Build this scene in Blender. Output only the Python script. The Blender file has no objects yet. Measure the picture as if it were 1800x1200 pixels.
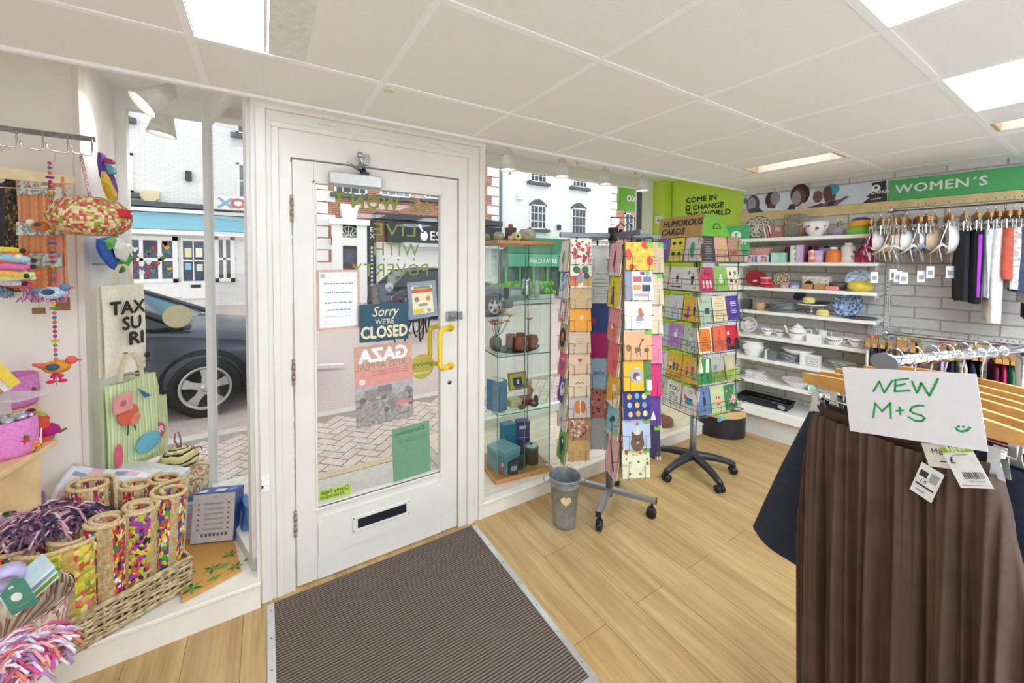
import bpy, math, random
from mathutils import Vector, Matrix
PI = math.pi
S = bpy.context.scene
COL = S.collection
rnd = random.Random(7)
# ---------------------------------------------------------------- camera
F, PX, PY = 689.7, 900.0, 484.0            # focal length and principal point for an 1800 x 1200 frame
YAW, PITCH, ROLL, EYE = .5626, .03328, .00631, 1.56
_f = Vector((math.sin(YAW)*math.cos(PITCH), math.cos(YAW)*math.cos(PITCH), -math.sin(PITCH)))
_r = Vector((math.cos(YAW), -math.sin(YAW), 0)); _u = _r.cross(_f)
_r2 = _r*math.cos(ROLL)+_u*math.sin(ROLL); _u2 = -_r*math.sin(ROLL)+_u*math.cos(ROLL)
cam = bpy.data.cameras.new('camera'); co = bpy.data.objects.new('camera', cam); COL.objects.link(co)
m = Matrix((( _r2.x, _u2.x, -_f.x, 0), (_r2.y, _u2.y, -_f.y, 0), (_r2.z, _u2.z, -_f.z, EYE), (0, 0, 0, 1)))
co.matrix_world = m
cam.sensor_width = 36; cam.sensor_fit = 'HORIZONTAL'; cam.lens = F*36/1800
cam.shift_x = 0; cam.shift_y = (PY-600)/1800; cam.clip_start = .02; cam.clip_end = 300
S.camera = co
# ---------------------------------------------------------------- sky, exposure
W = bpy.data.worlds.new('overcast_sky'); S.world = W; W.use_nodes = True
bg = W.node_tree.nodes['Background']; bg.inputs[0].default_value = (.93, .97, 1, 1); bg.inputs[1].default_value = 1.55
S.view_settings.view_transform = 'Standard'; S.view_settings.look = 'None'
S.view_settings.gamma = 1; S.view_settings.use_curve_mapping = False; S.view_settings.exposure = 0.08
try:
    S.cycles.use_denoising = True; S.cycles.max_bounces = 14; S.cycles.diffuse_bounces = 8; S.cycles.transparent_max_bounces = 24
    S.cycles.sample_clamp_indirect = 6; S.cycles.caustics_reflective = False; S.cycles.caustics_refractive = False
except Exception: pass
PANEL = 20.5                                # brightness of the ceiling light panels
def area(name, x, y, z, sx, sy, watts, col=(1, .97, .93), rot=(0, 0, 0)):
    l = bpy.data.lights.new(name, 'AREA'); l.shape = 'RECTANGLE'; l.size = sx; l.size_y = sy; l.energy = watts; l.color = col
    o = bpy.data.objects.new(name, l); o.location = (x, y, z); o.rotation_euler = rot; COL.objects.link(o); return o
# ---------------------------------------------------------------- photo pixel -> point on a real surface
def ray(px, py): return _f + _r2*((px-PX)/F) - _u2*((py-PY)/F)
EYEV = Vector((0, 0, EYE))
def onz(px, py, z=0): d = ray(px, py); return EYEV + d*((z-EYE)/d.z)
def ony(px, py, y): d = ray(px, py); return EYEV + d*(y/d.y)
def onx(px, py, x): d = ray(px, py); return EYEV + d*(x/d.x)
def onpl(px, py, a, b):
    d = ray(px, py); n = (b[1]-a[1], a[0]-b[0]); t = (n[0]*a[0]+n[1]*a[1])/(n[0]*d.x+n[1]*d.y); return EYEV + d*t
def atdepth(px, py, k): return EYEV + ray(px, py)*k
# ---------------------------------------------------------------- materials
def lin(c):
    if isinstance(c, str): c = tuple(int(c[i:i+2], 16) for i in (1, 3, 5))
    return tuple(((v/255)/12.92 if v/255 <= .04045 else ((v/255+.055)/1.055)**2.4) for v in c[:3])+(1,)
_M = {}
def nt(name):
    m = bpy.data.materials.new(name); m.use_nodes = True; t = m.node_tree
    return m, t, t.nodes['Principled BSDF']
def N(t, kind, **kw):
    n = t.nodes.new('ShaderNode'+kind)
    for k, v in kw.items():
        if k[0] == 'i' and k[1:].isdigit(): n.inputs[int(k[1:])].default_value = v
        elif k in n.inputs: n.inputs[k].default_value = v
        else: setattr(n, k, v)
    return n
def L(t, a, ao, b, bi): t.links.new(a.outputs[ao], b.inputs[bi])
def M(c, rough=.55, metal=0., var=.05, scale=40, bump=0., emit=0, key=None):
    """plain coloured surface with a faint procedural mottling"""
    k = (c if isinstance(c, str) else tuple(c), rough, metal, var, scale, bump, emit, key)
    if k in _M: return _M[k]
    m, t, b = nt('surface'); b.inputs['Roughness'].default_value = rough; b.inputs['Metallic'].default_value = metal
    col = lin(c); lo = tuple(v*(1-var*2) for v in col[:3])+(1,); hi = tuple(min(1, v*(1+var)) for v in col[:3])+(1,)
    n = N(t, 'TexNoise'); n.inputs['Scale'].default_value = scale; n.inputs['Detail'].default_value = 3
    tc = N(t, 'TexCoord'); L(t, tc, 'Object', n, 'Vector')
    r = N(t, 'ValToRGB'); r.color_ramp.elements[0].position = .3; r.color_ramp.elements[1].position = .7
    r.color_ramp.elements[0].color = lo; r.color_ramp.elements[1].color = hi
    L(t, n, 'Fac', r, 'Fac'); L(t, r, 'Color', b, 'Base Color')
    if bump:
        bp = N(t, 'Bump'); bp.inputs['Strength'].default_value = bump; bp.inputs['Distance'].default_value = .004
        L(t, n, 'Fac', bp, 'Height'); L(t, bp, 'Normal', b, 'Normal')
    if emit:
        b.inputs['Emission Color'].default_value = col; b.inputs['Emission Strength'].default_value = emit
    _M[k] = m; return m
def confetti(cols, scale=60, stretch=(1, 1, 1), uv=False, rough=.85, bump=.5, rand=1.0, wave=None):
    """woven or printed textile: random cells of the given colours"""
    m, t, b = nt('textile'); b.inputs['Roughness'].default_value = rough
    tc = N(t, 'TexCoord'); mp = N(t, 'Mapping'); mp.inputs['Scale'].default_value = stretch
    L(t, tc, 'UV' if uv else 'Object', mp, 'Vector')
    v = N(t, 'TexVoronoi'); v.inputs['Scale'].default_value = scale; v.inputs['Randomness'].default_value = rand
    L(t, mp, 'Vector', v, 'Vector')
    sp = N(t, 'SeparateColor'); L(t, v, 'Color', sp, 'Color')
    r = N(t, 'ValToRGB'); cr = r.color_ramp; cr.interpolation = 'CONSTANT'
    while len(cr.elements) < len(cols): cr.elements.new(.5)
    for i, c in enumerate(cols): cr.elements[i].position = i/len(cols); cr.elements[i].color = lin(c)
    L(t, sp, 0, r, 'Fac'); L(t, r, 'Color', b, 'Base Color')
    if bump:
        bp = N(t, 'Bump'); bp.inputs['Strength'].default_value = bump; bp.inputs['Distance'].default_value = .004; bp.invert = True
        L(t, v, 'Distance', bp, 'Height'); L(t, bp, 'Normal', b, 'Normal')
    return m
def stripes(cols, freq, axis=0, uv=True, rough=.8, noise=0., nscale=20):
    """even stripes of the listed colours along one axis (UV or object space)"""
    m, t, b = nt('striped'); b.inputs['Roughness'].default_value = rough
    tc = N(t, 'TexCoord'); sp = N(t, 'SeparateXYZ'); L(t, tc, 'UV' if uv else 'Object', sp, 'Vector')
    mu = N(t, 'Math', operation='MULTIPLY'); mu.inputs[1].default_value = freq; L(t, sp, axis, mu, 0)
    last = mu
    if noise:
        n = N(t, 'TexNoise'); n.inputs['Scale'].default_value = nscale; L(t, tc, 'UV' if uv else 'Object', n, 'Vector')
        ma = N(t, 'Math', operation='MULTIPLY_ADD'); ma.inputs[1].default_value = noise; L(t, n, 'Fac', ma, 0); L(t, mu, 0, ma, 2); last = ma
    fr = N(t, 'Math', operation='FRACT'); L(t, last, 0, fr, 0)
    r = N(t, 'ValToRGB'); cr = r.color_ramp; cr.interpolation = 'CONSTANT'
    while len(cr.elements) < len(cols): cr.elements.new(.5)
    for i, c in enumerate(cols): cr.elements[i].position = i/len(cols); cr.elements[i].color = lin(c)
    L(t, fr, 0, r, 'Fac'); L(t, r, 'Color', b, 'Base Color'); return m
def glass(tint=(1, 1, 1), refl=1.0, key='pane'):
    k = ('glass', tint, refl)
    if k in _M: return _M[k]
    m, t, b = nt('clear_glass'); t.nodes.remove(b); out = t.nodes['Material Output']
    lw = N(t, 'LayerWeight'); lw.inputs['Blend'].default_value = .5
    pw = N(t, 'Math', operation='POWER'); pw.inputs[1].default_value = 5; L(t, lw, 'Facing', pw, 0)
    fr = N(t, 'Math', operation='MULTIPLY_ADD'); fr.inputs[1].default_value = .9; fr.inputs[2].default_value = .035; L(t, pw, 0, fr, 0)
    tr = N(t, 'BsdfTransparent'); tr.inputs['Color'].default_value = tint+(1,)
    gl = N(t, 'BsdfGlossy'); gl.inputs['Roughness'].default_value = .01
    mx = N(t, 'MixShader'); mu = N(t, 'Math', operation='MULTIPLY'); mu.inputs[1].default_value = refl
    L(t, fr, 0, mu, 0); L(t, mu, 0, mx, 0); L(t, tr, 0, mx, 1); L(t, gl, 0, mx, 2); L(t, mx, 0, out, 'Surface')
    _M[k] = m; return m
def sheer(c, alpha=.6):
    """thin translucent film or plastic"""
    k = ('sheer', c, alpha)
    if k in _M: return _M[k]
    m, t, b = nt('translucent_film'); b.inputs['Base Color'].default_value = lin(c); b.inputs['Roughness'].default_value = .4
    b.inputs['Alpha'].default_value = alpha; _M[k] = m; return m
WHITE = M('#f1efea', .5, var=.015); STEEL = M('#b9b9bb', .25, 1., var=.03); CHROME = M('#dcdcdf', .08, 1., var=.01)
BLACK = M('#1b1b1d', .5); DKGREY = M('#3b3d42', .45); WIRE = M('#5e6166', .35, .8); GREYM = M('#8d9096', .4, .6)
PINE = M('#dfb877', .5, var=.08, scale=15); KRAFT = M('#c3a076', .8, var=.05); OAK = M('#c48a4c', .45, var=.09, scale=20)
# ---------------------------------------------------------------- mesh builder
class MB:
    def __init__(s): s.v = []; s.f = []; s.mi = []; s.sm = []; s.uv = {}; s.mats = []; s.T = None
    def m(s, mat):
        if mat not in s.mats: s.mats.append(mat)
        return s.mats.index(mat)
    def at(s, o=(0, 0, 0), u=(1, 0, 0), v=(0, 1, 0), w=(0, 0, 1)):
        s.T = (Vector(o), Vector(u), Vector(v), Vector(w)); return s
    def rz(s, o, a, tilt=0):
        """frame at o turned by a about z, then leaned back by tilt about its own x"""
        u = Vector((math.cos(a), math.sin(a), 0)); y = Vector((-math.sin(a), math.cos(a), 0)); z = Vector((0, 0, 1))
        return s.at(o, u, y*math.cos(tilt)-z*math.sin(tilt), z*math.cos(tilt)+y*math.sin(tilt))
    def add(s, vs, fs, mat, smooth=False, uvs=None):
        b = len(s.v); i = s.m(mat)
        for k, p in enumerate(vs):
            if s.T: o, u, v, w = s.T; p = o+u*p[0]+v*p[1]+w*p[2]
            s.v.append(tuple(p))
            if uvs: s.uv[b+k] = uvs[k]
        for f in fs: s.f.append(tuple(b+j for j in f)); s.mi.append(i); s.sm.append(smooth)
        return s
    def box(s, x0, x1, y0, y1, z0, z1, mat, bev=0):
        if bev:
            b = min(bev, (x1-x0)*.49, (y1-y0)*.49, (z1-z0)*.49); vs = []; fs = []
            for zz, ins in ((z0, b), (z0+b, 0), (z1-b, 0), (z1, b)):
                X0, X1, Y0, Y1 = x0+ins, x1-ins, y0+ins, y1-ins; c = b if not ins else b*.3
                vs += [(X0+c, Y0, zz), (X1-c, Y0, zz), (X1, Y0+c, zz), (X1, Y1-c, zz), (X1-c, Y1, zz), (X0+c, Y1, zz), (X0, Y1-c, zz), (X0, Y0+c, zz)]
            for r in range(3):
                for k in range(8): fs.append((r*8+k, r*8+(k+1) % 8, r*8+8+(k+1) % 8, r*8+8+k))
            fs += [tuple(range(7, -1, -1)), tuple(range(24, 32))]
            return s.add(vs, fs, mat)
        return s.add([(x0, y0, z0), (x1, y0, z0), (x1, y1, z0), (x0, y1, z0), (x0, y0, z1), (x1, y0, z1), (x1, y1, z1), (x0, y1, z1)],
                     [(3, 2, 1, 0), (4, 5, 6, 7), (0, 1, 5, 4), (1, 2, 6, 5), (2, 3, 7, 6), (3, 0, 4, 7)], mat)
    def tube(s, pts, r, mat, n=8, cap=True, closed=False):
        pts = [Vector(p) for p in pts]; k = len(pts); rs = r if isinstance(r, (list, tuple)) else [r]*k
        vs = []; up = None
        for i, p in enumerate(pts):
            d = (pts[(i+1) % k] if closed or i < k-1 else p) - (pts[i-1] if closed or i else p)
            d = d.normalized() if d.length > 1e-9 else Vector((0, 0, 1))
            if up is None: up = Vector((0, 0, 1)) if abs(d.z) < .9 else Vector((1, 0, 0))
            a = d.cross(up); a = a.normalized() if a.length > 1e-6 else d.orthogonal().normalized()
            up = a.cross(d).normalized()
            for j in range(n):
                t = 2*PI*j/n; vs.append(p+(a*math.cos(t)+up*math.sin(t))*rs[i])
        fs = []
        for i in range(k if closed else k-1):
            for j in range(n): fs.append((i*n+j, i*n+(j+1) % n, ((i+1) % k)*n+(j+1) % n, ((i+1) % k)*n+j))
        if cap and not closed: fs += [tuple(range(n-1, -1, -1)), tuple(range((k-1)*n, k*n))]
        return s.add(vs, fs, mat, True)
    def cyl(s, p0, p1, r0, mat, r1=None, n=16):
        return s.tube([p0, p1], [r0, r0 if r1 is None else r1], mat, n)
    def lathe(s, prof, mat, o=(0, 0, 0), n=24, sx=1, sy=1, a0=0, wob=None):
        vs = []; uv = []
        for k, (r, z) in enumerate(prof):
            for j in range(n):
                t = a0+2*PI*j/n; q = r*(wob(t, z) if wob else 1)
                vs.append((o[0]+q*math.cos(t)*sx, o[1]+q*math.sin(t)*sy, o[2]+z)); uv.append((j/n, k/max(1, len(prof)-1)))
        fs = []
        for k in range(len(prof)-1):
            for j in range(n): fs.append((k*n+j, k*n+(j+1) % n, k*n+n+(j+1) % n, k*n+n+j))
        shut = prof[0] != prof[-1]
        if shut and prof[0][0] > 1e-5: fs.append(tuple(range(n-1, -1, -1)))
        if shut and prof[-1][0] > 1e-5: fs.append(tuple(range((len(prof)-1)*n, len(prof)*n)))
        return s.add(vs, fs, mat, True, uv)
    def ell(s, c, r, mat, n=12, m=8):
        if not isinstance(r, (tuple, list)): r = (r, r, r)
        pr = [(math.sin(PI*k/m), -math.cos(PI*k/m)) for k in range(m+1)]; pr[0] = (1e-4, -1); pr[-1] = (1e-4, 1)
        vs = []; fs = []
        for q, z in pr:
            for j in range(n): vs.append((c[0]+r[0]*q*math.cos(2*PI*j/n), c[1]+r[1]*q*math.sin(2*PI*j/n), c[2]+r[2]*z))
        for k in range(m):
            for j in range(n): fs.append((k*n+j, k*n+(j+1) % n, k*n+n+(j+1) % n, k*n+n+j))
        return s.add(vs, fs, mat, True)
    def prism(s, poly, y0, y1, mat):
        """polygon in local x, z pushed from y0 to y1"""
        n = len(poly); vs = [(x, y0, z) for x, z in poly]+[(x, y1, z) for x, z in poly]
        fs = [tuple(range(n)), tuple(range(2*n-1, n-1, -1))]+[((j+1) % n, j, n+j, n+(j+1) % n) for j in range(n)]
        return s.add(vs, fs, mat)
    def grid(s, fn, nu, nv, mat, closed=False, smooth=True):
        vs = []; uv = []
        for i in range(nu+1):
            for j in range(nv+1): vs.append(fn(i/nu, j/nv)); uv.append((i/nu, j/nv))
        fs = [(i*(nv+1)+j, (i+1)*(nv+1)+j, (i+1)*(nv+1)+j+1, i*(nv+1)+j+1) for i in range(nu) for j in range(nv)]
        return s.add(vs, fs, mat, smooth, uv)
    # flat prints in the local x-z plane, facing -y, lying at depth y
    def pr(s, pts, mat, y=-.0004): return s.add([(x, y, z) for x, z in pts], [tuple(range(len(pts)))], mat)
    def prect(s, x0, x1, z0, z1, mat, y=-.0004): return s.pr([(x0, z0), (x1, z0), (x1, z1), (x0, z1)], mat, y)
    def pdisc(s, x, z, r, mat, y=-.0004, n=14, rz=None):
        return s.pr([(x+r*math.cos(2*PI*k/n), z+(rz or r)*math.sin(2*PI*k/n)) for k in range(n)], mat, y)
    def pline(s, pts, w, mat, y=-.0004):
        for (a, b), (c, d) in zip(pts, pts[1:]):
            l = math.hypot(c-a, d-b) or 1; nx, nz = -(d-b)/l*w/2, (c-a)/l*w/2; ex, ez = (c-a)/l*w*.3, (d-b)/l*w*.3
            s.pr([(a-nx-ex, b-nz-ez), (c-nx+ex, d-nz+ez), (c+nx+ex, d+nz+ez), (a+nx-ex, b+nz-ez)], mat, y)
        return s
    def text(s, body, x, z, h, mat, y=-.0006, align='LEFT', bold=0., sx=1., depth=0., flip=False, lw=1., shear=0.):
        vs, fs = textmesh(body, bold, align, lw, shear); k = h/.69*(-1 if flip else 1)*sx
        pv = [(x+a*k, y-q, z+b*h/.69) for a, b, q in vs]
        if flip: fs = [tuple(reversed(f)) for f in fs]
        s.add(pv, fs, mat)
        return s
    def build(s, name, parent=None, loc=None, rz=0):
        me = bpy.data.meshes.new(name); me.from_pydata(s.v, [], s.f)
        for mt in s.mats: me.materials.append(mt)
        me.polygons.foreach_set('material_index', s.mi); me.polygons.foreach_set('use_smooth', s.sm)
        if s.uv:
            ul = me.uv_layers.new(name='UV')
            for lp in me.loops: ul.data[lp.index].uv = s.uv.get(lp.vertex_index, (0, 0))
        me.update()
        o = bpy.data.objects.new(name, me); COL.objects.link(o)
        if parent: o.parent = parent
        if loc is not None: o.location = loc
        if rz: o.rotation_euler.z = rz
        return o
_TX = {}
def textmesh(body, bold, align, lw, shear=0):
    k = (body, bold, align, lw, shear)
    if k not in _TX:
        c = bpy.data.curves.new('lettering', 'FONT'); c.body = body; c.align_x = align; c.resolution_u = 2; c.space_character = lw; c.shear = shear
        o = bpy.data.objects.new('lettering', c); COL.objects.link(o); dg = bpy.context.evaluated_depsgraph_get()
        e = o.evaluated_get(dg); me = e.to_mesh()
        V0 = [(v.co.x, v.co.y) for v in me.vertices]; F0 = [tuple(p.vertices) for p in me.polygons]; vs = []; fs = []
        for i, (dx, dy) in enumerate(((0, 0), (1, 0), (-1, 0), (0, 1), (0, -1)) if bold > .01 else ((0, 0),)):
            b0 = len(vs); vs += [(a+dx*bold*.8, b+dy*bold*.8, i*.00012) for a, b in V0]; fs += [tuple(j+b0 for j in f) for f in F0]
        _TX[k] = (vs, fs)
        e.to_mesh_clear(); bpy.data.objects.remove(o); bpy.data.curves.remove(c)
    return _TX[k]
def tag(o, label, cat, group=None):
    o['label'] = label; o['category'] = cat
    if group: o['group'] = group
    return o
def thing(name, label, cat, loc=(0, 0, 0), rz=0, group=None):
    o = bpy.data.objects.new(name, None); COL.objects.link(o); o.location = loc; o.rotation_euler.z = rz; o.empty_display_size = .05
    return tag(o, label, cat, group)
def one(mb, name, label, cat, loc=(0, 0, 0), rz=0, group=None): return tag(mb.build(name, None, loc, rz), label, cat, group)
def struct(mb, name, parent=None):
    o = mb.build(name, parent)
    if not parent: o['kind'] = 'structure'
    return o
def dup(o, loc=None, rz=None, label=None, parent=None):
    c = o.copy(); COL.objects.link(c); c.parent = parent
    for ch in list(o.children): dup(ch, parent=c)
    if loc is not None: c.location = loc
    if rz is not None: c.rotation_euler.z = rz
    if label: c['label'] = label
    return c
def hsv(h, s_, v):
    import colorsys
    return '#%02x%02x%02x' % tuple(int(255*q) for q in colorsys.hsv_to_rgb(h % 1, s_, v))
# ================================================================ room shell
ZC, YD = 2.282, 2.074                      # ceiling height, inner face of the door wall
WPA, WPB = (4.05, 2.1), (4.23, .43)         # two points of the brick wall
WA = math.atan2(WPB[1]-WPA[1], WPB[0]-WPA[0])
WU = Vector((math.cos(WA), math.sin(WA), 0)); WN = Vector((math.sin(WA), -math.cos(WA), 0))*1   # along the wall, out of the wall
if WN.x > 0: WN = -WN
def wallpt(s_, off, z): p = Vector((WPA[0], WPA[1], 0))+WU*s_+WN*off; return Vector((p.x, p.y, z))
def onwall(px, py, off=0):
    a = wallpt(0, off, 0); b = wallpt(1, off, 0); p = onpl(px, py, a, b); q = p-Vector((WPA[0], WPA[1], 0)); return (q.x*WU.x+q.y*WU.y, p.z)
# floor
def floor_mat():
    m, t, b = nt('oak_planks'); tc = N(t, 'TexCoord'); mp = N(t, 'Mapping'); mp.inputs['Rotation'].default_value = (0, 0, PI/2)
    mp.inputs['Location'].default_value = (-.05, -.092, 0)
    L(t, tc, 'Object', mp, 'Vector')
    br = N(t, 'TexBrick'); br.offset = .37; br.offset_frequency = 2
    for k, v in (('Scale', 1), ('Mortar Size', .0016), ('Mortar Smooth', .3), ('Brick Width', 1.22), ('Row Height', .19), ('Bias', 0)): br.inputs[k].default_value = v
    br.inputs['Color1'].default_value = lin('#c9a670'); br.inputs['Color2'].default_value = lin('#b9935d'); br.inputs['Mortar'].default_value = lin('#6b5332')
    L(t, mp, 'Vector', br, 'Vector')
    m2 = N(t, 'Mapping'); m2.inputs['Scale'].default_value = (14, 1.1, 1); L(t, tc, 'Object', m2, 'Vector')
    n1 = N(t, 'TexNoise'); n1.inputs['Scale'].default_value = 1.0; n1.inputs['Detail'].default_value = 6; n1.inputs['Roughness'].default_value = .65; L(t, m2, 'Vector', n1, 'Vector')
    r = N(t, 'ValToRGB'); r.color_ramp.elements[0].position = .33; r.color_ramp.elements[0].color = lin('#9c774a'); r.color_ramp.elements[1].position = .72; r.color_ramp.elements[1].color = lin('#d8bb85')
    L(t, n1, 'Fac', r, 'Fac')
    mx = N(t, 'Mix', data_type='RGBA'); mx.inputs[0].default_value = .6; L(t, br, 'Color', mx, 6); L(t, r, 'Color', mx, 7)
    m3 = N(t, 'Mapping'); m3.inputs['Scale'].default_value = (90, 4, 1); L(t, tc, 'Object', m3, 'Vector')
    n2 = N(t, 'TexNoise'); n2.inputs['Scale'].default_value = 1; n2.inputs['Detail'].default_value = 2; L(t, m3, 'Vector', n2, 'Vector')
    mr = N(t, 'MapRange'); mr.inputs[1].default_value = .3; mr.inputs[2].default_value = .7; mr.inputs[3].default_value = .86; mr.inputs[4].default_value = 1.08; L(t, n2, 'Fac', mr, 0)
    mm = N(t, 'Mix', data_type='RGBA', blend_type='MULTIPLY'); mm.inputs[0].default_value = 1; L(t, mx, 2, mm, 6); L(t, mr, 0, mm, 7)
    mf = N(t, 'Mix', data_type='RGBA'); L(t, br, 'Fac', mf, 0); L(t, mm, 2, mf, 6); mf.inputs[7].default_value = lin('#7d6340')
    L(t, mf, 2, b, 'Base Color'); b.inputs['Roughness'].default_value = .38; b.inputs['Specular IOR Level'].default_value = .35
    return m
mb = MB(); mb.box(-2.2, 4.8, -.4, 2.1, -.12, 0, floor_mat()); struct(mb, 'floor')
mb = MB(); mb.box(-2.2, 4.8, -4.2, -.4, -.12, 0, M('#c9ccce', .5, var=.04, scale=4)); struct(mb, 'floor_rear_bounce')  # unseen floor, made pale grey so its bounce keeps the ceiling neutral
# ceiling: one tile per grid cell, left open where a light is let in
GX0, GY0, GS = .412, 1.645, .606
TILE = M('#f6f4f0', .9, var=.02, scale=160, bump=.15); BARM = M('#ffffff', .5, var=.01)
def cell(i, j): return GX0+GS*i, GX0+GS*(i+1), GY0-GS*(j+1), GY0-GS*j      # i from left, j from the front row towards the viewer
open_cells = {(-1, 0), (1, 2), (3, 2), (4, 0), (4, 2), (-1, 4), (1, 4), (3, 4), (-1, 6), (1, 6), (3, 6), (-1, 8), (1, 8), (3, 8)}
mb = MB()
for i in range(-5, 8):
    for j in range(-1, 10):
        x0, x1, y0, y1 = cell(i, j)
        if j == -1: y1 = YD+.012
        x1 = min(x1, 4.75); x0 = max(x0, -2.2)
        if x0 >= x1: continue
        if (i, j) == (4, 0): mb.box(x0, 3.1, y0, y1, ZC, ZC+.015, TILE); x0 = 3.33
        elif (i, j) == (4, 2): mb.box(x0, 3.15, y0, y1, ZC, ZC+.015, TILE); x0 = 3.36
        elif (i, j) == (-1, 0): x0 = .135
        elif (i, j) in open_cells: continue
        mb.box(x0, x1, y0, y1, ZC, ZC+.015, TILE)
mb.box(-2.2, 4.75, -4.2, 2.2, 2.75, 2.8, WHITE)  # unseen slab above the tiles, added to block skylight
struct(mb, 'ceiling')
mb = MB()
for i in range(-4, 8): x = GX0+GS*i; mb.box(x-.012, x+.012, -4.2, YD, ZC-.003, ZC+.012, BARM)
for j in range(0, 10): y = GY0-GS*j; mb.box(-2.2, 4.75, y-.012, y+.012, ZC-.0034, ZC+.012, BARM)
mb.box(-2.2, 4.4, YD-.012, YD+.012, ZC-.012, ZC+.012, BARM)
struct(mb, 'trim_1')
# walls behind and beside the viewer, bulkhead over the shop front
CREAM = M('#efe8de', .75, var=.015, scale=5); PAINT = M('#e4ddd3', .42, var=.02, scale=6)
mb = MB(); mb.box(-2.3, -2.2, -4.2, 2.4, 0, 2.8, CREAM); struct(mb, 'wall_left')
mb = MB(); mb.box(-2.2, 4.8, -4.3, -4.2, 0, 2.8, CREAM); struct(mb, 'wall_back')
YW = 3.03                                   # shop window line
mb = MB()
mb.box(-2.2, 4.1, YD+.014, YD+.05, ZC+.012, 2.75, WHITE)          # bulkhead above the ceiling edge
mb.box(-2.2, 4.6, YD+.05, YW+.12, 2.50, 2.56, WHITE)              # window bay soffit
mb.box(-2.2, 4.6, YW-.019, YW+.12, 2.44, 2.50, WHITE)              # window head
mb.box(-2.2, 5.0, YW+.03, YW+.2, 2.56, 4.0, M('#b5674a', .9, var=.1))  # unseen upper facade, added to block the sky above the bays
struct(mb, 'wall_front')
mb = MB(); mb.box(-2.2, -.695, 2.55, 2.61, 0, 2.5, CREAM)
mb.box(-.712, -.692, 2.535, 2.615, .12, 2.5, PAINT); struct(mb, 'wall_panel_left')
mb = MB(); mb.add([(-.692, 2.61, 0), (-.682, YW+.1, 0), (-.682, YW+.1, 2.5), (-.692, 2.61, 2.5), (-.80, 2.61, 0), (-.80, YW+.1, 0), (-.80, YW+.1, 2.5), (-.80, 2.61, 2.5)],
    [(0, 3, 2, 1), (4, 5, 6, 7), (0, 4, 7, 3), (1, 2, 6, 5), (3, 7, 6, 2)], WHITE); struct(mb, 'wall_reveal_left')
# brick wall, painted pale grey
def brick_mat(c1, c2, mo, w=.27, h=.082, ms=.006, bump=.6, axis='XZ', rough=.7, off=.5):
    m, t, b = nt('brickwork'); tc = N(t, 'TexCoord'); sp = N(t, 'SeparateXYZ'); cb = N(t, 'CombineXYZ'); L(t, tc, 'Object', sp, 'Vector')
    L(t, sp, 0, cb, 0); L(t, sp, 2 if axis == 'XZ' else 1, cb, 1)
    br = N(t, 'TexBrick'); br.offset = off
    for k, v in (('Scale', 1), ('Mortar Size', ms), ('Mortar Smooth', .4), ('Brick Width', w), ('Row Height', h), ('Bias', 0)): br.inputs[k].default_value = v
    br.inputs['Color1'].default_value = lin(c1); br.inputs['Color2'].default_value = lin(c2); br.inputs['Mortar'].default_value = lin(mo)
    nz = N(t, 'TexNoise'); nz.inputs['Scale'].default_value = 9; L(t, tc, 'Object', nz, 'Vector')
    mv = N(t, 'MixRGB'); mv.inputs[0].default_value = .012; L(t, cb, 0, mv, 1); L(t, nz, 'Color', mv, 2); L(t, mv, 0, br, 'Vector')
    n2 = N(t, 'TexNoise'); n2.inputs['Scale'].default_value = 30; L(t, tc, 'Object', n2, 'Vector')
    mr = N(t, 'MapRange'); mr.inputs[3].default_value = .86; mr.inputs[4].default_value = 1.1; L(t, n2, 'Fac', mr, 0)
    mm = N(t, 'Mix', data_type='RGBA', blend_type='MULTIPLY'); mm.inputs[0].default_value = 1; L(t, br, 'Color', mm, 6); L(t, mr, 0, mm, 7)
    L(t, mm, 2, b, 'Base Color'); b.inputs['Roughness'].default_value = rough
    if bump:
        bp = N(t, 'Bump'); bp.inputs['Strength'].default_value = bump; bp.inputs['Distance'].default_value = .006; bp.invert = True
        L(t, br, 'Fac', bp, 'Height'); L(t, bp, 'Normal', b, 'Normal')
    return m
mb = MB(); mb.box(0, 6.6, 0, .1, 0, 2.6, brick_mat('#dedad5', '#d3cfca', '#aca79f'))
o = struct(mb, 'wall_right'); o.location = (WPA[0], WPA[1], 0); o.rotation_euler.z = WA
# green end wall of the right window bay, with its pier and lettering
LIME = M('#c8e650', .55, var=.02, scale=4)
mb = MB(); g0 = wallpt(0, 0, 0); g1 = Vector((3.975, 2.86, 0)); pf = Vector((3.86, 2.87, 0)); pe = Vector((3.80, YW+.12, 0))
def vwall(mb, a, b, z0, z1, mat, th=.06):
    d = (b-a).normalized(); n = Vector((-d.y, d.x, 0))
    if n.x < 0: n = -n
    q = [a, b, b+n*th, a+n*th]
    return mb.add([(p.x, p.y, z0) for p in q]+[(p.x, p.y, z1) for p in q], [(3, 2, 1, 0), (4, 5, 6, 7), (0, 1, 5, 4), (1, 2, 6, 5), (2, 3, 7, 6), (3, 0, 4, 7)], mat)
vwall(mb, g0, g1, 0, 2.5, LIME)
mb.add([(pf.x, pf.y, 0), (g1.x+.2, pf.y, 0), (g1.x+.2, pf.y, 2.5), (pf.x, pf.y, 2.5), (pe.x, pe.y, 0), (pe.x, pe.y, 2.5), (g1.x+.2, pe.y, 0), (g1.x+.2, pe.y, 2.5)],
       [(0, 1, 2, 3), (4, 0, 3, 5), (1, 6, 7, 2)], LIME)
wg = struct(mb, 'wall_bay_right')
INK = M('#2a3a2c', .6)
mb = MB(); ga = math.atan2(g0.y-g1.y, g0.x-g1.x); 
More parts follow.
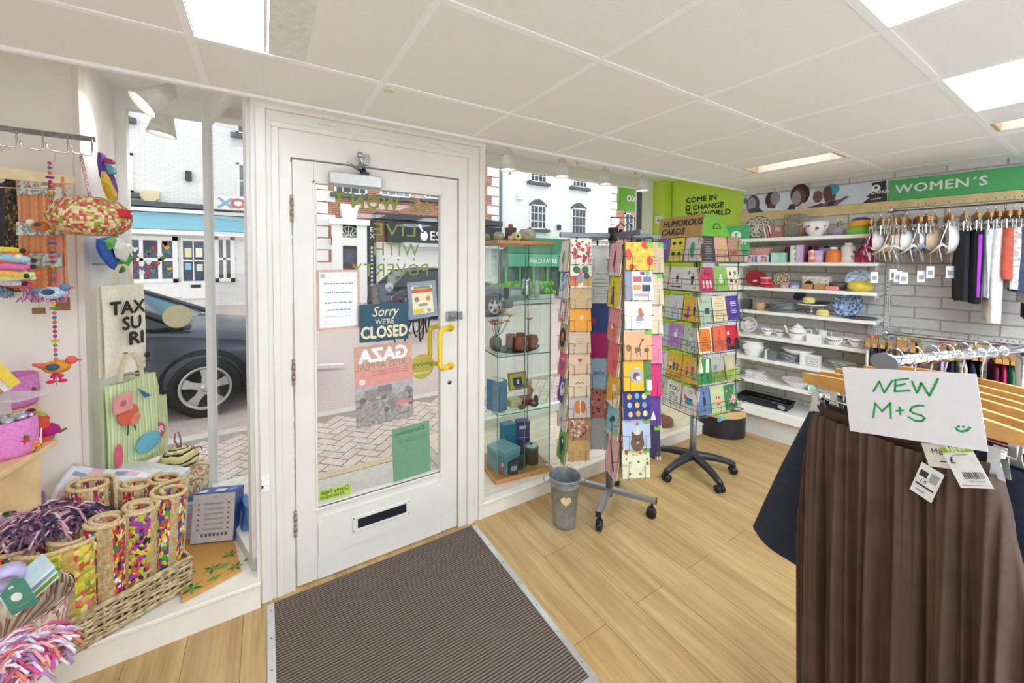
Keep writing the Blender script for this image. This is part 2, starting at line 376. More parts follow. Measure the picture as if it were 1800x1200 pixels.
def gat(px, py):
    p = onpl(px, py, (g0.x, g0.y), (g1.x, g1.y)); return ((p-g1).x*math.cos(ga)+(p-g1).y*math.sin(ga), p.z)
mb.at((g1.x, g1.y, 0), (math.cos(ga), math.sin(ga), 0), (-math.sin(ga), math.cos(ga), 0))
sgn = 1
for body, a in (('COME IN', (1206, 357)), ('CHANGE', (1217.5, 369.5)), ('THE WORLD', (1206, 383))):
    x, z = gat(*a); x2, z2 = gat(a[0], a[1]-8.6); mb.text(body, x, z, z2-z, INK, bold=.035, y=-.004, lw=1.05)
x, z = gat(1209.5, 369); h = gat(1209.5, 362.5)[1]-z
mb.pline([(x+.024*math.cos(t*PI/6-PI*.35), z+h*.62+.022*math.sin(t*PI/6-PI*.35)) for t in range(11)], .012, INK, -.004)
mb.pline([(x-.022, z-.012), (x+.022, z+h*.3)], .012, INK, -.004); mb.pline([(x+.022, z-.012), (x-.022, z+h*.3)], .012, INK, -.004)
mb.build('wall_lettering', wg)
# platforms under the two windows
PLT = M('#ece6da', .5, var=.03, scale=10); 
def wplat():
    m, t, b = nt('pale_boards'); tc = N(t, 'TexCoord'); mp = N(t, 'Mapping'); mp.inputs['Scale'].default_value = (3, 22, 1); L(t, tc, 'Object', mp, 'Vector')
    n = N(t, 'TexNoise'); n.inputs['Scale'].default_value = 1.5; n.inputs['Detail'].default_value = 5; L(t, mp, 'Vector', n, 'Vector')
    r = N(t, 'ValToRGB'); r.color_ramp.elements[0].position = .3; r.color_ramp.elements[0].color = lin('#d9c6ae'); r.color_ramp.elements[1].position = .7; r.color_ramp.elements[1].color = lin('#efe4d4')
    L(t, n, 'Fac', r, 'Fac'); L(t, r, 'Color', b, 'Base Color'); b.inputs['Roughness'].default_value = .45; return m
mb = MB(); mb.box(-2.2, -.035, 2.05, YW+.1, 0, .105, PLT); mb.box(-2.2, -.032, 2.038, YW+.1, .105, .125, PLT, .004); struct(mb, 'trim_2')
mb = MB(); mb.box(1.10, 4.03, 2.07, YW+.1, 0, .082, PLT); mb.box(1.10, 4.03, 2.058, 2.11, .082, .1, PLT, .004); mb.box(1.10, 4.03, 2.11, YW+.1, .082, .0995, wplat()); struct(mb, 'trim_3')
# ---- shop windows
PANE = glass((.985, .995, .99), .35); FRAME = M('#efefed', .4, var=.015)
ml = Vector((-.285, YW, 0)); jl = Vector((-.045, 2.13, 0))
mb = MB()
mb.box(-.70, -.64, YW-.03, YW+.03, .125, 2.5, FRAME); mb.box(-.64, ml.x-.022, YW-.03, YW+.03, .125, .20, FRAME); mb.box(-.64, ml.x-.022, YW-.029, YW+.03, 2.40, 2.5, FRAME)
mb.box(ml.x-.022, ml.x+.022, YW-.03, YW+.04, .125, 2.5, FRAME)
d = (jl-ml).normalized(); nn = Vector((-d.y, d.x, 0)); ln = (jl-ml).length
mb.at(ml, d, nn); mb.box(0, ln, -.02, .02, .125, .185, FRAME); mb.box(0, ln, -.02, .02, 2.38, 2.5, FRAME); mb.box(ln-.05, ln, -.02, .02, .125, 2.5, FRAME)
w1 = struct(mb, 'window_1')
mb = MB(); mb.box(-.65, ml.x-.02, YW-.003, YW+.003, .19, 2.41, PANE); mb.build('window_glass', w1)
mb = MB(); mb.at(ml, d, nn); mb.box(.02, ln-.04, -.003, .003, .18, 2.39, PANE); mb.build('return_glass', w1)
mr_ = Vector((1.345, YW, 0)); jr = Vector((1.10, 2.14, 0))
mb = MB(); XR1 = 3.62
mb.box(mr_.x-.022, mr_.x+.022, YW-.03, YW+.04, .1, 2.5, FRAME); mb.box(mr_.x+.022, XR1-.012, YW-.03, YW+.03, .1, .17, FRAME); mb.box(mr_.x+.022, XR1-.012, YW-.029, YW+.03, 2.40, 2.5, FRAME)
mb.box(XR1-.012, XR1, YW-.035, YW+.03, .1, 2.5, DKGREY); mb.box(XR1, 3.82, YW-.03, YW+.06, .1, 2.5, FRAME)
d2 = (jr-mr_).normalized(); n2 = Vector((-d2.y, d2.x, 0)); l2 = (jr-mr_).length
mb.at(mr_, d2, n2); mb.box(0, l2, -.02, .02, .1, .16, FRAME); mb.box(0, l2, -.02, .02, 2.38, 2.5, FRAME); mb.box(l2-.05, l2, -.02, .02, .1, 2.5, FRAME)
w2 = struct(mb, 'window_2')
mb = MB(); mb.box(mr_.x+.02, XR1-.01, YW-.003, YW+.003, .16, 2.41, PANE); mb.build('window_glass', w2)
mb = MB(); mb.at(mr_, d2, n2); mb.box(.02, l2-.04, -.003, .003, .15, 2.39, PANE); mb.build('return_glass', w2)
# ---- door frame
mb = MB()
for x0, x1 in ((-.045, .105), (.946, 1.115)): mb.box(x0, x1, YD, YD+.11, 0, ZC, PAINT)
mb.box(-.03, .012, YD-.012, YD, 0, ZC-.03, PAINT, .004); mb.box(.03, .06, YD-.008, YD, 0, 2.16, PAINT, .003)
mb.box(1.0, 1.045, YD-.012, YD, 0, 2.16, PAINT, .004); mb.box(1.075, 1.112, YD-.012, YD, 0, ZC-.03, PAINT, .004)
mb.box(.105, .946, YD, YD+.11, 2.036, ZC, PAINT); mb.box(.028, 1.047, YD-.0095, YD, 2.158, 2.185, PAINT, .003); mb.box(-.032, 1.113, YD-.0145, YD, 2.232, 2.255, PAINT, .003)
mb.box(.22, .30, YD-.006, YD, 2.205, 2.212, PAINT); mb.box(.78, .86, YD-.006, YD, 2.205, 2.212, PAINT)
mb.box(.09, .105, YD+.05, YD+.11, 0, 2.036, PAINT); mb.box(.946, .96, YD+.05, YD+.11, 0, 2.036, PAINT)
struct(mb, 'trim_4')
# ---- door
mb = MB(); DX0, DX1 = .112, .940
y0, y1 = YD+.004, YD+.048
mb.box(DX0, .202, y0, y1, .008, 2.028, PAINT, .003); mb.box(.838, DX1, y0, y1, .008, 2.028, PAINT, .003)
mb.box(.202, .838, y0, y1, 1.93, 2.028, PAINT); mb.box(.202, .838, y0, y1, .008, .362, PAINT)
mb.box(.196, .206, y0-.006, y0+.01, .35, 1.94, PAINT, .002); mb.box(.834, .844, y0-.006, y0+.01, .35, 1.94, PAINT, .002)
mb.box(.196, .844, y0-.006, y0+.01, 1.928, 1.94, PAINT, .002); mb.box(.19, .85, y0-.008, y0+.01, .35, .362, PAINT, .002)
# raised panel with notched corners
px0, px1, pz0, pz1, c = .205, .84, .12, .315, .025
mb.at((0, y0, 0)); mb.prism([(px0, pz0), (px1, pz0), (px1, pz1-c), (px1-c, pz1-c), (px1-c, pz1), (px0+c, pz1), (px0+c, pz1-c), (px0, pz1-c)], -.006, 0, PAINT)
dr = struct(mb, 'door_1')
mb = MB(); mb.box(.203, .837, YD+.024, YD+.03, .363, 1.929, PANE); mb.build('door_glass', dr)
mb = MB(); mb.box(.36, .655, y0-.012, y0-.006, .185, .265, M('#e7e2d6', .4), .002); mb.box(.385, .635, y0-.0135, y0-.011, .203, .25, M('#20242a', .3))
for sx, sz in ((.367, .192), (.648, .192), (.367, .258), (.648, .258)): mb.pdisc(sx, sz, .003, STEEL, y0-.0125)
mb.build('letterbox', dr)
RUST = M('#a58e77', .6, .3, var=.25, scale=120)
for z in (1.80, 1.04, .32):
    mb = MB(); 
    for k in range(5): mb.cyl((.108, YD-.004, z-.06+.025*k), (.108, YD-.004, z-.037+.025*k), .008 if k % 2 else .0065, RUST, n=10)
    mb.build('hinge', dr)
YEL = M('#ecc92b', .3, var=.02)
for s_, nm in ((-1, 'pull_handle'), (1, 'pull_handle')):
    ya = y0 if s_ < 0 else y1; mb = MB(); hx = .895; zt_, zb_ = 1.185, .965; g = Vector((-.085, s_*.055, 0)); pts = [(hx, ya, zt_)]
    for k in range(7): t = PI/2*k/6; pts.append(Vector((hx, ya, zt_-.028*(1-math.cos(t))))+g*(.55+.45*math.sin(t)))
    for k in range(7): t = PI/2*k/6; pts.append(Vector((hx, ya, zb_+.028*(1-math.sin(t))))+g*(.55+.45*math.cos(t)))
    pts += [(hx, ya, zb_)]
    mb.tube(pts, .0135, YEL, 10); mb.cyl((hx, ya, zt_), (hx, ya+s_*.006, zt_), .022, YEL, n=16); mb.cyl((hx, ya, zb_), (hx, ya+s_*.006, zb_), .022, YEL, n=16); mb.build(nm, dr)
mb = MB(); mb.box(.868, .932, y0-.022, y0, 1.225, 1.278, STEEL, .004); mb.cyl((.9, y0-.022, 1.252), (.9, y0-.034, 1.252), .012, GREYM, n=12); mb.box(.936, .962, YD-.02, YD, 1.23, 1.275, STEEL, .003); mb.build('door_lock', dr)
mb = MB(); mb.cyl((.89, y0-.003, .87), (.89, y0, .87), .013, STEEL, n=16); mb.cyl((.89, y0-.004, .87), (.89, y0-.002, .87), .006, BLACK, n=12); mb.build('keyhole', dr)
# closer
mb = MB(); mb.box(.262, .505, y0-.055, y0, 1.925, 1.985, M('#c6c5c2', .35, .5, var=.03), .005); dc = mb.build('door_closer', dr)
mb = MB(); mb.cyl((.425, y0-.03, 1.985), (.425, y0-.03, 2.0), .022, DKGREY); mb.tube([(.425, y0-.03, 2.0), (.34, y0-.09, 2.02), (.335, y0-.09, 2.02)], .008, STEEL, 8)
mb.tube([(.425, y0-.03, 2.004), (.395, YD-.07, 2.07)], .010, STEEL, 8); mb.tube([(.395, YD-.07, 2.07), (.425, YD-.003, 2.075)], .010, STEEL, 8); mb.cyl((.395, YD-.07, 2.06), (.395, YD-.07, 2.082), .012, STEEL); mb.box(.40, .45, YD-.014, YD, 2.04, 2.095, STEEL, .003)
mb.build('closer_arm', dc)
# socket plate on the frame
a = ony(466, 849, YD-.012); mb = MB(); mb.box(a.x-.016, a.x+.018, YD-.03, YD-.002, a.z-.032, a.z+.032, M('#f2f0ea', .35), .003); mb.box(a.x-.014, a.x-.006, YD-.033, YD-.028, a.z-.012, a.z, BLACK); one(mb, 'alarm_contact', 'small white plastic switch box on the left post of the door frame', 'switch')
# ---- entrance mat
def mat_mat():
    m, t, b = nt('ribbed_mat'); tc = N(t, 'TexCoord'); sp = N(t, 'SeparateXYZ'); L(t, tc, 'Object', sp, 'Vector')
    mu = N(t, 'Math', operation='MULTIPLY'); mu.inputs[1].default_value = 2*PI/.0125; L(t, sp, 1, mu, 0); sn = N(t, 'Math', operation='SINE'); L(t, mu, 0, sn, 0)
    n = N(t, 'TexNoise'); n.inputs['Scale'].default_value = 350; L(t, tc, 'Object', n, 'Vector'); ad = N(t, 'Math', operation='MULTIPLY_ADD'); ad.inputs[1].default_value = 2.2; L(t, n, 'Fac', ad, 0); L(t, sn, 0, ad, 2)
    r = N(t, 'ValToRGB'); r.color_ramp.elements[0].position = .25; r.color_ramp.elements[0].color = lin('#3d322d'); r.color_ramp.elements[1].position = 1; r.color_ramp.elements[1].color = lin('#93826f')
    mr = N(t, 'MapRange'); mr.inputs[1].default_value = -.6; mr.inputs[2].default_value = 2.6; L(t, ad, 0, mr, 0); L(t, mr, 0, r, 'Fac'); L(t, r, 'Color', b, 'Base Color'); b.inputs['Roughness'].default_value = .95
    bp = N(t, 'Bump'); bp.inputs['Strength'].default_value = .6; bp.inputs['Distance'].default_value = .003; L(t, sn, 0, bp, 'Height'); L(t, bp, 'Normal', b, 'Normal'); return m
mt = thing('entrance_mat', 'dark brown ribbed entrance mat let into the floor at the door', 'mat', (0, 0, 0))
mb = MB(); mb.box(.018, 1.014, 1.045, 2.045, .0005, .004, mat_mat()); mb.build('ribbed_pile', mt)
mb = MB(); ALU = M('#d9d9da', .3, .7, var=.03)
mb.box(1.014, 1.040, 1.02, 2.03, .0005, .006, ALU); mb.box(-.01, .018, 1.02, 2.04, .0005, .006, ALU); mb.box(.018, 1.014, 1.02, 1.045, .0005, .006, ALU)
for k in range(7):
    for x in (1.027, .004): mb.cyl((x, 1.1+.15*k, .006), (x, 1.1+.15*k, .007), .004, GREYM, n=8)
mb.build('metal_edging', mt)
# ---- ceiling lights
GLOW = M('#dfeeff', .5, emit=PANEL); HOUS = M('#f4f3ef', .4); TANM = M('#cdb48f', .6)
def panel(i, j, label, x0=None, x1=None):
    X0, X1, Y0, Y1 = cell(i, j); X0 = X0 if x0 is None else x0; X1 = X1 if x1 is None else x1
    t = thing('ceiling_light', label, 'light', ((X0+X1)/2, (Y0+Y1)/2, ZC)); ex, ey = (X1-X0)/2-.012, (Y1-Y0)/2-.012
    mb = MB(); mb.box(-ex-.012, ex+.012, -ey-.012, ey+.012, .0005, .006, GLOW); mb.build('diffuser', t)
    mb = MB(); mb.box(-ex-.008, -ex, -ey-.008, ey+.008, 0, .06, HOUS); mb.box(ex, ex+.008, -ey-.008, ey+.008, 0, .06, HOUS); mb.box(-ex, ex, -ey-.008, -ey, 0, .06, HOUS); mb.box(-ex, ex, ey, ey+.008, 0, .06, HOUS); mb.box(-ex, ex, -ey, ey, .05, .06, HOUS); mb.build('housing', t)
    return t
t = panel(-1, 0, 'long bright ceiling light above the left window, set in beside a plain strip', -.19, .02)
mb = MB(); mb.box(.02+.085, .135+.085, -.294, .294, 0, .012, M('#ebe9e4', .6)); mb.build('side_panel', t)
panel(1, 2, 'square lit ceiling panel cut off by the top of the picture, nearest the middle')
panel(3, 2, 'square lit ceiling panel over the skirt rack at the right')
for i in (-1, 1, 3):
    for j in (4, 6, 8): panel(i, j, 'unseen square lit ceiling panel added behind the viewer')['group'] = 'unseen ceiling panels added behind the viewer'  # unseen panels, added to spread flat, even light through the room
def slot(Y0, Y1, x0, x1, label):
    t = thing('ceiling_light', label, 'light', (0, 0, ZC)); mb = MB()
    mb.box(x0, x0+.008, Y0, Y1, .0, .09, HOUS); mb.box(x1-.008, x1, Y0, Y1, .0, .09, HOUS); mb.box(x0, x1, Y1-.02, Y1, .0, .09, TANM); mb.box(x0, x1, Y0, Y0+.02, .0, .09, TANM); mb.box(x0, x1, Y0, Y1, .09, .1, HOUS); mb.build('housing', t)
    mb = MB(); mb.cyl(((x0+x1)/2, Y0+.03, .06), ((x0+x1)/2, Y1-.03, .06), .014, M('#fffdf6', .5, emit=3)); mb.build('tube_lamp', t)
slot(1.05, 1.635, 3.1, 3.33, 'narrow recessed ceiling light over the card spinners, tan at its end')
slot(-.16, .425, 3.15, 3.36, 'narrow recessed ceiling light above the clothes rail, tan inside')
a = onz(684, 158, ZC); mb = MB(); mb.lathe([(.001, 0), (.012, -.002), (.02, -.006), (.022, -.002), (.022, 0)][::-1], M('#dfe8d2', .4), a); one(mb, 'ceiling_sensor', 'small round pale sensor on the ceiling above the door', 'sensor')
# ================================================================ the street outside
GZ = -.10
def gz(x, y):                                # the street climbs to the left
    t = max(0, min(1, (y-4.7)/11.3)); return GZ + t*(.14-.026*(x-1)) 
mb = MB(); mb.box(-.3, 1.36, YD+.1, 3.12, -.06, -.005, M('#d5d1cb', .8, var=.06, scale=20)); mb.box(-.35, 1.4, 3.06, 3.14, -.08, -.0, M('#d8c4a0', .8)); struct(mb, 'floor_lobby')
mb = MB(); mb.box(-4, 6, 0, 1.42, -.04, -.004, M('#a5978e', .9)); PV = [M(c, .85, var=.08, scale=30) for c in ('#dcc8bf', '#d2c3ba', '#d6ccc4')]; q = .0707*1.0
for k in range(-30, 60):
    for n in range(-16, 24):
        for x0, y0, x1, y1 in ((k+4*n, k, k+4*n+2, k+1), (k+4*n-1, k, k+4*n, k+2)):
            pts = [((a-b)*q, (a+b)*q) for a, b in ((x0+.04, y0+.04), (x1-.04, y0+.04), (x1-.04, y1-.04), (x0+.04, y1-.04))]
            if all(-3 < x < 5 and .0 < y < 1.40 for x, y in pts): mb.add([(x, y, 0) for x, y in pts], [(0, 1, 2, 3)], PV[(k*7+n*5+(x1-x0)) % 3])
o = struct(mb, 'pavement'); o.location = (0, 3.14, -.085)
mb = MB(); mb.box(-12, 26, 4.56, 4.70, -.2, -.09, M('#d4cfc5', .8, var=.05)); struct(mb, 'kerb')
mb = MB(); mb.grid(lambda u, v: (-14+u*42, 4.7+v*11.6, gz(-14+u*42, 4.7+v*11.6)-.06*(1-min(1, v*20))), 42, 12, M('#cdbcb6', .9, var=.1, scale=60)); 
mb.add([(.2, 6.6, -.0), (1.0, 6.35, -.0), (1.0, 6.45, .0), (.2, 6.7, 0)], [(0, 1, 2, 3)], M('#f1efec', .8)); struct(mb, 'road')
YF = 16.0
BW = brick_mat('#f3f3f1', '#eeeeec', '#e2e2e0', .22, .075, .01, .25); RB = brick_mat('#b9694a', '#a65a3f', '#cbb7a6', .22, .075, .012, .3)
WFR = M('#f6f5f2', .4); SLATE = M('#5c6169', .7); PANEDARK = M('#4b5866', .12, var=.35, scale=2.5); LEAD = M('#7e858c', .6)
def fx(px, y=YF, py=400): return ony(px, py, y).x
def fz(px, py, y=YF): return ony(px, py, y).z
def part_rect(name, par, px0, py0, px1, py1, d0, d1, mat, bev=0):
    """a box on the facade between two picture corners, from YF-d1 to YF-d0"""
    x0, x1 = fx(px0), fx(px1); pm = (px0+px1)/2; z1, z0 = fz(pm, py0), fz(pm, py1); mb = MB(); mb.box(x0, x1, YF-d1, YF-d0, z0, z1, mat, bev); return mb.build(name, par)
def sash(par, px0, py0, px1, py1, nx, nz, arch=0, sill=True, frame=WFR, w=.07, mw=.03):
    x0, x1 = fx(px0), fx(px1); pm = (px0+px1)/2; z1, z0 = fz(pm, py0), fz(pm, py1)
    mb = MB(); Y = YF
    mb.box(x0, x0+w, Y-.08, Y, z0, z1, frame); mb.box(x1-w, x1, Y-.08, Y, z0, z1, frame); mb.box(x0, x1, Y-.08, Y, z1-w, z1, frame); mb.box(x0, x1, Y-.08, Y, z0, z0+w, frame)
    for i in range(1, nx): x = x0+(x1-x0)*i/nx; mb.box(x-mw/2, x+mw/2, Y-.07, Y, z0, z1, frame)
    for j in range(1, nz): z = z0+(z1-z0)*j/nz; mb.box(x0, x1, Y-.07, Y, z-mw/2, z+mw/2, frame)
    if sill: mb.box(x0-.15, x1+.15, Y-.2, Y, z0-.14, z0, SLATE)
    if arch:
        mb.at((0, Y, 0)); mb.prism([(x0, z1)]+[(x0+(x1-x0)*k/8, z1+arch*math.sin(PI*k/8)) for k in range(1, 8)]+[(x1, z1)][::1], -.09, 0, SLATE); mb.T = None
    o = mb.build('window', par)
    mb = MB(); mb.box(x0+w*.5, x1-w*.5, Y-.045, Y-.035, z0+w*.5, z1-w*.5, PANEDARK); mb.build('pane', o); return o
def quoins(par, px, side, zt=9):
    x = fx(px); k = 0; z = -.2
    mb = MB()
    while z < zt: w = .62 if k % 2 else .38; mb.box(x if side > 0 else x-w, x+w if side > 0 else x, YF-.05, YF, z, z+.40, WFR); z += .44; k += 1
    return mb.build('quoins', par)
# --- white shop opposite the left window
xs = fx(557); b1 = thing('shop_building', 'white painted brick shop with pale blue fascia across the street, behind the grey car', 'building', (0, 0, 0))
mb = MB(); mb.box(-16, xs, YF, YF+5, -.5, 9.5, BW); mb.build('wall', b1)
sash(b1, 200, 166, 233, 207, 2, 1); sash(b1, 196, 268, 237, 338, 1, 2); sash(b1, 418, 190, 450, 238, 2, 2); sash(b1, 418, 288, 450, 350, 2, 2)
BLUE = M('#8fcbe0', .5, var=.02); mb = MB(); z0, z1 = fz(300, 404), fz(300, 376); xa, xb = fx(190), fx(440); mb.box(-16, xs-.4, YF-.25, YF, fz(300, 404), fz(300, 376), BLUE); mb.build('fascia', b1)
mb = MB(); mb.box(-16, xs-.3, YF-.4, YF, fz(300, 375), fz(300, 369), WFR); mb.box(-16, xs-.3, YF-.35, YF, fz(300, 366), fz(300, 358), SLATE); mb.box(-16, xs-.3, YF-.3, YF, fz(300, 413), fz(300, 405), WFR); mb.build('cornice', b1)
mb = MB(); mb.box(fx(372), fx(470), YF-.5, YF-.4, fz(400, 371), fz(400, 347), WFR); mb.at((0, YF-.5, 0)); mb.text('X', fx(385), fz(400, 368), fz(400, 352)-fz(400, 368), M('#6f9fd0', .5), bold=.05, y=-.01, sx=1.4); mb.text('O', fx(407), fz(410, 368), fz(410, 352)-fz(410, 368), M('#d0413f', .5), bold=.06, y=-.01, sx=1.2); mb.build('sign_board', b1)
sash(b1, 214, 415, 312, 497, 3, 2, sill=False, w=.12, mw=.09); sash(b1, 376, 415, 412, 495, 2, 2, sill=False, w=.12, mw=.08)
for k in range(26):                        # trinkets in its window
    pass
part_rect('stall_riser', b1, 190, 497, 318, 524, 0, .06, WFR)
part_rect('shop_door', b1, 318, 420, 362, 524, 0, .1, WFR); d_ = part_rect('door_glazing', b1, 322, 424, 358, 493, .1, .12, PANEDARK); part_rect('door_muntin', b1, 339, 424, 341, 493, .12, .14, WFR); part_rect('door_muntin', b1, 322, 457, 358, 459, .12, .14, WFR); part_rect('letterplate', b1, 334, 500, 352, 505, .1, .12, BLACK)
for k, (a, c_) in enumerate((((325, 436, 337, 452), '#e9dfb8'), ((344, 436, 356, 452), '#f2efe6'), ((325, 462, 336, 474), '#8fc4da'), ((345, 464, 356, 476), '#d8e2cf'))): part_rect('notice', b1, *a, .12, .135, M(c_, .6))
mb = MB(); al = (258, 345); mb.at((fx(266), YF, fz(266, 347)), ); mb.prism([(-.22, .2), (-.22, -.02), (0, -.22), (.22, -.02), (.22, .2)], -.12, 0, M('#e8dfb4', .5)); mb.build('alarm_box', b1)
part_rect('wall_lamp', b1, 329, 302, 339, 319, 0, .15, DKGREY)
for k in range(34):
    q = rnd.random(); mb = MB(); x = fx(222+rnd.random()*86); z = fz(265, 422+rnd.random()*70); mb.at((x, YF-.05, z)); c_ = rnd.choice(['#b03048', '#e0e0e0', '#d9a12c', '#3e8f8a', '#7a4f9a', '#f3e9d7', '#4f7d3a'])
    mb.prism([(0, -.10), (.07, 0), (.045, .07), (0, .035), (-.045, .07), (-.07, 0)], -.02, -.004, M(c_, .5)); mb.build('window_trinket', b1)
# --- red brick house with the white door and the black fascia
xe = fx(876); b2 = thing('brick_building', 'red brick house with white door surround and black shop fascia, seen through the door glass', 'building')
mb = MB(); mb.box(xs, xe, YF, YF+5, -.5, 9.5, RB); mb.build('wall', b2)
quoins(b2, 557, 1); quoins(b2, 876, -1)
sash(b2, 588, 300, 645, 342, 4, 2); sash(b2, 668, 308, 722, 347, 4, 2); sash(b2, 745, 308, 775, 350, 3, 2)
WS = WFR
mb = MB(); x0, x1 = fx(582), fx(642); mb.box(x0, x0+.35, YF-.3, YF, -.1, fz(610, 390), WS); mb.box(x1-.35, x1, YF-.3, YF, -.1, fz(610, 390), WS); mb.box(x0-.1, x1+.1, YF-.4, YF, fz(610, 396), fz(610, 386), WS); mb.box(x0, x1, YF-.2, YF, fz(610, 396), fz(610, 394), WS); mb.box(x0, x1, YF-.25, YF, fz(610, 432), fz(610, 418), WS)
xk = fx(612); zk = fz(610, 386); mb.at((xk, YF, zk)); mb.prism([(-.22, 0), (.22, 0), (.34, .55), (-.34, .55)], -.35, 0, WS); mb.T = None; mb.build('door_surround', b2)
part_rect('fanlight', b2, 592, 394, 632, 418, .05, .1, M('#20262c', .2)); 
mb = MB(); mb.at((fx(612), YF-.12, fz(612, 418)))
for k in range(1, 8):
    t = PI*k/8; mb.pline([(.08*math.cos(t), .08*math.sin(t)), (.42*math.cos(t), .42*math.sin(t))], .03, WS)
mb.pline([(.42*math.cos(PI*k/12), .42*math.sin(PI*k/12)) for k in range(13)], .035, WS); mb.pline([(.22*math.cos(PI*k/12), .22*math.sin(PI*k/12)) for k in range(13)], .03, WS); mb.build('fanlight_tracery', b2)
part_rect('front_door', b2, 592, 433, 632, 524, 0, .08, M('#5a3f3a', .4, var=.2, scale=3)); part_rect('door_pane', b2, 596, 437, 628, 462, .08, .1, PANEDARK)
BLK = M('#1d2024', .5); part_rect('pilaster', b2, 643, 388, 658, 524, 0, .3, BLK)
mb = MB(); mb.at((0, YF-.31, 0)); mb.text('E\nX', fx(647), fz(650, 408), .17, M('#e6e6e6', .5), align='LEFT', bold=.02); [mb.prect(fx(648), fx(652), fz(650, 438+7*k), fz(650, 434+7*k), M('#c9ccd0', .5), -.01) for k in range(11)]; mb.build('pilaster_lettering', b2)
fs = part_rect('fascia', b2, 676, 396, 872, 429, 0, .45, BLK); part_rect('fascia_cornice', b2, 655, 383, 874, 392, 0, .5, M('#3a3d42', .5)); part_rect('shop_wall', b2, 658, 429, 874, 528, 0, .06, WS)
mb = MB(); z0 = fz(760, 423); mb.at((0, YF-.46, 0)); mb.text('ES', fx(748), z0, fz(760, 408)-z0, M('#f4f4f2', .5), bold=.0); mb.pdisc(fx(739), z0+.16, .16, M('#f4f4f2', .5), rz=.2); mb.pline([(fx(739)-.05, z0+.3), (fx(739)-.2, z0+.6)], .08, M('#f4f4f2', .5)); mb.build('fascia_lettering', b2)
sash(b2, 673, 455, 700, 517, 4, 5, sill=False, w=.05); sash(b2, 726, 455, 778, 478, 8, 2, sill=False, w=.05); sash(b2, 790, 450, 870, 520, 5, 4, sill=False, w=.06)
part_rect('awning', b2, 700, 430, 872, 436, .06, .7, M('#c9d0d6', .6))
for x in (596, 586): pass
# --- white rendered house
xf = fx(1074); b3 = thing('white_building', 'white rendered house with arched sash windows, seen above the glass cabinet', 'building')
mb = MB(); mb.box(xe, xf, YF, YF+5, -.5, 9.5, M('#f2f2f1', .8, var=.02, scale=3)); mb.build('wall', b3)
mb = MB(); mb.cyl((xe+.1, YF-.08, -.3), (xe+.1, YF-.08, 9), .06, LEAD); mb.build('downpipe', b3)
sash(b3, 930, 286, 959, 321, 4, 3); sash(b3, 1004, 299, 1030, 330, 4, 3)
sash(b3, 930, 360, 959, 403, 4, 3, arch=.28); sash(b3, 1003, 366, 1029, 412, 4, 3, arch=.28)
part_rect('alarm_box', b3, 907, 340, 917, 351, 0, .2, WFR); part_rect('wall_lamp', b3, 979, 395, 984, 404, 0, .12, DKGREY); part_rect('vent', b3, 894, 303, 897, 306, 0, .08, GREYM)
GRN = M('#2f7d58', .5); 
part_rect('shop_fascia', b3, 878, 420, 1000, 446, 0, .8, GRN)
mb = MB(); mb.at((0, YF-.82, 0)); mb.text('FIELD FAYRE', fx(915), fz(930, 462), .2, M('#f2f2ee', .5), bold=.02, y=-.012); mb.box(fx(878), fx(1000), -.005, .02, fz(930, 468), fz(930, 447), M('#57a886', .5)); mb.build('awning_valance', b3)
part_rect('shopfront', b3, 878, 468, 1000, 520, 0, .3, M('#3c5a4c', .4, var=.4, scale=2)); 
for k in range(5): part_rect('shopfront_post', b3, 882+24*k, 466, 885+24*k, 520, .3, .36, M('#5fc06c', .5))
# --- further brick house
b4 = thing('brick_building', 'red brick house with white quoins beyond the green hanging sign', 'building')
mb = MB(); mb.box(xf, xf+9, YF, YF+5, -.5, 9.5, RB); mb.build('wall', b4); quoins(b4, 1074, 1); sash(b4, 1097, 375, 1112, 410, 2, 2, sill=True)
# --- hedge planter and railing by the far pavement
hd = thing('hedge_planter', 'low green hedge in a grey trough across the road, behind the glass cabinet', 'planter', (0, 0, 0))
y = 13.0; x0, x1 = ony(850, 560, y).x, ony(975, 560, y).x; mb = MB(); mb.box(x0, x1, y, y+.5, gz(x0, y), gz(x0, y)+.35, M('#b9b5ae', .8)); mb.build('trough', hd)
mb = MB(); g_ = M('#6fae3c', .8, var=.3, scale=8)
for k in range(160): mb.ell((x0+rnd.random()*(x1-x0), y+.05+rnd.random()*.4, gz(x0, y)+.4+rnd.random()*.42), (.13, .1, .12), g_, 6, 4)
mb.build('foliage', hd)
# --- green hanging sign of this shop
sx = ony(1104, 340, 3.55); t = thing('hanging_sign', 'lime green hanging shop sign with white lettering outside the right window', 'sign', (0, 0, 0))
g2 = M('#69b52f', .45, var=.02); mb = MB(); a, b_ = ony(1090, 312, 3.75), ony(1090, 369, 3.75); xr = ony(1122, 340, 3.75).x
mb.box(a.x, a.x+.5, 3.75, 3.80, b_.z, 2.62, g2, .006); mb.build('board', t)
mb = MB(); mb.at((0, 3.75, 0)); mb.text('OXFAM', ony(1101, 352, 3.75).x, ony(1101, 353.5, 3.75).z, .085, M('#f6f8f0', .5), bold=.05, y=-.004); mb.pdisc(ony(1117, 318, 3.75).x, ony(1117, 322, 3.75).z, .085, M('#f6f8f0', .5), y=-.004, n=24); mb.build('sign_lettering', t)
mb = MB(); mb.cyl((a.x+.02, 3.775, b_.z+.05), (a.x+.02, 3.775, 2.7), .008, DKGREY); mb.cyl((a.x-.02, 3.775, 2.64), (a.x+.55, 3.775, 2.64), .015, DKGREY); mb.cyl((a.x+.5, 3.78, 2.64), (a.x+.5, 3.2, 2.64), .012, DKGREY); mb.build('bracket', t)
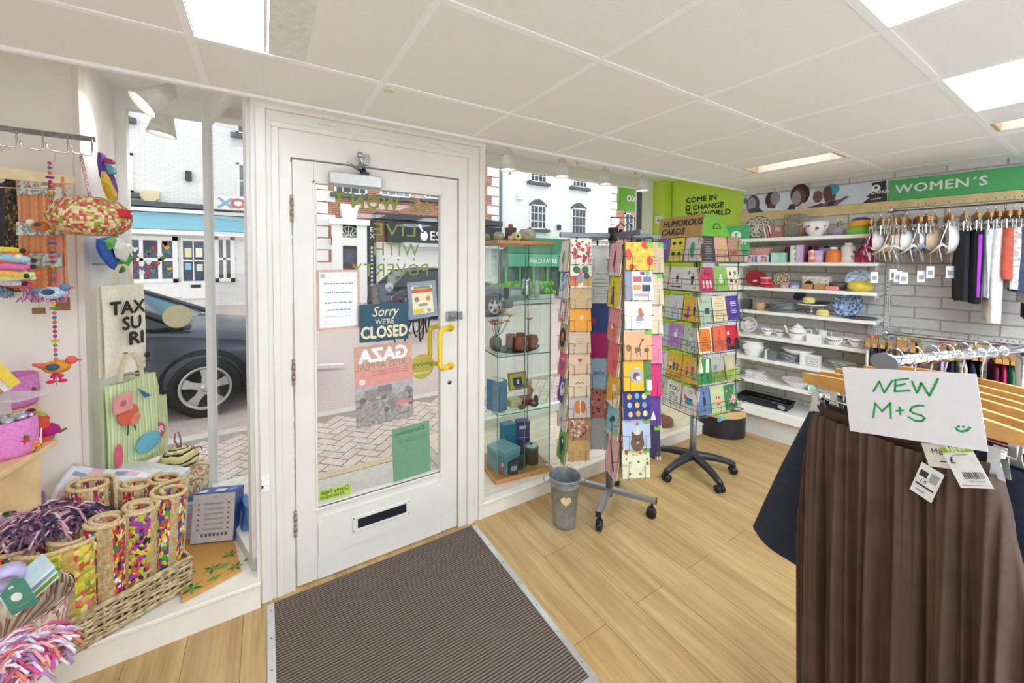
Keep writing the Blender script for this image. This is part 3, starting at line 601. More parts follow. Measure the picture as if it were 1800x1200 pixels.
# ================================================================ parked car and bicycles
def make_car(name, label, col, loc, rz=0):
    t = thing(name, label, 'car', loc, rz); P = M(col, .22, .35, var=.03); TR = M('#1a1a1c', .7); GL = M('#26333a', .06, var=.3, scale=2); hw = .88
    st = [(0, .62, .95, .80), (.12, .66, 1.0, .95), (.6, .95, 1.02, 1.0), (1.5, .98, 1.0, 1.0), (2.9, .96, .98, 1.0), (3.15, .93, .97, 1.0), (3.7, .84, .90, .98), (4.0, .72, .80, .92), (4.16, .55, .68, .8), (4.2, .5, .6, .6)]
    vs = []; fs = []
    for x, zb, zt, q in st:
        w = hw*q; h = [(-w*.9, .2), (-w*.99, .3), (-w, .55), (-w*.985, zb*.82+.08), (-w*.94, zb), (-w*.7, zt), (0, zt+.03)]; vs += [(x, y, z) for y, z in h]+[(x, -y, z) for y, z in reversed(h[:-1])]
    n = 13
    for i in range(len(st)-1):
        for j in range(n): fs.append((i*n+j, i*n+(j+1) % n, (i+1)*n+(j+1) % n, (i+1)*n+j))
    fs += [tuple(range(n)), tuple(range(len(st)*n-1, (len(st)-1)*n-1, -1))]
    mb = MB(); mb.add(vs, fs, P, True); mb.build('body', t)
    # glasshouse
    gs = [(.35, .99, .80, .99), (.75, .97, .66, 1.38), (1.5, .97, .62, 1.46), (2.25, .97, .60, 1.42), (2.65, .97, .66, 1.25), (3.2, .96, .76, .985)]
    vs = []; fs = []
    for x, z0, wt, zt in gs: vs += [(x, -.84, z0), (x, -wt, zt), (x, wt, zt), (x, .84, z0)]
    for i in range(len(gs)-1):
        for j in range(3): fs.append((i*4+j, i*4+j+1, i*4+5+j, i*4+4+j))
    mb = MB(); mb.add(vs, fs, GL); mb.build('windows', t)
    mb = MB(); mb.add([(x, s_*wt*q, zt+.012) for x, z0, wt, zt in gs[1:4] for s_, q in ((-1, 1), (-.5, 1), (.5, 1), (1, 1))], [(i*4+j, i*4+j+1, i*4+5+j, i*4+4+j) for i in range(2) for j in range(3)], P, True); mb.build('roof', t)
    mb = MB()
    for s_ in (-1, 1):
        mb.tube([(.35, s_*.82, .99), (.75, s_*.68, 1.38), (1.5, s_*.64, 1.46), (2.25, s_*.62, 1.42), (2.65, s_*.68, 1.25), (3.25, s_*.80, .97)], .035, P, 8); mb.tube([(1.7, s_*.85, .98), (1.72, s_*.64, 1.45)], .03, TR, 6)
    mb.build('pillars', t)
    for s_ in (-1, 1): mb = MB(); mb.ell((2.75, s_*1.0, 1.02), (.08, .11, .075), P, 14, 10); mb.box(2.72, 2.78, min(s_*.84, s_*.95), max(s_*.84, s_*.95), .97, 1.0, TR); mb.build('wing_mirror', t)
    mb = MB()
    for x in (1.62, 2.75): mb.box(x, x+.012, -.886, -.874, .34, .92, TR)
    mb.box(1.4, 1.58, -.90, -.875, .82, .85, P, .006); mb.box(.9, 3.1, -.89, -.87, .26, .33, TR); mb.build('door_seams', t)
    for s_ in (-1, 1): mb = MB(); mb.ell((3.98, s_*.66, .72), (.2, .14, .07), M('#cfd6db', .1, .2), 14, 8); mb.build('headlamp', t)
    ALY = M('#c9c9cb', .3, .6)
    for x in (.8, 3.38):
        for s_ in (-1, 1):
            wt = MB(); wt.at((x, s_*.80, .325), (1, 0, 0), (0, 0, 1), (0, s_, 0)); wt.lathe([(.22, -.09), (.30, -.09), (.325, -.06), (.325, .07), (.30, .095), (.225, .095), (.22, .08)], TR, n=36); wt.lathe([(.001, .02), (.22, .02), (.001, .021)], BLACK, n=24); wo = wt.build('wheel', t)
            mb = MB(); mb.at((x, s_*.80, .325), (1, 0, 0), (0, 0, 1), (0, s_, 0)); mb.lathe([(.205, .085), (.232, .098), (.228, .105), (.2, .09), (.205, .085)], ALY, n=36)
            for k in range(5):
                q = 2*PI*k/5+.3; c, d = math.cos(q), math.sin(q); pts = []
                for r_, w_ in ((.03, .04), (.12, .034), (.21, .055)): pts += [(r_*c-w_*d, r_*d+w_*c, .085), (r_*c+w_*d, r_*d-w_*c, .085)]
                mb.add(pts, [(0, 1, 3, 2), (2, 3, 5, 4)], ALY)
            mb.lathe([(.001, .1), (.045, .098), (.05, .08)], ALY, n=18); mb.build('alloy_rim', wo)
            mb = MB(); mb.at((x, s_*.885, .34), (1, 0, 0), (0, 0, 1), (0, s_, 0)); mb.add([(r_*math.cos(PI*k/20), r_*math.sin(PI*k/20), zz) for k in range(-2, 23) for r_, zz in ((.33, -.02), (.40, .006))], [(2*k, 2*k+1, 2*k+3, 2*k+2) for k in range(24)], TR); mb.build('wheel_arch', t)
    return t
w_ = ony(362, 681, 5.25); g_z = w_.z-.325
c1_ = make_car('parked_car', 'dark grey hatchback parked at the kerb outside the left window', '#4a505c', (w_.x-3.38, 5.25+.88, g_z))
p = ony(775, 505, 11.2); c2_ = dup(c1_, (p.x-2.0, 11.2, gz(p.x, 11.2)-.02), 0.0, 'dark car parked across the road, seen between the door notices')
def bicycle(label, loc, rz, col):
    t = thing('bicycle', label, 'bicycle', loc, rz); P = M(col, .35, .2); T = M('#1f1f22', .6); R_ = .34
    for x in (0, 1.02):
        mb = MB(); mb.tube([(x+R_*math.cos(2*PI*k/28), 0, R_+R_*math.sin(2*PI*k/28)) for k in range(28)], .018, T, 6, closed=True)
        for k in range(14): q = 2*PI*k/14; mb.tube([(x, .0, R_), (x+R_*.96*math.cos(q), 0, R_+R_*.96*math.sin(q))], .003, STEEL, 3)
        mb.build('wheel', t)
    mb = MB(); bb = (.42, 0, .28); sd = (.3, 0, .82); hd = (.86, 0, .86)
    for a, b in ((bb, sd), (bb, (.9, 0, .72)), (sd, hd), ((0, 0, R_), bb), ((0, 0, R_), sd), (hd, (1.02, 0, R_))): mb.tube([a, b], .017, P, 7)
    mb.build('frame', t); mb = MB(); mb.tube([(.28, 0, .82), (.26, 0, .95)], .013, STEEL, 6); mb.ell((.24, 0, .97), (.13, .07, .03), T); mb.build('saddle', t)
    mb = MB(); mb.tube([(.86, 0, .86), (.84, 0, 1.0), (.9, 0, 1.02)], .012, STEEL, 6); mb.tube([(.86, -.27, 1.0), (.92, -.1, 1.03), (.92, .1, 1.03), (.86, .27, 1.0)], .011, T, 6); mb.build('handlebar', t); return t
for k, (px, y, rz, c, lab) in enumerate(((722, 7.6, .9, '#2c2d33', 'black bicycle on the road side, left of the yellow pull handle'), (757, 7.9, 1.1, '#5a3a66', 'purple framed bicycle behind the yellow pull handle'), (690, 8.2, .6, '#6d2f33', 'dark red bicycle partly behind the hanging closed sign'))):
    p = ony(px, 600, y); bicycle(lab, (p.x-.2, y, gz(p.x, y)-.02), rz, c)
# ================================================================ card spinners
def zat(px, py, X, Y): d = ray(px, py); return EYE+d.z*math.hypot(X, Y)/math.hypot(d.x, d.y)
PRINT = dict(rough=.5, var=.03)
def P_(c): return M(c, .5, var=.03)
def art_on(mb, art, w, h):
    y = -.0008
    for a in art:
        k = a[0]; y -= .00025
        if k == 'd': mb.pdisc(a[1]*w, a[2]*h, a[3]*w, P_(a[4]), y, rz=(a[5]*w if len(a) > 5 else None))
        elif k == 'r': mb.prect(a[1]*w, a[2]*w, a[3]*h, a[4]*h, P_(a[5]), y)
        elif k == 'l': mb.pline([(x*w, z*h) for x, z in a[1]], a[2]*w, P_(a[3]), y)
        elif k == 'p': mb.pr([(x*w, z*h) for x, z in a[1]], P_(a[2]), y)
        elif k == 't': mb.text(a[1], a[2]*w, a[3]*h, a[4]*h, P_(a[5]), y, 'CENTER', a[6] if len(a) > 6 else .02, a[7] if len(a) > 7 else 1)
        elif k == 'dots':
            r_ = random.Random(a[3])
            for _ in range(a[1]): mb.pdisc((r_.random()-.5)*.84*w, (.08+r_.random()*.84)*h, a[4]*w*(.6+.8*r_.random()), P_(r_.choice(a[2])), y-.0003*r_.random(), 7)
        elif k == 'lines':
            r_ = random.Random(a[3])
            for i in range(a[1]):
                z = a[4]+(a[5]-a[4])*i/max(1, a[1]-1); q = a[6]*(.6+.4*r_.random()); mb.prect(-q*w, q*w, (z-.011)*h, (z+.011)*h, P_(a[2]), y)
        elif k == 'heart':
            x, z, s_ = a[1]*w, a[2]*h, a[3]*w; mb.pr([(x+s_*.062*16*math.sin(t)**3, z+s_*.062*(13*math.cos(t)-5*math.cos(2*t)-2*math.cos(3*t)-math.cos(4*t))) for t in [2*PI*q/18 for q in range(18)]], P_(a[4]), y)
        elif k == 'man':          # a small standing figure: head, body, legs
            x, z, s_ = a[1], a[2], a[3]; mb.pdisc(x*w, (z+s_*.42)*h, s_*.1*h, P_('#d9a98a'), y-.0002, 9); mb.pdisc(x*w, (z+s_*.48)*h, s_*.09*h, P_(a[5]), y-.0001, 9, s_*.06*h)
            mb.pr([((x-.13*s_)*w, z*h), ((x+.13*s_)*w, z*h), ((x+.2*s_)*w, (z+.3*s_)*h), ((x-.2*s_)*w, (z+.3*s_)*h)], P_(a[4]), y); mb.prect((x-.11*s_)*w, (x+.11*s_)*w, (z-.28*s_)*h, z*h, P_(a[6]), y)
def card(label, loc, a, tilt, w, h, col, art=(), group=None, t=.0035, edge='#c7ab80', name='greeting_card', cat='greeting card'):
    mb = MB(); mb.rz((0, 0, 0), 0, tilt)
    mb.box(-w/2, w/2, 0, t, 0, h, P_(edge)); mb.prect(-w/2, w/2, 0, h, P_(col)); art_on(mb, art, w, h)
    return one(mb, name, label, cat, loc, a, group)
BEHIND = {}
def stack_behind(loc, a, tilt, w, h, n, label, group, pitch=.006):
    """the cards and envelopes packed behind the front card of a pocket"""
    for k in range(n):
        u = Vector((math.cos(a), math.sin(a), 0)); y = Vector((-math.sin(a), math.cos(a), 0))
        p = Vector(loc)+y*(pitch*(k+1)); key = (round(w, 3), round(h, 3), round(tilt, 3), k % 3)
        if key not in BEHIND:
            mb = MB(); mb.rz((0, 0, 0), 0, tilt); mb.box(-w/2, w/2, 0, .0045, 0, h*(.985-.01*(k % 3)), P_(['#b7976a', '#efe9dc', '#a98a5f'][k % 3])); BEHIND[key] = mb.build('greeting_card', None, p, a); tag(BEHIND[key], label, 'greeting card', group)
        else:
            o = BEHIND[key].copy(); COL.objects.link(o); o.location = p; o.rotation_euler.z = a; o['label'] = label; o['group'] = group
ORD = ['top', 'second', 'third', 'fourth', 'fifth', 'sixth', 'seventh', 'eighth', 'ninth', 'lowest']
G = '#78b43c'; TAGL = ('r', .27, .5, .84, 1, G)
# ---- four-tower card stand on a cross base
SA = Vector((1.855, 1.755, 0)); sa = thing('card_spinner', 'grey four-armed card stand with tall narrow towers on a crossed castor base', 'card stand', SA)
LEG = M('#9b9da2', .35, .6, var=.03)
mb = MB(); mb.cyl((0, 0, .07), (0, 0, 1.74), .022, LEG, n=14); mb.build('pole', sa)
for ang in (211.6, 301, 31.6, 121):
    t = math.radians(ang); d = Vector((math.cos(t), math.sin(t), 0)); n_ = Vector((-d.y, d.x, 0)); mb = MB(); mb.at((0, 0, 0), d, n_)
    mb.box(.0, .285, -.016, .016, .095, .125, LEG, .004); mb.box(.285, .289, -.017, .017, .094, .126, BLACK); lg = mb.build('leg', sa)
    mb = MB(); mb.at((0, 0, 0), d, n_); mb.cyl((.262, 0, .096), (.262, 0, .06), .008, BLACK); mb.cyl((.258, -.016, .031), (.258, .016, .031), .03, BLACK, n=16); mb.box(.236, .28, -.019, .019, .03, .066, BLACK, .008); mb.build('castor', lg)
ARMS = [math.radians(q) for q in (-147.7+25+155, -147.7+25+65, -147.7+25+245, -147.7+25+335)]
rv = Vector((.846, -.533, 0)); fv = Vector((.533, .846, 0))
TOW = {'A': rv*-.235+fv*-.05, 'B': rv*.05+fv*-.225, 'C': rv*-.05+fv*.215, 'D': rv*.215+fv*.05}
mb = MB()
for p in TOW.values():
    d = p.normalized(); n_ = Vector((-d.y, d.x, 0)); mb.at((0, 0, 0), d, n_); mb.box(0, p.length+.11, -.013, .013, 1.715, 1.745, M('#77797d', .4, .5), .003)
mb.T = None; mb.cyl((0, 0, 1.70), (0, 0, 1.78), .03, BLACK); mb.build('top_cross', sa)
zt = 1.78; mb = MB(); mb.at((0, 0, 0), rv, fv); q = [(.06+.075*sx, 0, 1.80+.045*sz) for sx, sz in ((-1, -1), (-1, 1), (1, 1), (1, -1))]
mb.tube(q, .004, BLACK, 6, closed=True); mb.tube([(.0, 0, 1.77), (.03, 0, 1.79), (.045, 0, 1.815), (.07, 0, 1.79), (.095, 0, 1.815), (.12, 0, 1.79)], .004, BLACK, 6); mb.cyl((.05, 0, 1.74), (.05, 0, 1.77), .012, BLACK); mb.build('sign_clip', sa)
PHI = math.atan2(-SA.y, -SA.x)
def tower(key, half, faces, phi):
    """one wire tower of the stand; faces: {face number: [(card width, height, bottom z, colour, art, description)]}"""
    c = TOW[key]; tw = MB()
    tw.cyl((c.x, c.y, .42), (c.x, c.y, 1.73), .006, WIRE, n=6)
    for k in range(4):
        t = phi+PI/4+k*PI/2; x, y = c.x+half*1.25*math.cos(t), c.y+half*1.25*math.sin(t); tw.cyl((x, y, .43), (x, y, 1.70), .003, WIRE, n=5)
    for z in (.43, .85, 1.3, 1.70): tw.tube([(c.x+half*1.25*math.cos(phi+PI/4+k*PI/2), c.y+half*1.25*math.sin(phi+PI/4+k*PI/2), z) for k in range(4)], .0025, WIRE, 5, closed=True)
    to = tw.build('card_tower', sa)
    for fk, (fname, rows) in faces.items():
        f = phi+fk*PI/2; n_ = Vector((math.cos(f), math.sin(f), 0)); a = f+PI/2; u = Vector((math.cos(a), math.sin(a), 0))
        for i, (w, h, z, col, art, desc, beh) in enumerate(rows):
            base = SA+c+n_*(half+.018); p = Vector((base.x, base.y, z)); tilt = .12
            if desc: card(f"{desc}, {ORD[min(i, 9)] if i < len(rows)-1 else 'lowest'} on the {fname}", p, a, tilt, w, h, col, art)
            if beh: stack_behind(p, a, tilt, w*.98, h*.97, beh, 'plain card or envelope packed behind others in a tower of the stand', 'cards packed in the tower pockets')
            mb = MB(); lp = c+n_*(half+.012); mb.at((lp.x, lp.y, z-.006), u, -n_)
            x1 = w*.30; zz = h*.52; yf = -.013
            mb.tube([(-w*.52, .03, zz), (-w*.5, yf, zz), (-x1, yf, zz), (-x1, yf, 0), (-x1, .02, 0)], .0013, WIRE, 4); mb.tube([(w*.52, .03, zz), (w*.5, yf, zz), (x1, yf, zz), (x1, yf, 0), (x1, .02, 0)], .0013, WIRE, 4)
            mb.tube([(-w*.5, .02, 0), (w*.5, .02, 0)], .0013, WIRE, 4); mb.build('wire_pocket', to)
def rows(c, half, f, px, tops, bot, w, specs, behind, hk=.97):
    """heights of the rows from the photograph, on the face plane"""
    q = SA+c+Vector((math.cos(f), math.sin(f), 0))*(half+.02); zs = [zat(px, y, q.x, q.y) for y in tops+[bot]]; out = []
    for i, (col, art, desc) in enumerate(specs):
        ht = zs[i]-zs[i+1]; ww = w[i] if isinstance(w, list) else w; out.append((ww, ht*hk, zs[i+1]+.004, col, art, desc, behind[i % len(behind)]))
    return out
phA = PHI+math.radians(24); cA = TOW['A']; hA = .075
fA = rows(cA, hA, phA, 1026, [419, 465, 506, 543, 583, 622, 658, 698, 736, 773], 812, .132, [
    ('#efe0c4', [('r', -.42, .42, .1, .9, '#f4e4d2'), ('dots', 38, ['#c8232f', '#d84a50', '#8a2030', '#e07a7a', '#5f7a3a'], 3, .075)], 'cream card covered in small red fruits'),
    ('#e9dcc0', [('d', -.2, .78, .17, '#2f5f3c'), ('d', .2, .78, .17, '#2b6a44'), ('d', 0, .62, .1, '#e0567a'), ('r', -.5, -.15, .05, .5, '#e0703a'), ('d', -.1, .35, .2, '#8a8f94'), ('r', .08, .5, .05, .45, '#c59a4c'), ('d', .25, .5, .15, '#3a3f44'), ('d', -.32, .4, .12, '#d94a4a')], 'abstract flower card in green, orange and grey'),
    ('#c2a574', [('dots', 30, ['#a88a58', '#d3ba8c'], 5, .02), ('heart', 0, .75, .05, '#8a6a2a')], 'speckled kraft card'),
    ('#e79a1f', [('d', .05, .62, .09, '#f5f1e6'), ('d', .05, .62, .04, '#d9a12c')], 'orange card with a small white flower'),
    ('#cdb79a', [('lines', 3, '#9a8468', 4, .45, .65, .25), ('heart', -.25, .35, .05, '#b0473f')], 'beige card with faint lettering'),
    ('#d5b899', [('heart', 0, .66, .1, '#b02c33'), ('lines', 1, '#a98c70', 4, .45, .46, .15)], 'pinkish kraft card with a small red heart'),
    ('#d6c3a3', [('l', [(-.2, .55), (-.08, .62), (0, .57), (.08, .62), (.2, .55)], .03, '#6d5a45'), ('lines', 1, '#a5906f', 4, .4, .41, .12)], 'cream kraft card with a thin moustache'),
    ('#bfb8b4', [('d', -.08, .5, .18, '#c9762f', .3), ('d', .16, .5, .14, '#b8673a', .28), ('l', [(.03, .2), (.03, .8)], .03, '#efe6d8')], 'grey card with two orange leaves'),
    ('#a9785c', [('dots', 42, ['#c9a183', '#8a3f3a', '#d3b59c', '#6d4434', '#e0cbb4'], 9, .06)], 'brown card with a dense rose pattern'),
    ('#bd9a63', [('d', .08, .62, .15, '#c9a040'), ('l', [(.08, .5), (0, .3)], .02, '#8d6d2f'), ('lines', 1, '#8d6d3f', 4, .2, .21, .2)], 'kraft card with a golden balloon')], [2])
f2 = phA-PI/2
fAl = rows(cA, hA, f2, 990, [421, 478, 524, 568, 618, 661, 708, 753], 810, .145, [
    ('#f0eeea', [('d', 0, .45, .16, '#9a95a0', .3), ('d', .1, .35, .1, '#c7a24a')], 'white card with a grey flower sketch'),
    ('#e6eaf3', [('dots', 18, ['#6f86c4', '#9fb2de', '#c9d3ee'], 2, .11)], 'blue and white cloud patterned card'),
    ('#f1ece6', [('r', -.42, -.25, .05, .95, '#d79ac2'), ('r', .25, .42, .05, .95, '#cf5f8d'), ('r', -.25, .25, .8, .95, '#8fb25a'), ('r', -.25, .25, .05, .2, '#c9a23e'), ('d', 0, .55, .16, '#ffffff')], 'white card inside a bright floral frame'),
    ('#d2b38a', [('d', -.02, .5, .42, '#2a2b2e'), ('d', -.02, .5, .2, '#e2723c'), ('d', -.06, .53, .07, '#6fb06a'), ('d', .04, .46, .06, '#d8424a')], 'kraft card with a black vinyl record'),
    ('#e0607c', [('heart', 0, .45, .3, '#c02a68'), ('heart', -.05, .5, .18, '#6f6fb8'), ('d', .05, .7, .08, '#f3c0cc')], 'pink card with swirled hearts'),
    ('#6a3aa6', [('d', 0, .52, .24, '#f2eef5', .3), ('d', 0, .6, .12, '#6a3aa6'), ('r', .3, .5, .0, 1, '#8fbf7c')], 'purple card with a white number nine'),
    ('#dedddb', [('d', .05, .4, .15, '#d7a3b4'), ('lines', 3, '#a9a9a9', 2, .7, .85, .25), ('d', -.1, .3, .08, '#9fb87a')], 'pale grey card with pink drawing'),
    ('#79b348', [('d', -.03, .5, .26, '#26335c', .38), ('d', .02, .62, .1, '#ffffff'), ('p', [(-.1, .2), (.1, .2), (0, .4)], '#3f5f9a')], 'green card with a dark blue bird')], [3, 2])
tower('A', hA, {0: ("left tower's front", fA), -1: ("left tower's side", fAl)}, phA)
phB = PHI+math.radians(22); cB = TOW['B']; hB = .095
fB = rows(cB, hB, phB, 1110, [425, 475, 528, 579, 633, 687, 737, 789], 840, .16, [
    ('#e2b42c', [('dots', 40, ['#f1d04a', '#c98f1e', '#d8b53a', '#9aa83a'], 6, .05), ('d', -.4, .55, .11, '#d3342c', .2), ('d', .2, .9, .13, '#cf2f2a'), ('d', .36, .32, .12, '#d8362c', .16), ('d', -.3, .1, .1, '#b8342a')] + [TAGL], 'yellow pasta and tomatoes card'),
    ('#e8e1d6', [('r', -.5, -.25, 0, 1, '#8b8fa0'), ('r', -.22, .1, .62, .8, '#c2434b'), ('r', .15, .45, .62, .8, '#5b6a9c'), ('r', -.22, .05, .35, .52, '#d98a4a'), ('r', .1, .4, .3, .52, '#2f3550'), ('r', -.2, .3, .12, .22, '#c99a9a'), ('r', .05, .2, .86, .96, '#7a3a8a'), ('d', .32, .9, .08, G)], 'patchwork card of red and navy word blocks'),
    ('#ece2cb', [('p', [(-.12, .3), (.2, .3), (.12, .48), (-.05, .5)], '#8d8a92'), ('d', .06, .6, .08, '#b56a42', .14), ('d', .12, .5, .07, '#a3663f'), ('lines', 2, '#8f8a9a', 3, .24, .3, .14)], 'large cream card with a small brown dog drawing'),
    ('#e0a476', [('r', -.5, .5, .93, 1, '#efe3cf'), ('l', [(-.1, .25), (.02, .4), (.16, .68), (.2, .66)], .05, '#7d5a3a'), ('d', -.02, .35, .12, '#7d5a3a', .08), ('d', .3, .32, .1, '#6d5a4a', .07), ('d', -.35, .4, .09, '#8a6a50', .12), ('l', [(-.05, .12), (-.05, .3)], .02, '#6d4f33'), ('l', [(.06, .12), (.06, .3)], .02, '#6d4f33')] + [TAGL], 'peach card with a giraffe and other animals'),
    ('#e7b327', [('d', -.05, .5, .25, '#a9adb0'), ('d', -.05, .48, .13, '#7d5138'), ('d', .02, .42, .08, '#f1ede2'), ('r', .22, .5, 0, 1, '#4f7d3a'), ('lines', 1, '#f1f1e6', 2, .75, .76, .06), ('r', .3, .5, 0, .35, '#e6dfc8')], 'yellow card with a robin wreath'),
    ('#2a3478', [('d', x, z, .085, c, .1) for x, z, c in [(-.28, .8, '#d9a94a'), (0, .82, '#7fa7c4'), (.26, .8, '#e9d9a0'), (-.28, .5, '#a3b8c8'), (.0, .5, '#e2b53a'), (.26, .5, '#8f93b0'), (-.26, .18, '#d9b37a'), (.02, .2, '#c9a23f'), (.28, .2, '#efdf9a')]]+[TAGL], 'navy card with nine golden birds in rows'),
    ('#b5c1d8', [('d', .02, .2, .25, '#6d5040', .28), ('p', [(-.2, .35), (-.18, .62), (-.04, .46)], '#6d5040'), ('p', [(.24, .35), (.22, .62), (.08, .46)], '#6d5040'), ('p', [(-.08, .48), (.12, .48), (.03, .82)], '#cfd8b0'), ('d', .03, .84, .05, '#c8383c'), ('d', -.05, .33, .03, '#2a241f'), ('d', .1, .33, .03, '#2a241f'), ('d', .03, .22, .05, '#b98f80')]+[TAGL], 'pale blue card of a cat in party hat'),
    ('#dfe3bb', [('dots', 34, ['#c4473a', '#5d7d3a', '#d98a5a', '#8a2f2a', '#e8c3a0', '#4f6a4a'], 12, .045), ('r', -.18, .22, .35, .75, '#e3e6c2')]+[TAGL], 'pale green card with a wreath of red flowers')], [3])
fBl = rows(cB, hB, phB-PI/2, 1068, [426, 485, 541, 600, 658, 711, 766], 834, .15, [
    ('#e9b3bf', [('d', .05, .5, .1, '#3b3b45', .34), ('l', [(.05, .15), (.05, .9)], .02, '#2c2c34'), ('r', -.5, .5, 0, .1, '#d9e3ea')], 'pink card with a dark feather'),
    ('#e6d92f', [('d', -.05, .62, .08, '#5a4a6a'), ('p', [(-.2, .1), (.15, .1), (.05, .55), (-.12, .55)], '#6a4f86'), ('l', [(-.25, .45), (-.05, .85)], .04, '#3f3550')], 'bright yellow card with a purple dancer'),
    ('#ea8a9c', [('l', [(-.45+.2*k, .55), (-.25+.2*k, .98)], .06, '#f3c2c8') for k in range(4)]+[('d', 0, .3, .26, '#d9883f'), ('d', -.05, .45, .12, '#f3efe8'), ('d', .02, .5, .07, '#5a4030')], 'pink striped card with a small dog'),
    ('#e96a6c', [('l', [(-.1, .75), (.25, .2)], .03, '#7d2f3a')], 'coral card with one dark pencil line'),
    ('#efb32c', [('p', [(-.5, 0), (.5, 0), (.5, .35), (-.1, .1)], '#e9eaec'), ('d', .15, .6, .18, '#eef0f2', .14), ('d', .2, .42, .1, '#b8c3cc')], 'yellow card with a white cloud'),
    ('#86c6da', [('d', .1, .6, .17, '#2d4a4a', .1), ('l', [(.08, .15), (.1, .58)], .04, '#4a3a2a'), ('d', -.08, .48, .12, '#2d4a4a', .08), ('r', -.5, .5, 0, .14, '#d9cfae')], 'light blue card with dark palm trees'),
    ('#f0bcc4', [('l', [(-.25, .8), (.3, .2)], .12, '#2f2a3a'), ('heart', .1, .12, .06, '#a03040')], 'pale pink card with a thick dark stroke')], [5])
tower('B', hB, {0: ("nearest tower's front", fB), -1: ("nearest tower's left side", fBl)}, phB)
cD = TOW['D']; phD = PHI+math.radians(20)
fD = rows(cD, hB, phD, 1143, [425, 480, 536, 588, 640, 698, 750], 805, .16, [
    ('#cdb28a', [TAGL, ('lines', 3, '#8a6f4a', 3, .3, .5, .3)], 'kraft card with a green price corner'), ('#d6c3a0', [TAGL], 'plain kraft card with a green corner'), ('#dccbab', [], 'plain beige card'),
    ('#e07f9c', [('d', 0, .25, .1, '#c22b4f')], 'rose pink card'), ('#d6246f', [], 'magenta card'), ('#61308a', [('p', [(.05, .2), (.3, .2), (.2, .5)], '#e9dfe9')], 'purple card with a white wedge'), ('#2f2747', [TAGL, ('dots', 8, ['#c9b3d6', '#8f7fb0'], 4, .03)], 'dark indigo card')], [3])
fDl = rows(cD, hB, phD+PI/2, 1158, [427, 484, 536, 588, 640, 692, 748], 800, .15, [('#5a7f45', [], None)]*7, [5])
tower('D', hB, {0: ("right rear tower", fD), 1: ('', fDl)}, phD)
cC = TOW['C']; phC = PHI+math.radians(14)
fC = rows(cC, hB, phC, 1046, [430, 480, 533, 585, 630, 684, 735], 790, .15, [
    ('#eceae2', [], 'plain white card'), ('#f0efea', [('lines', 6, '#9aa0a6', 3, .2, .8, .4)], 'white card with ruled lines'), ('#394a8f', [('d', -.3, .4, .15, '#c23a56')], 'blue card with a red spot'), ('#c01f66', [], 'deep magenta card'),
    ('#a9c9de', [('t', 'little', .0, .45, .15, '#4f7396')], 'pale blue card with handwriting'), ('#c9806f', [('dots', 25, ['#9a3a34', '#e2b8a8', '#7d8a5a'], 4, .06)], 'red floral card'), ('#b8bcc2', [], 'plain grey card')], [2])
tower('C', hB, {0: ("far middle tower", fC)}, phC)
# ---- square drum spinner on a five-star base
SB = Vector((2.71, 1.73, 0)); sb = thing('card_spinner', 'square wire drum card spinner on a black five-armed castor base, right of the bucket', 'card stand', SB)
mb = MB(); mb.cyl((0, 0, .1), (0, 0, .5), .024, LEG, n=14); mb.cyl((0, 0, .5), (0, 0, 1.76), .012, LEG, n=10); mb.build('pole', sb)
ARM = M('#2c2e33', .38, var=.03)
for ang in (-111, -39, 33, 105, 177):
    t = math.radians(ang); d = Vector((math.cos(t), math.sin(t), 0)); n_ = Vector((-d.y, d.x, 0)); mb = MB(); mb.at((0, 0, 0), d, n_); vs = []; fs = []
    K = 10
    for k in range(K+1):
        s_ = k/K; x = .3*s_; zc = .125-.055*s_**2.2; w = .030-.012*s_; hh = .024-.008*s_
        for (yy, zz) in ((-w, -hh), (w, -hh), (w, hh*.4), (w*.55, hh), (-w*.55, hh), (-w, hh*.4)): vs.append((x, yy, zc+zz))
    for k in range(K):
        for j in range(6): fs.append((k*6+j, k*6+(j+1) % 6, k*6+6+(j+1) % 6, k*6+6+j))
    fs += [tuple(range(K*6, K*6+6)), (5, 4, 3, 2, 1, 0)]; mb.add(vs, fs, ARM, True); lg = mb.build('base_arm', sb)
    mb = MB(); mb.at((0, 0, 0), d, n_)
    for s_ in (-1, 1): mb.cyl((.288, s_*.006, .027), (.288, s_*.026, .027), .026, BLACK, n=16)
    mb.box(.275, .3, -.012, .012, .025, .066, BLACK, .004); mb.build('castor', lg)
mb = MB(); mb.cyl((0, 0, .1), (0, 0, .15), .04, ARM); mb.build('hub', sb)
PB = math.atan2(-SB.y, -SB.x); fL, fR = PB-math.radians(41), PB+math.radians(49); hs = .20
corner = SB+Vector((math.cos(fL), math.sin(fL), 0))*hs+Vector((math.cos(fR), math.sin(fR), 0))*hs
TB = [zat(1240, y, corner.x, corner.y) for y in (459, 512, 567, 622, 678, 733)]; TT = [zat(1240, y, corner.x, corner.y) for y in (411, 467, 520, 575, 630, 684)]
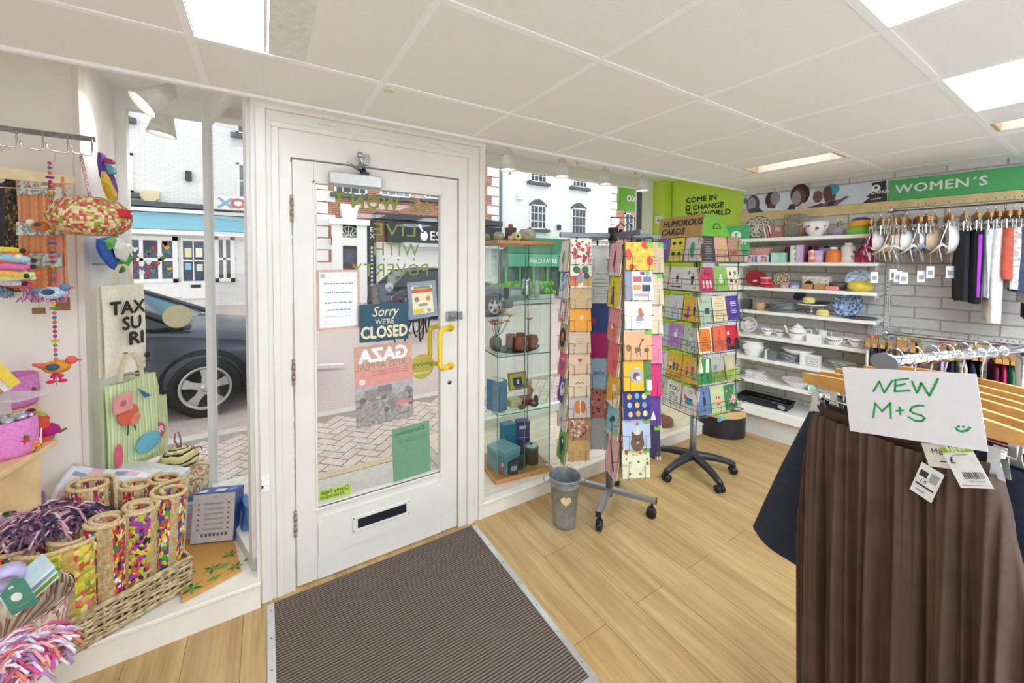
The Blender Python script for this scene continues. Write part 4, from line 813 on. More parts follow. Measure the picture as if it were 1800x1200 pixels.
for i in range(6):
    mb = MB(); z = TB[i]-.006; q = []
    for off, zz, r in ((.03, z, .003), (.035, z+.05, .002), (.035, z+.085, .002), (-.02, z, .002), (-.02, z+.16, .002)):
        h_ = hs+off; mb.tube([(Vector((math.cos(fL+k*PI/2), math.sin(fL+k*PI/2), 0))*h_+Vector((math.cos(fL+(k+1)*PI/2), math.sin(fL+(k+1)*PI/2), 0))*h_+Vector((0, 0, zz))) for k in range(4)], r, WIRE, 5, closed=True)
    for k in range(4):
        f = fL+k*PI/2; n_ = Vector((math.cos(f), math.sin(f), 0)); u = Vector((-math.sin(f), math.cos(f), 0))
        for s_ in (-1, -.62, -.38, -.02, .26, .4, .68, 1):
            b = u*(hs*s_*.98); mb.tube([b+n_*(hs-.02)+Vector((0, 0, z+.16)), b+n_*(hs-.02)+Vector((0, 0, z)), b+n_*(hs+.03)+Vector((0, 0, z)), b+n_*(hs+.035)+Vector((0, 0, z+.085))], .0014, WIRE, 4)
    for k in range(2): t = fL+k*PI/2; d = Vector((math.cos(t), math.sin(t), 0))*(hs-.02); mb.cyl(d+Vector((0, 0, z)), -d+Vector((0, 0, z)), .003, WIRE, n=5)
    mb.build('wire_tier', sb)
mb = MB()
for k in range(4): d = (Vector((math.cos(fL+k*PI/2), math.sin(fL+k*PI/2), 0))+Vector((math.cos(fL+(k+1)*PI/2), math.sin(fL+(k+1)*PI/2), 0)))*(hs-.01); mb.cyl(d+Vector((0, 0, TB[5]-.01)), d+Vector((0, 0, TT[0]-.03)), .004, WIRE, n=6)
mb.build('wire_frame', sb)
TXT = lambda c='#f3f1ec', n=4: [('lines', n, c, 7, .4, .7, .3)]
LEFT = [[('#7a62b8', [('lines', 3, '#e9e4f2', 5, .55, .72, .3), ('lines', 2, '#cfc4e6', 6, .4, .46, .2)], 'purple card with white writing'), ('#e8e02e', [('d', -.22, .68, .13, '#e6b89a'), ('d', .22, .68, .13, '#e6b89a'), ('d', -.22, .78, .14, '#26201e', .09), ('d', .22, .78, .14, '#3a2a24', .09), ('d', -.22, .22, .13, '#e6b89a'), ('d', .22, .22, .13, '#e0b090'), ('d', -.22, .33, .14, '#26201e', .1), ('d', .22, .33, .14, '#1f1a18', .1)], 'yellow card with four dark-haired heads'), ('#ddd3d6', [('d', 0, .52, .17, '#45a862', .38), ('d', .06, .25, .14, '#3f9a58', .12), ('l', [(-.1, .4), (.05, .75)], .03, '#2f7a44')], 'pale card with a green pickle')],
    [('#e6dcc6', [('d', .1, .5, .1, '#c9a98a')], 'cream card half hidden'), ('#e9e4de', [('man', .05, .45, .5, '#26262e', '#7d2f2a', '#3b3b44'), ('r', -.4, .4, .1, .16, '#5a5a62')], 'white card with a man in a dark suit'), ('#eceae8', [('d', -.18, .76, .1, '#57b07a'), ('man', .08, .42, .62, '#2c2a30', '#8a4a34', '#3a3a42'), ('d', .25, .12, .14, '#e2b93a', .06)], 'white card with a singer, green spot')],
    [('#d5ddb9', [('d', 0, .4, .2, '#b3a8c8')], 'sage card tucked away'), ('#d5e2ea', [('d', 0, .45, .15, '#e3b5ae', .2), ('d', .02, .68, .1, '#e8d2a8'), ('r', -.4, .4, .08, .12, '#9fb6c2')], 'pale blue card with a sitting figure'), ('#edc13d', [('man', -.14, .42, .6, '#c2567f', '#d9b37a', '#d7578a'), ('man', .25, .42, .55, '#3c4f8f', '#3a2a24', '#31406f'), ('d', -.2, .2, .2, '#7d4f9a', .12)], 'yellow card with a couple dressed up')],
    [('#b9cfe0', [('d', 0, .5, .18, '#e6e9ee')], 'light blue card tucked away'), ('#bd8fce', [('d', 0, .55, .13, '#f4f1f6', .16), ('d', .04, .74, .07, '#f4f1f6'), ('lines', 2, '#7d5496', 3, .25, .32, .25)], 'lilac card with a white kitten'), ('#c3cdc4', [('man', .05, .42, .6, '#dfe6ea', '#b96a4a', '#8fb3c4'), ('dots', 12, ['#7f9f6a', '#c9d99a'], 5, .05)], 'grey green card with a gardening woman')],
    [('#dfe4ea', [('d', 0, .5, .2, '#8fa3c9')], 'pale card tucked away'), ('#efc040', [('man', -.22, .45, .5, '#f0ece6', '#6b3a2a', '#3f4f7d'), ('man', .0, .45, .55, '#3f5f9a', '#3a2a20', '#34406a'), ('man', .24, .45, .5, '#c24a3f', '#8a5a3a', '#46505a'), ('r', -.5, .5, 0, .12, '#d9795a')], 'amber card with a group of friends'), ('#e9bb36', [('man', -.2, .42, .58, '#d9578f', '#4a2a20', '#7a3f8a'), ('man', .14, .45, .6, '#c94a6a', '#b3542f', '#3f7fa8'), ('d', .3, .2, .14, '#6f9fc2', .12)], 'yellow card with two women laughing')],
    [('#cfd9c9', [('d', 0, .4, .18, '#b06a5a'), ('d', .1, .6, .1, '#7d9a6a')], 'pale landscape card tucked away'), ('#f1efe9', [('t', 'YOU', .02, .66, .17, '#2b2b30', .03), ('t', 'STILL', .02, .42, .15, '#2b2b30', .0), ('lines', 3, '#7d7d82', 5, .1, .28, .32)], 'white card lettered in capitals'), ('#efede7', [('d', 0, .42, .28, '#5f9fc2', .16), ('p', [(-.3, .45), (-.42, .65), (-.28, .68), (-.12, .55)], '#d96a5a'), ('r', -.2, .2, .48, .58, '#3f6f8f'), ('lines', 2, '#8f8f94', 3, .78, .84, .25)], 'white card with a red and blue fish boat')]]
RIGHT = [[('#3f3438', [('lines', 9, '#a9927f', 4, .12, .88, .36), ('lines', 4, '#5fa08f', 9, .2, .75, .2)], 'dark chalkboard style card'), ('#c99a7d', [('d', 0, .5, .13, '#c9a13a', .17), ('r', -.45, .45, .18, .22, '#6d5040')], 'pinkish kraft card with a gold star'), ('#a97f63', [('d', -.1, .35, .28, '#b04038', .1), ('d', .1, .5, .22, '#7d8a4f', .1), ('l', [(.1, .3), (.3, .85)], .04, '#5d6a3a')], 'brown card with red flowers')],
    [('#b8284e', [('t', 'Hugs', .02, .7, .16, '#2a161c', .02), ('d', -.25, .3, .08, '#efd2c4', .22), ('d', 0, .3, .08, '#efd2c4', .22), ('d', .25, .3, .08, '#efd2c4', .22)], 'crimson card with a dark script word'), ('#7fa84f', [('d', 0, .45, .16, '#e0cdb0', .16), ('d', 0, .65, .08, '#efe0c6')], 'green card with a cream cat'), ('#ddd0b6', [('r', -.35, -.15, .65, .8, '#8a4a40'), ('r', .05, .25, .68, .82, '#4f8f6a'), ('r', -.3, -.12, .35, .5, '#3f3a40'), ('r', .08, .26, .3, .45, '#a3453a'), ('heart', 0, .6, .06, '#b03a3a')], 'cream card with little boxes')],
    [('#a3b59a', [('r', -.05, .3, .3, .55, '#3b4045'), ('lines', 1, '#5d6d58', 2, .8, .81, .3)], 'sage green card with a dark square'), ('#d9c79d', [('lines', 9, '#9a865f', 6, .1, .9, .4)], 'beige card full of lines of text'), ('#4a3a8c', [('lines', 3, '#f0eef6', 3, .6, .74, .3), ('lines', 3, '#f0eef6', 8, .3, .44, .28)], 'violet card with bold white lines')],
    [('#e6d9bd', [('r', -.42, .42, .06, .94, '#d9711f'), ('lines', 5, '#4a2a14', 6, .3, .7, .26)], 'orange card with a cream border'), ('#d9603f', [('d', 0, .4, .22, '#c8523a'), ('l', [(0, .4), (0, .85)], .03, '#8f3527'), ('lines', 2, '#8f3527', 3, .2, .28, .2)], 'red orange card with a faint drawing'), ('#c01c34', [('d', -.3, .4, .2, '#1f1a22', .2), ('d', -.28, .68, .12, '#e0b49a'), ('d', .3, .3, .2, '#1f1a22', .25), ('r', -.5, .5, 0, .15, '#2a1f2c')], 'red card with two dark figures')],
    [('#2f8a44', [('p', [(-.3, .45), (-.08, .45), (-.14, .98), (-.32, .98)], '#efe8c2'), ('p', [(.1, .45), (.32, .45), (.42, .98), (.22, .98)], '#efe8c2'), ('l', [(-.2, .12), (-.2, .45)], .05, '#12351c'), ('l', [(.2, .12), (.2, .45)], .05, '#12351c')], 'bright green card with two tall glasses'), ('#a9a69a', [('r', -.5, .5, 0, .45, '#6f8f3a'), ('d', .1, .4, .14, '#d98f3a', .1), ('d', -.2, .6, .15, '#7d7a74')], 'grey and green landscape card'), ('#b8b08f', [('r', -.5, .5, .0, .5, '#9fb24f'), ('p', [(-.3, .45), (.2, .45), (.1, .7), (-.2, .7)], '#c9b59a')], 'olive countryside card')],
    [('#5f78a8', [('d', .05, .5, .12, '#27342f', .26), ('d', .05, .8, .08, '#27342f'), ('p', [(-.05, .12), (.12, .12), (.05, .35)], '#39463a')], 'blue card with a dark standing bird'), ('#a9c98f', [('d', 0, .45, .3, '#dca98a', .36), ('d', -.1, .55, .05, '#4a2f28'), ('d', .1, .55, .05, '#4a2f28'), ('d', 0, .3, .12, '#c04a4a', .05), ('d', 0, .85, .25, '#d9c48a', .1)], 'mint card with a smiling face'), ('#3f7d4a', [('d', .1, .4, .3, '#d9a99a', .25), ('dots', 14, ['#c9556a', '#e6b5a3', '#2f5d38'], 8, .07), ('l', [(.25, .6), (.35, .95)], .04, '#e8efe4')], 'dark green card with pink flowers')]]
for side, f, tab in (('left', fL, LEFT), ('right', fR, RIGHT)):
    n_ = Vector((math.cos(f), math.sin(f), 0)); a = f+PI/2; u = Vector((math.cos(a), math.sin(a), 0)); cw = .128
    for i, row in enumerate(tab):
        for j, (col, art, desc) in enumerate(row):
            jit = random.Random(i*7+j*3+(side == 'left'))
            p = SB+n_*(hs+.012)+u*((j-1)*.135+jit.uniform(-.006, .006)); p.z = TB[i]
            hh = (TT[i]-TB[i])*.97*jit.uniform(.94, 1.0); tilt = .10+jit.uniform(0, .08)
            card(f"{desc}, {ORD[i] if i < 5 else 'lowest'} tier, {side} side of the drum", p, a+jit.uniform(-.05, .05), tilt, cw, hh, col, art)
            stack_behind(p+n_*0, a, tilt, cw*.98, hh*.96, 3 if j == 2 and side == 'left' else 2, 'plain card or envelope packed behind others in the wire drum spinner', 'cards packed in the drum spinner')
# header box on the drum
hb = thing('header_sign', 'kraft cardboard header lettered humorous cards on top of the wire drum spinner', 'sign', SB+Vector((0, 0, 0)))
z0 = TT[0]-.012; zA = zat(1242, 374, corner.x, corner.y); zB = zat(1148, 392, SB.x-.1, SB.y+.3)
KR = M('#b9945f', .75, var=.05); GR = M('#6aa02f', .6, var=.03)
nL = Vector((math.cos(fL), math.sin(fL), 0)); nR = Vector((math.cos(fR), math.sin(fR), 0)); ht = .155
def hp(l, r, z): return nL*l+nR*r+Vector((0, 0, z))
mb = MB(); b0 = [hp(.19, .20, z0), hp(.19, -.20, z0), hp(-.10, -.20, z0), hp(-.10, .20, z0)]; t0 = [hp(.15, .185, z0+ht), hp(.15, -.22, z0+ht), hp(.02, -.22, z0+ht), hp(.02, .185, z0+ht)]
mb.add(b0+t0, [(0, 1, 5, 4), (2, 3, 7, 6), (1, 2, 6, 5), (4, 5, 6, 7)], KR); mb.build('header_panel', hb)
mb = MB(); mb.add([b0[0], b0[3], t0[3], t0[0]], [(0, 1, 2, 3)], GR); mb.build('end_panel', hb)
uu = -nR; ww = (t0[0]-b0[0]-nR*(t0[0]-b0[0]).dot(nR)).normalized(); vv = -(uu.cross(ww)).normalized()
if vv.dot(nL) > 0: vv = -vv
uu = nR
mb = MB(); mb.at(b0[1], uu, vv, ww); mb.text('HUMOROUS', .03, .085, .046, M('#37301f', .6), bold=.03, y=-.003, lw=1.0, sx=.95); mb.text('CARDS', .03, .022, .046, M('#37301f', .6), bold=.03, y=-.003, lw=1.05); mb.build('header_lettering', hb)
mb = MB(); c = hp(.045, .197, z0+.055); mb.at(c, Vector((nL.x, nL.y, 0))*-1, -nR); mb.pline([(.034*math.cos(PI*k/10), .034*math.sin(PI*k/10)) for k in range(11)], .006, M('#3f6420', .6), -.003); mb.pline([(-.034, 0), (.034, 0)], .005, M('#3f6420', .6), -.003); mb.build('end_emblem', hb)
# ---- galvanised bucket with a wooden heart
bk = Vector((1.50, 1.775, 0)); bt = thing('metal_bucket', 'tall galvanised metal bucket with two ring handles and a heart on its side', 'bucket', bk)
GALV = M('#a3a9ab', .42, .55, var=.14, scale=25)
mb = MB(); mb.lathe([(.001, .006), (.062, .006), (.062, .0), (.066, 0), (.0665, .01), (.086, .245), (.089, .247), (.0865, .252), (.09, .285), (.096, .292), (.093, .298), (.09, .292), (.085, .25), (.064, .012), (.001, .012)], GALV, n=36); mb.build('body', bt)
for s_ in (-1, 1):
    mb = MB(); d = rv*s_; mb.tube([d*.09+Vector((0, 0, .26)), d*.115+Vector((0, 0, .25)), d*.125+Vector((0, 0, .27)), d*.122+Vector((0, 0, .295))], .004, GALV, 6); mb.ell(d*.09+Vector((0, 0, .26)), .010, GALV); mb.build('handle', bt)
mb = MB(); d = (-bk).normalized(); a = math.atan2(d.y, d.x)+PI/2+.1; n_ = Vector((math.sin(a), -math.cos(a), 0)); mb.rz(n_*.083+Vector((0, 0, .185)), a, -.08); mb.prism([(.0019*16*math.sin(t)**3, .0019*(13*math.cos(t)-5*math.cos(2*t)-2*math.cos(3*t)-math.cos(4*t))) for t in [2*PI*q/22 for q in range(22)]], -.006, .002, M('#e6cf9b', .6, var=.06)); mb.build('wooden_heart', bt)
# ================================================================ glass cabinet in the window and what it holds
def put(px, k, z): p = EYEV+ray(px, 461)*k; return Vector((p.x, p.y, z))
CB = Vector((1.284, 2.205, .1)); CA = math.radians(-7); cu = Vector((math.cos(CA), math.sin(CA), 0)); cv = Vector((-math.sin(CA), math.cos(CA), 0))
CW, CD = .40, .34
ct_ = zat(890, 427, CB.x, CB.y)-.1
cab = thing('glass_cabinet', 'tall glass display cabinet with wooden base and top beside the door frame', 'cabinet', CB, CA)
mb = MB(); mb.box(-.02, CW+.02, -.02, CD+.02, 0, .028, OAK, .004); mb.build('base', cab)
mb = MB(); mb.box(-.02, CW+.02, -.02, CD+.02, ct_-.005, ct_+.02, OAK, .004); mb.build('top', cab)
CG = glass((.94, .98, .96), .8); EDGE = M('#5d7f78', .2, var=.02)
for nm, bx in (('front_glass', (0, CW*.5-.002, 0, .004)), ('front_glass', (CW*.5+.002, CW, 0, .004)), ('side_glass', (0, .004, .004, CD)), ('side_glass', (CW-.004, CW, .004, CD)), ('rear_glass', (0, CW, CD-.004, CD))):
    mb = MB(); mb.box(bx[0], bx[1], bx[2], bx[3], .028, ct_-.005, CG); mb.build(nm, cab)
mb = MB()
for x, y in ((-.001, -.001), (CW-.004, -.001), (-.001, CD-.004), (CW-.004, CD-.004), (CW*.5-.002, -.001)): mb.box(x, x+.005, y, y+.005, .028, ct_-.005, EDGE)
mb.build('edge_strips', cab)
CZ = [zat(888, q, CB.x, CB.y) for q in (528, 628, 731)]
for z in CZ:
    mb = MB(); mb.box(.006, CW-.006, .006, CD-.006, z-.1-.006, z-.1, CG); o = mb.build('glass_shelf', cab)
    mb = MB(); mb.box(.004, CW-.004, .004, .006, z-.1-.006, z-.1, EDGE); mb.box(.004, .006, .004, CD-.006, z-.1-.006, z-.1, EDGE); mb.build('shelf_edge', o)
mb = MB(); mb.box(.01, .05, -.006, -.001, ct_-.03, ct_-.008, M('#b0483e', .5)); mb.box(CW-.03, CW, -.006, -.001, ct_-.02, ct_-.008, STEEL); mb.box(CW-.035, CW, -.008, -.001, .03, .05, STEEL); mb.build('door_hinges', cab)
def cl(x, y, z): return CB+cu*x+cv*y+Vector((0, 0, z-.1))      # a spot inside the cabinet
def vessel(name, label, cat, loc, prof, mat, n=24, extra=None, sx=1, rz=0):
    """a turned pot; extra: list of (part name, builder)"""
    if not extra:
        mb = MB(); mb.lathe(prof, mat, n=n, sx=sx); return one(mb, name, label, cat, loc, rz)
    t = thing(name, label, cat, loc, rz); mb = MB(); mb.lathe(prof, mat, n=n, sx=sx); mb.build('body', t)
    for nm, fn in extra: mb = MB(); fn(mb); mb.build(nm, t)
    return t
def bowlp(r, h, th=.004, foot=.45): return [(.001, .002), (r*foot, .0), (r*foot, .004), (r*.8, h*.45), (r, h), (r-th, h), (r*.8-th, h*.45+th), (r*foot*.8, .008), (.001, .007)]
def potp(r, h, neck=.6): return [(.001, 0), (r*.6, 0), (r*.92, h*.25), (r, h*.5), (r*.9, h*.8), (r*neck, h*.97), (r*neck, h), (r*neck-.004, h), (r*neck-.006, h*.9), (.001, h*.5)]
zt_ = .1+ct_+.02
CEL = M('#aab39a', .35, var=.1, scale=25)
vessel('ceramic_jar', 'small mossy green jar, leftmost on top of the glass cabinet', 'jar', cl(.01, .25, zt_), potp(.03, .055), M('#8f9d6f', .4, var=.15), 20)
vessel('ceramic_jar', 'speckled celadon jar second from the left on the glass cabinet', 'jar', cl(.055, .12, zt_), potp(.038, .06), CEL, 20)
vessel('ceramic_jar', 'little yellow jar with a dark dab on top of the glass cabinet', 'jar', cl(.15, .04, zt_), potp(.036, .055), M('#d3c789', .35, var=.1), 20, [('painted_dab', lambda mb: mb.ell((-.01, -.033, .03), (.01, .004, .009), DKGREY))])
vessel('tall_pot', 'dark stone pot with a red ball on its lid, back of the glass cabinet top', 'pot', cl(.18, .2, zt_), [(.001, 0), (.04, 0), (.041, .08), (.043, .1), (.001, .1)], M('#5c5752', .6, var=.15), 20, [('knob', lambda mb: mb.ell((0, 0, .115), .017, M('#c4573f', .5)))])
vessel('ceramic_bowl', 'large grey green bowl at the right end of the glass cabinet top', 'bowl', cl(.27, .12, zt_), potp(.065, .085, .75), CEL, 28, [('flower_motif', lambda mb: (mb.ell((-.035, -.057, .05), (.013, .005, .011), M('#c47f7a', .5)), mb.ell((-.02, -.062, .044), (.008, .004, .006), M('#7d8f6a', .5))))])
vessel('tea_light_dish', 'tiny beige dish at the cabinet top front edge', 'dish', cl(.095, .02, zt_), potp(.018, .03, .8), M('#c9b99a', .5), 16)
z = CZ[0]
mb = MB(); mb.rz((0, 0, 0), CA+.2); mb.box(-.06, .06, -.02, .02, 0, .075, M('#a3a6a8', .4, .3), .006); mb.box(-.075, -.055, -.022, .024, 0, .075, BLACK, .004); mb.prect(-.04, .05, .02, .06, M('#c4c6c8', .4), -.021); one(mb, 'mantel_radio', 'grey box with a black end on the top glass shelf', 'radio', cl(.17, .12, z))
def spout(mb): mb.tube([(.035, 0, .03), (.055, 0, .05), (.06, 0, .09), (.035, 0, .12)], .005, STEEL, 6)
vessel('metal_jug', 'polished silver lidded jug on the top glass shelf', 'jug', cl(.28, .14, z), [(.001, 0), (.032, 0), (.036, .03), (.03, .08), (.026, .11), (.03, .125), (.02, .135), (.001, .14)], M('#c9ccd0', .18, .9), 22, [('handle', spout), ('lid_knob', lambda mb: mb.ell((0, 0, .146), .008, BLACK))])
vessel('pepper_mill', 'slim glass bottle beside the silver jug in the cabinet', 'bottle', cl(.345, .1, z), [(.001, 0), (.018, 0), (.018, .07), (.008, .095), (.008, .12), (.001, .12)], M('#dfe4e4', .15), 16)
# flowers on the second shelf
z = CZ[1]
fl = thing('flower_vase', 'vase of artificial coral, pink and yellow flowers on the second glass shelf', 'flowers', cl(.07, .2, z))
mb = MB(); mb.lathe(potp(.045, .10, .5), M('#8f8074', .45, var=.15)); mb.build('vase', fl)
r_ = random.Random(4)
for k in range(11):
    x, y, zz = r_.uniform(-.07, .10), r_.uniform(-.07, .07), .16+r_.uniform(0, .13); c = ['#e8836a', '#e05f7d', '#f2b33c', '#e8967f', '#d84f6a', '#f0c04a'][k % 6]; mb = MB()
    mb.tube([(0, 0, .09), (x*.5, y*.5, .13), (x, y, zz)], .0018, M('#5f7d3f', .6), 5); mb.build('stem', fl); mb = MB()
    for q in range(8):
        t = 2*PI*q/8; d = Vector((math.cos(t), math.sin(t), .5)); s_ = Vector((-math.sin(t), math.cos(t), 0)); p = Vector((x, y, zz)); R_ = .035
        mb.add([p, p+d*R_*.5+s_*.011, p+d*R_, p+d*R_*.5-s_*.011], [(0, 1, 2, 3)], M(c, .6, var=.1))
    mb.ell((x, y, zz+.004), .008, M('#d9a02c', .6), 8, 5); mb.build('bloom', fl)
fl = thing('flower_spray', 'single coral flower standing at the right of the second glass shelf', 'flowers', cl(.33, .2, z)); mb = MB(); mb.tube([(0, 0, 0), (.005, 0, .2)], .002, M('#5f7d3f', .6), 5); mb.build('stem', fl); mb = MB()
for q in range(9):
    t = 2*PI*q/9; d = Vector((math.cos(t), math.sin(t), .4)); s_ = Vector((-math.sin(t), math.cos(t), 0)); p = Vector((.005, 0, .2)); mb.add([p, p+d*.02+s_*.012, p+d*.042, p+d*.02-s_*.012], [(0, 1, 2, 3)], M('#e8836a', .6, var=.1))
mb.build('bloom', fl)
TERR = M('#9c5a44', .55, var=.12, scale=30)
mg = None
for x, y, nm in ((.205, .09, 'front left terracotta mug of the set on the second glass shelf'), (.31, .10, 'front right terracotta mug of the set on the second glass shelf'), (.18, .19, 'rear left terracotta mug of the set on the second glass shelf'), (.265, .2, 'rear right terracotta mug of the set on the second glass shelf')):
    if mg is None:
        mg = vessel('terracotta_mug', nm, 'mug', cl(x, y, z+.012), [(.001, 0), (.033, 0), (.036, .02), (.033, .08), (.036, .095), (.033, .095), (.030, .08), (.031, .01), (.001, .008)], TERR, 22, [('handle', lambda mb: mb.tube([(.034, 0, .075), (.055, 0, .07), (.058, 0, .045), (.05, 0, .025), (.034, 0, .02)], .005, TERR, 7))]); mg['group'] = 'terracotta mugs in the cabinet'
    else: dup(mg, cl(x, y, z+.012), rz=rnd.uniform(-.8, .8), label=nm)
tr = thing('serving_tray', 'black oval tray under the terracotta mugs', 'tray', cl(.2, .15, z), CA); mb = MB(); mb.lathe([(.001, .002), (.1, .0), (.125, .012), (.12, .012), (.1, .005), (.001, .005)], BLACK, n=32, sx=1.35); mb.build('plate', tr); mb = MB(); mb.tube([(.165, -.03, .012), (.185, -.02, .02), (.185, .02, .02), (.165, .03, .012)], .004, BLACK, 6); mb.build('handle', tr)
# third shelf
z = CZ[2]
def booktree(name, label, loc, rz, w, d, h, cover, cat='book', lean=0, pages='#efe6d2'):
    """a closed book standing on its edge, spine towards local -y"""
    t = thing(name, label, cat, loc, rz); mb = MB(); mb.rz((0, 0, 0), 0, 0); P0 = M(pages, .8)
    if lean: mb.at((0, 0, 0), (math.cos(lean), 0, -math.sin(lean)), (0, 1, 0), (math.sin(lean), 0, math.cos(lean)))
    T0 = mb.T
    c_ = M(cover, .45); mb.box(-w/2, -w/2+.002, 0, d, 0, h, c_); mb.box(w/2-.002, w/2, 0, d, 0, h, c_); mb.box(-w/2, w/2, -.0015, .001, 0, h, c_); mb.build('cover', t)
    mb = MB(); mb.T = T0; mb.box(-w/2+.002, w/2-.002, .002, d-.004, .003, h-.003, P0); mb.build('pages', t); return t
booktree('thick_book', 'thick cream paged book with a blue cover on the third glass shelf', cl(.07, .06, z), CA+.5, .075, .12, .21, '#4f7fa3')
fr = thing('framed_picture', 'yellow framed picture with a dark centre on the third glass shelf', 'picture', cl(.225, .14, z+.105), CA+.05); mb = MB(); mb.rz((0, 0, 0), 0, .22)
mb.box(-.075, .075, 0, .012, 0, .12, M('#8a6d34', .4), .002); mb.build('frame', fr); mb = MB(); mb.rz((0, 0, 0), 0, .22); mb.prect(-.066, .066, .009, .111, M('#c4ad3c', .5), -.001); mb.prect(-.04, .03, .025, .085, M('#2c2a30', .5), -.0015); mb.prect(-.012, .008, .04, .07, M('#d7dcd0', .5), -.002); mb.prect(-.03, .06, .012, .03, M('#6a4a8a', .5), -.0018); mb.build('print', fr)
mb = MB(); mb.rz((0, 0, 0), CA); mb.box(-.04, .04, -.05, .05, 0, .045, M('#8d3636', .5), .003); one(mb, 'gift_box', 'dark red box under the yellow picture in the cabinet', 'box', cl(.27, .13, z))
mb = MB(); mb.rz((0, 0, 0), CA+.1); mb.box(-.045, .045, -.04, .05, 0, .05, M('#cdbf8e', .6), .003); one(mb, 'gift_box', 'cream box under the left of the yellow picture in the cabinet', 'box', cl(.18, .13, z))
for dx in (0, .0): pass
sh = thing('ornament_shoe', 'dark little ornamental shoe with a pink lining at the cabinet shelf edge', 'ornament', cl(.30, .045, z), CA); mb = MB(); mb.ell((0, 0, .022), (.032, .026, .022), M('#3f3f48', .5)); mb.ell((.012, .0, .05), (.018, .02, .035), M('#3f3f48', .5)); mb.build('upper', sh); mb = MB(); mb.ell((-.008, -.012, .034), (.016, .012, .008), M('#b35a6d', .5)); mb.build('lining', sh)
mb = MB(); mb.ell((0, 0, .016), (.03, .022, .016), M('#7d5547', .5)); mb.ell((.02, .0, .02), (.014, .012, .014), M('#6d4a3d', .5)); one(mb, 'ornament_shell', 'small brown polished ornament beside the dark shoe in the cabinet', 'ornament', cl(.2, .04, z))
mb = MB(); mb.ell((0, 0, .05), (.022, .02, .05), M('#d9a38f', .5)); mb.ell((0, 0, .115), .018, M('#e6c0ae', .5)); mb.ell((.01, -.01, .06), (.012, .014, .025), M('#c06a5a', .5)); one(mb, 'porcelain_figurine', 'small pink porcelain figurine at the right of the third glass shelf', 'figurine', cl(.355, .22, z))
# base of the cabinet
z = .128
mb = MB(); mb.rz((0, 0, 0), CA+.35); mb.box(-.075, .075, -.09, .09, 0, .15, M('#5f8a94', .5), .003); mb.box(-.077, .077, -.092, .092, .12, .152, M('#6f9aa3', .5), .003); one(mb, 'storage_box', 'large teal lidded box on the cabinet floor, left', 'box', cl(.10, .12, z))
mb = MB(); mb.rz((0, 0, 0), CA+.12); mb.box(-.05, .05, -.04, .04, 0, .24, M('#2f7f9f', .45), .002); mb.prect(-.03, .03, .03, .05, M('#cfe3ea', .5), -.041); one(mb, 'gift_box', 'tall blue cardboard box at the back of the cabinet floor', 'box', cl(.20, .27, z))
mb = MB(); mb.rz((0, 0, 0), CA-.25); mb.box(-.05, .05, -.035, .035, 0, .25, M('#4a3a80', .45), .002); mb.prect(-.03, .04, .13, .135, M('#c9c0e0', .5), -.036); mb.prect(-.03, .02, .20, .22, M('#e3def0', .5), -.036); one(mb, 'gift_box', 'tall purple cardboard box at the back of the cabinet floor', 'box', cl(.31, .25, z))
vessel('lidded_tin', 'grey metal canister with a pale lid on the cabinet floor', 'canister', cl(.31, .1, z), [(.001, 0), (.05, 0), (.05, .11), (.052, .112), (.05, .118), (.001, .12)], M('#5f5d5c', .4, .4), 26, [('lid', lambda mb: mb.lathe([(.001, .119), (.046, .119), (.045, .126), (.001, .128)], M('#b9bcbd', .3, .5))), ('knob', lambda mb: mb.ell((0, 0, .134), .008, BLACK))])
vessel('cooking_pot', 'squat black pot in the middle of the cabinet floor', 'pot', cl(.20, .1, z), [(.001, 0), (.06, 0), (.066, .03), (.064, .08), (.06, .084), (.001, .095)], BLACK, 24, [('handle', lambda mb: mb.tube([(-.06, 0, .07), (-.05, -.0, .115), (.05, 0, .115), (.06, 0, .07)], .005, BLACK, 6))])
mb = MB(); mb.ell((0, 0, .03), (.016, .014, .03), M('#b0404a', .5)); mb.ell((0, 0, .07), (.013, .012, .016), M('#d98f8a', .5)); one(mb, 'small_figurine', 'small red figurine at the front left of the cabinet floor', 'figurine', cl(.05, .03, z))
mb = MB(); mb.rz((0, 0, 0), CA-.1); mb.box(-.035, .035, -.03, .03, 0, .085, M('#33343a', .5), .004); mb.prect(-.02, .02, .03, .06, M('#8a8f94', .5), -.0305); one(mb, 'small_box', 'small black box between the pots on the cabinet floor', 'box', cl(.125, .03, z))
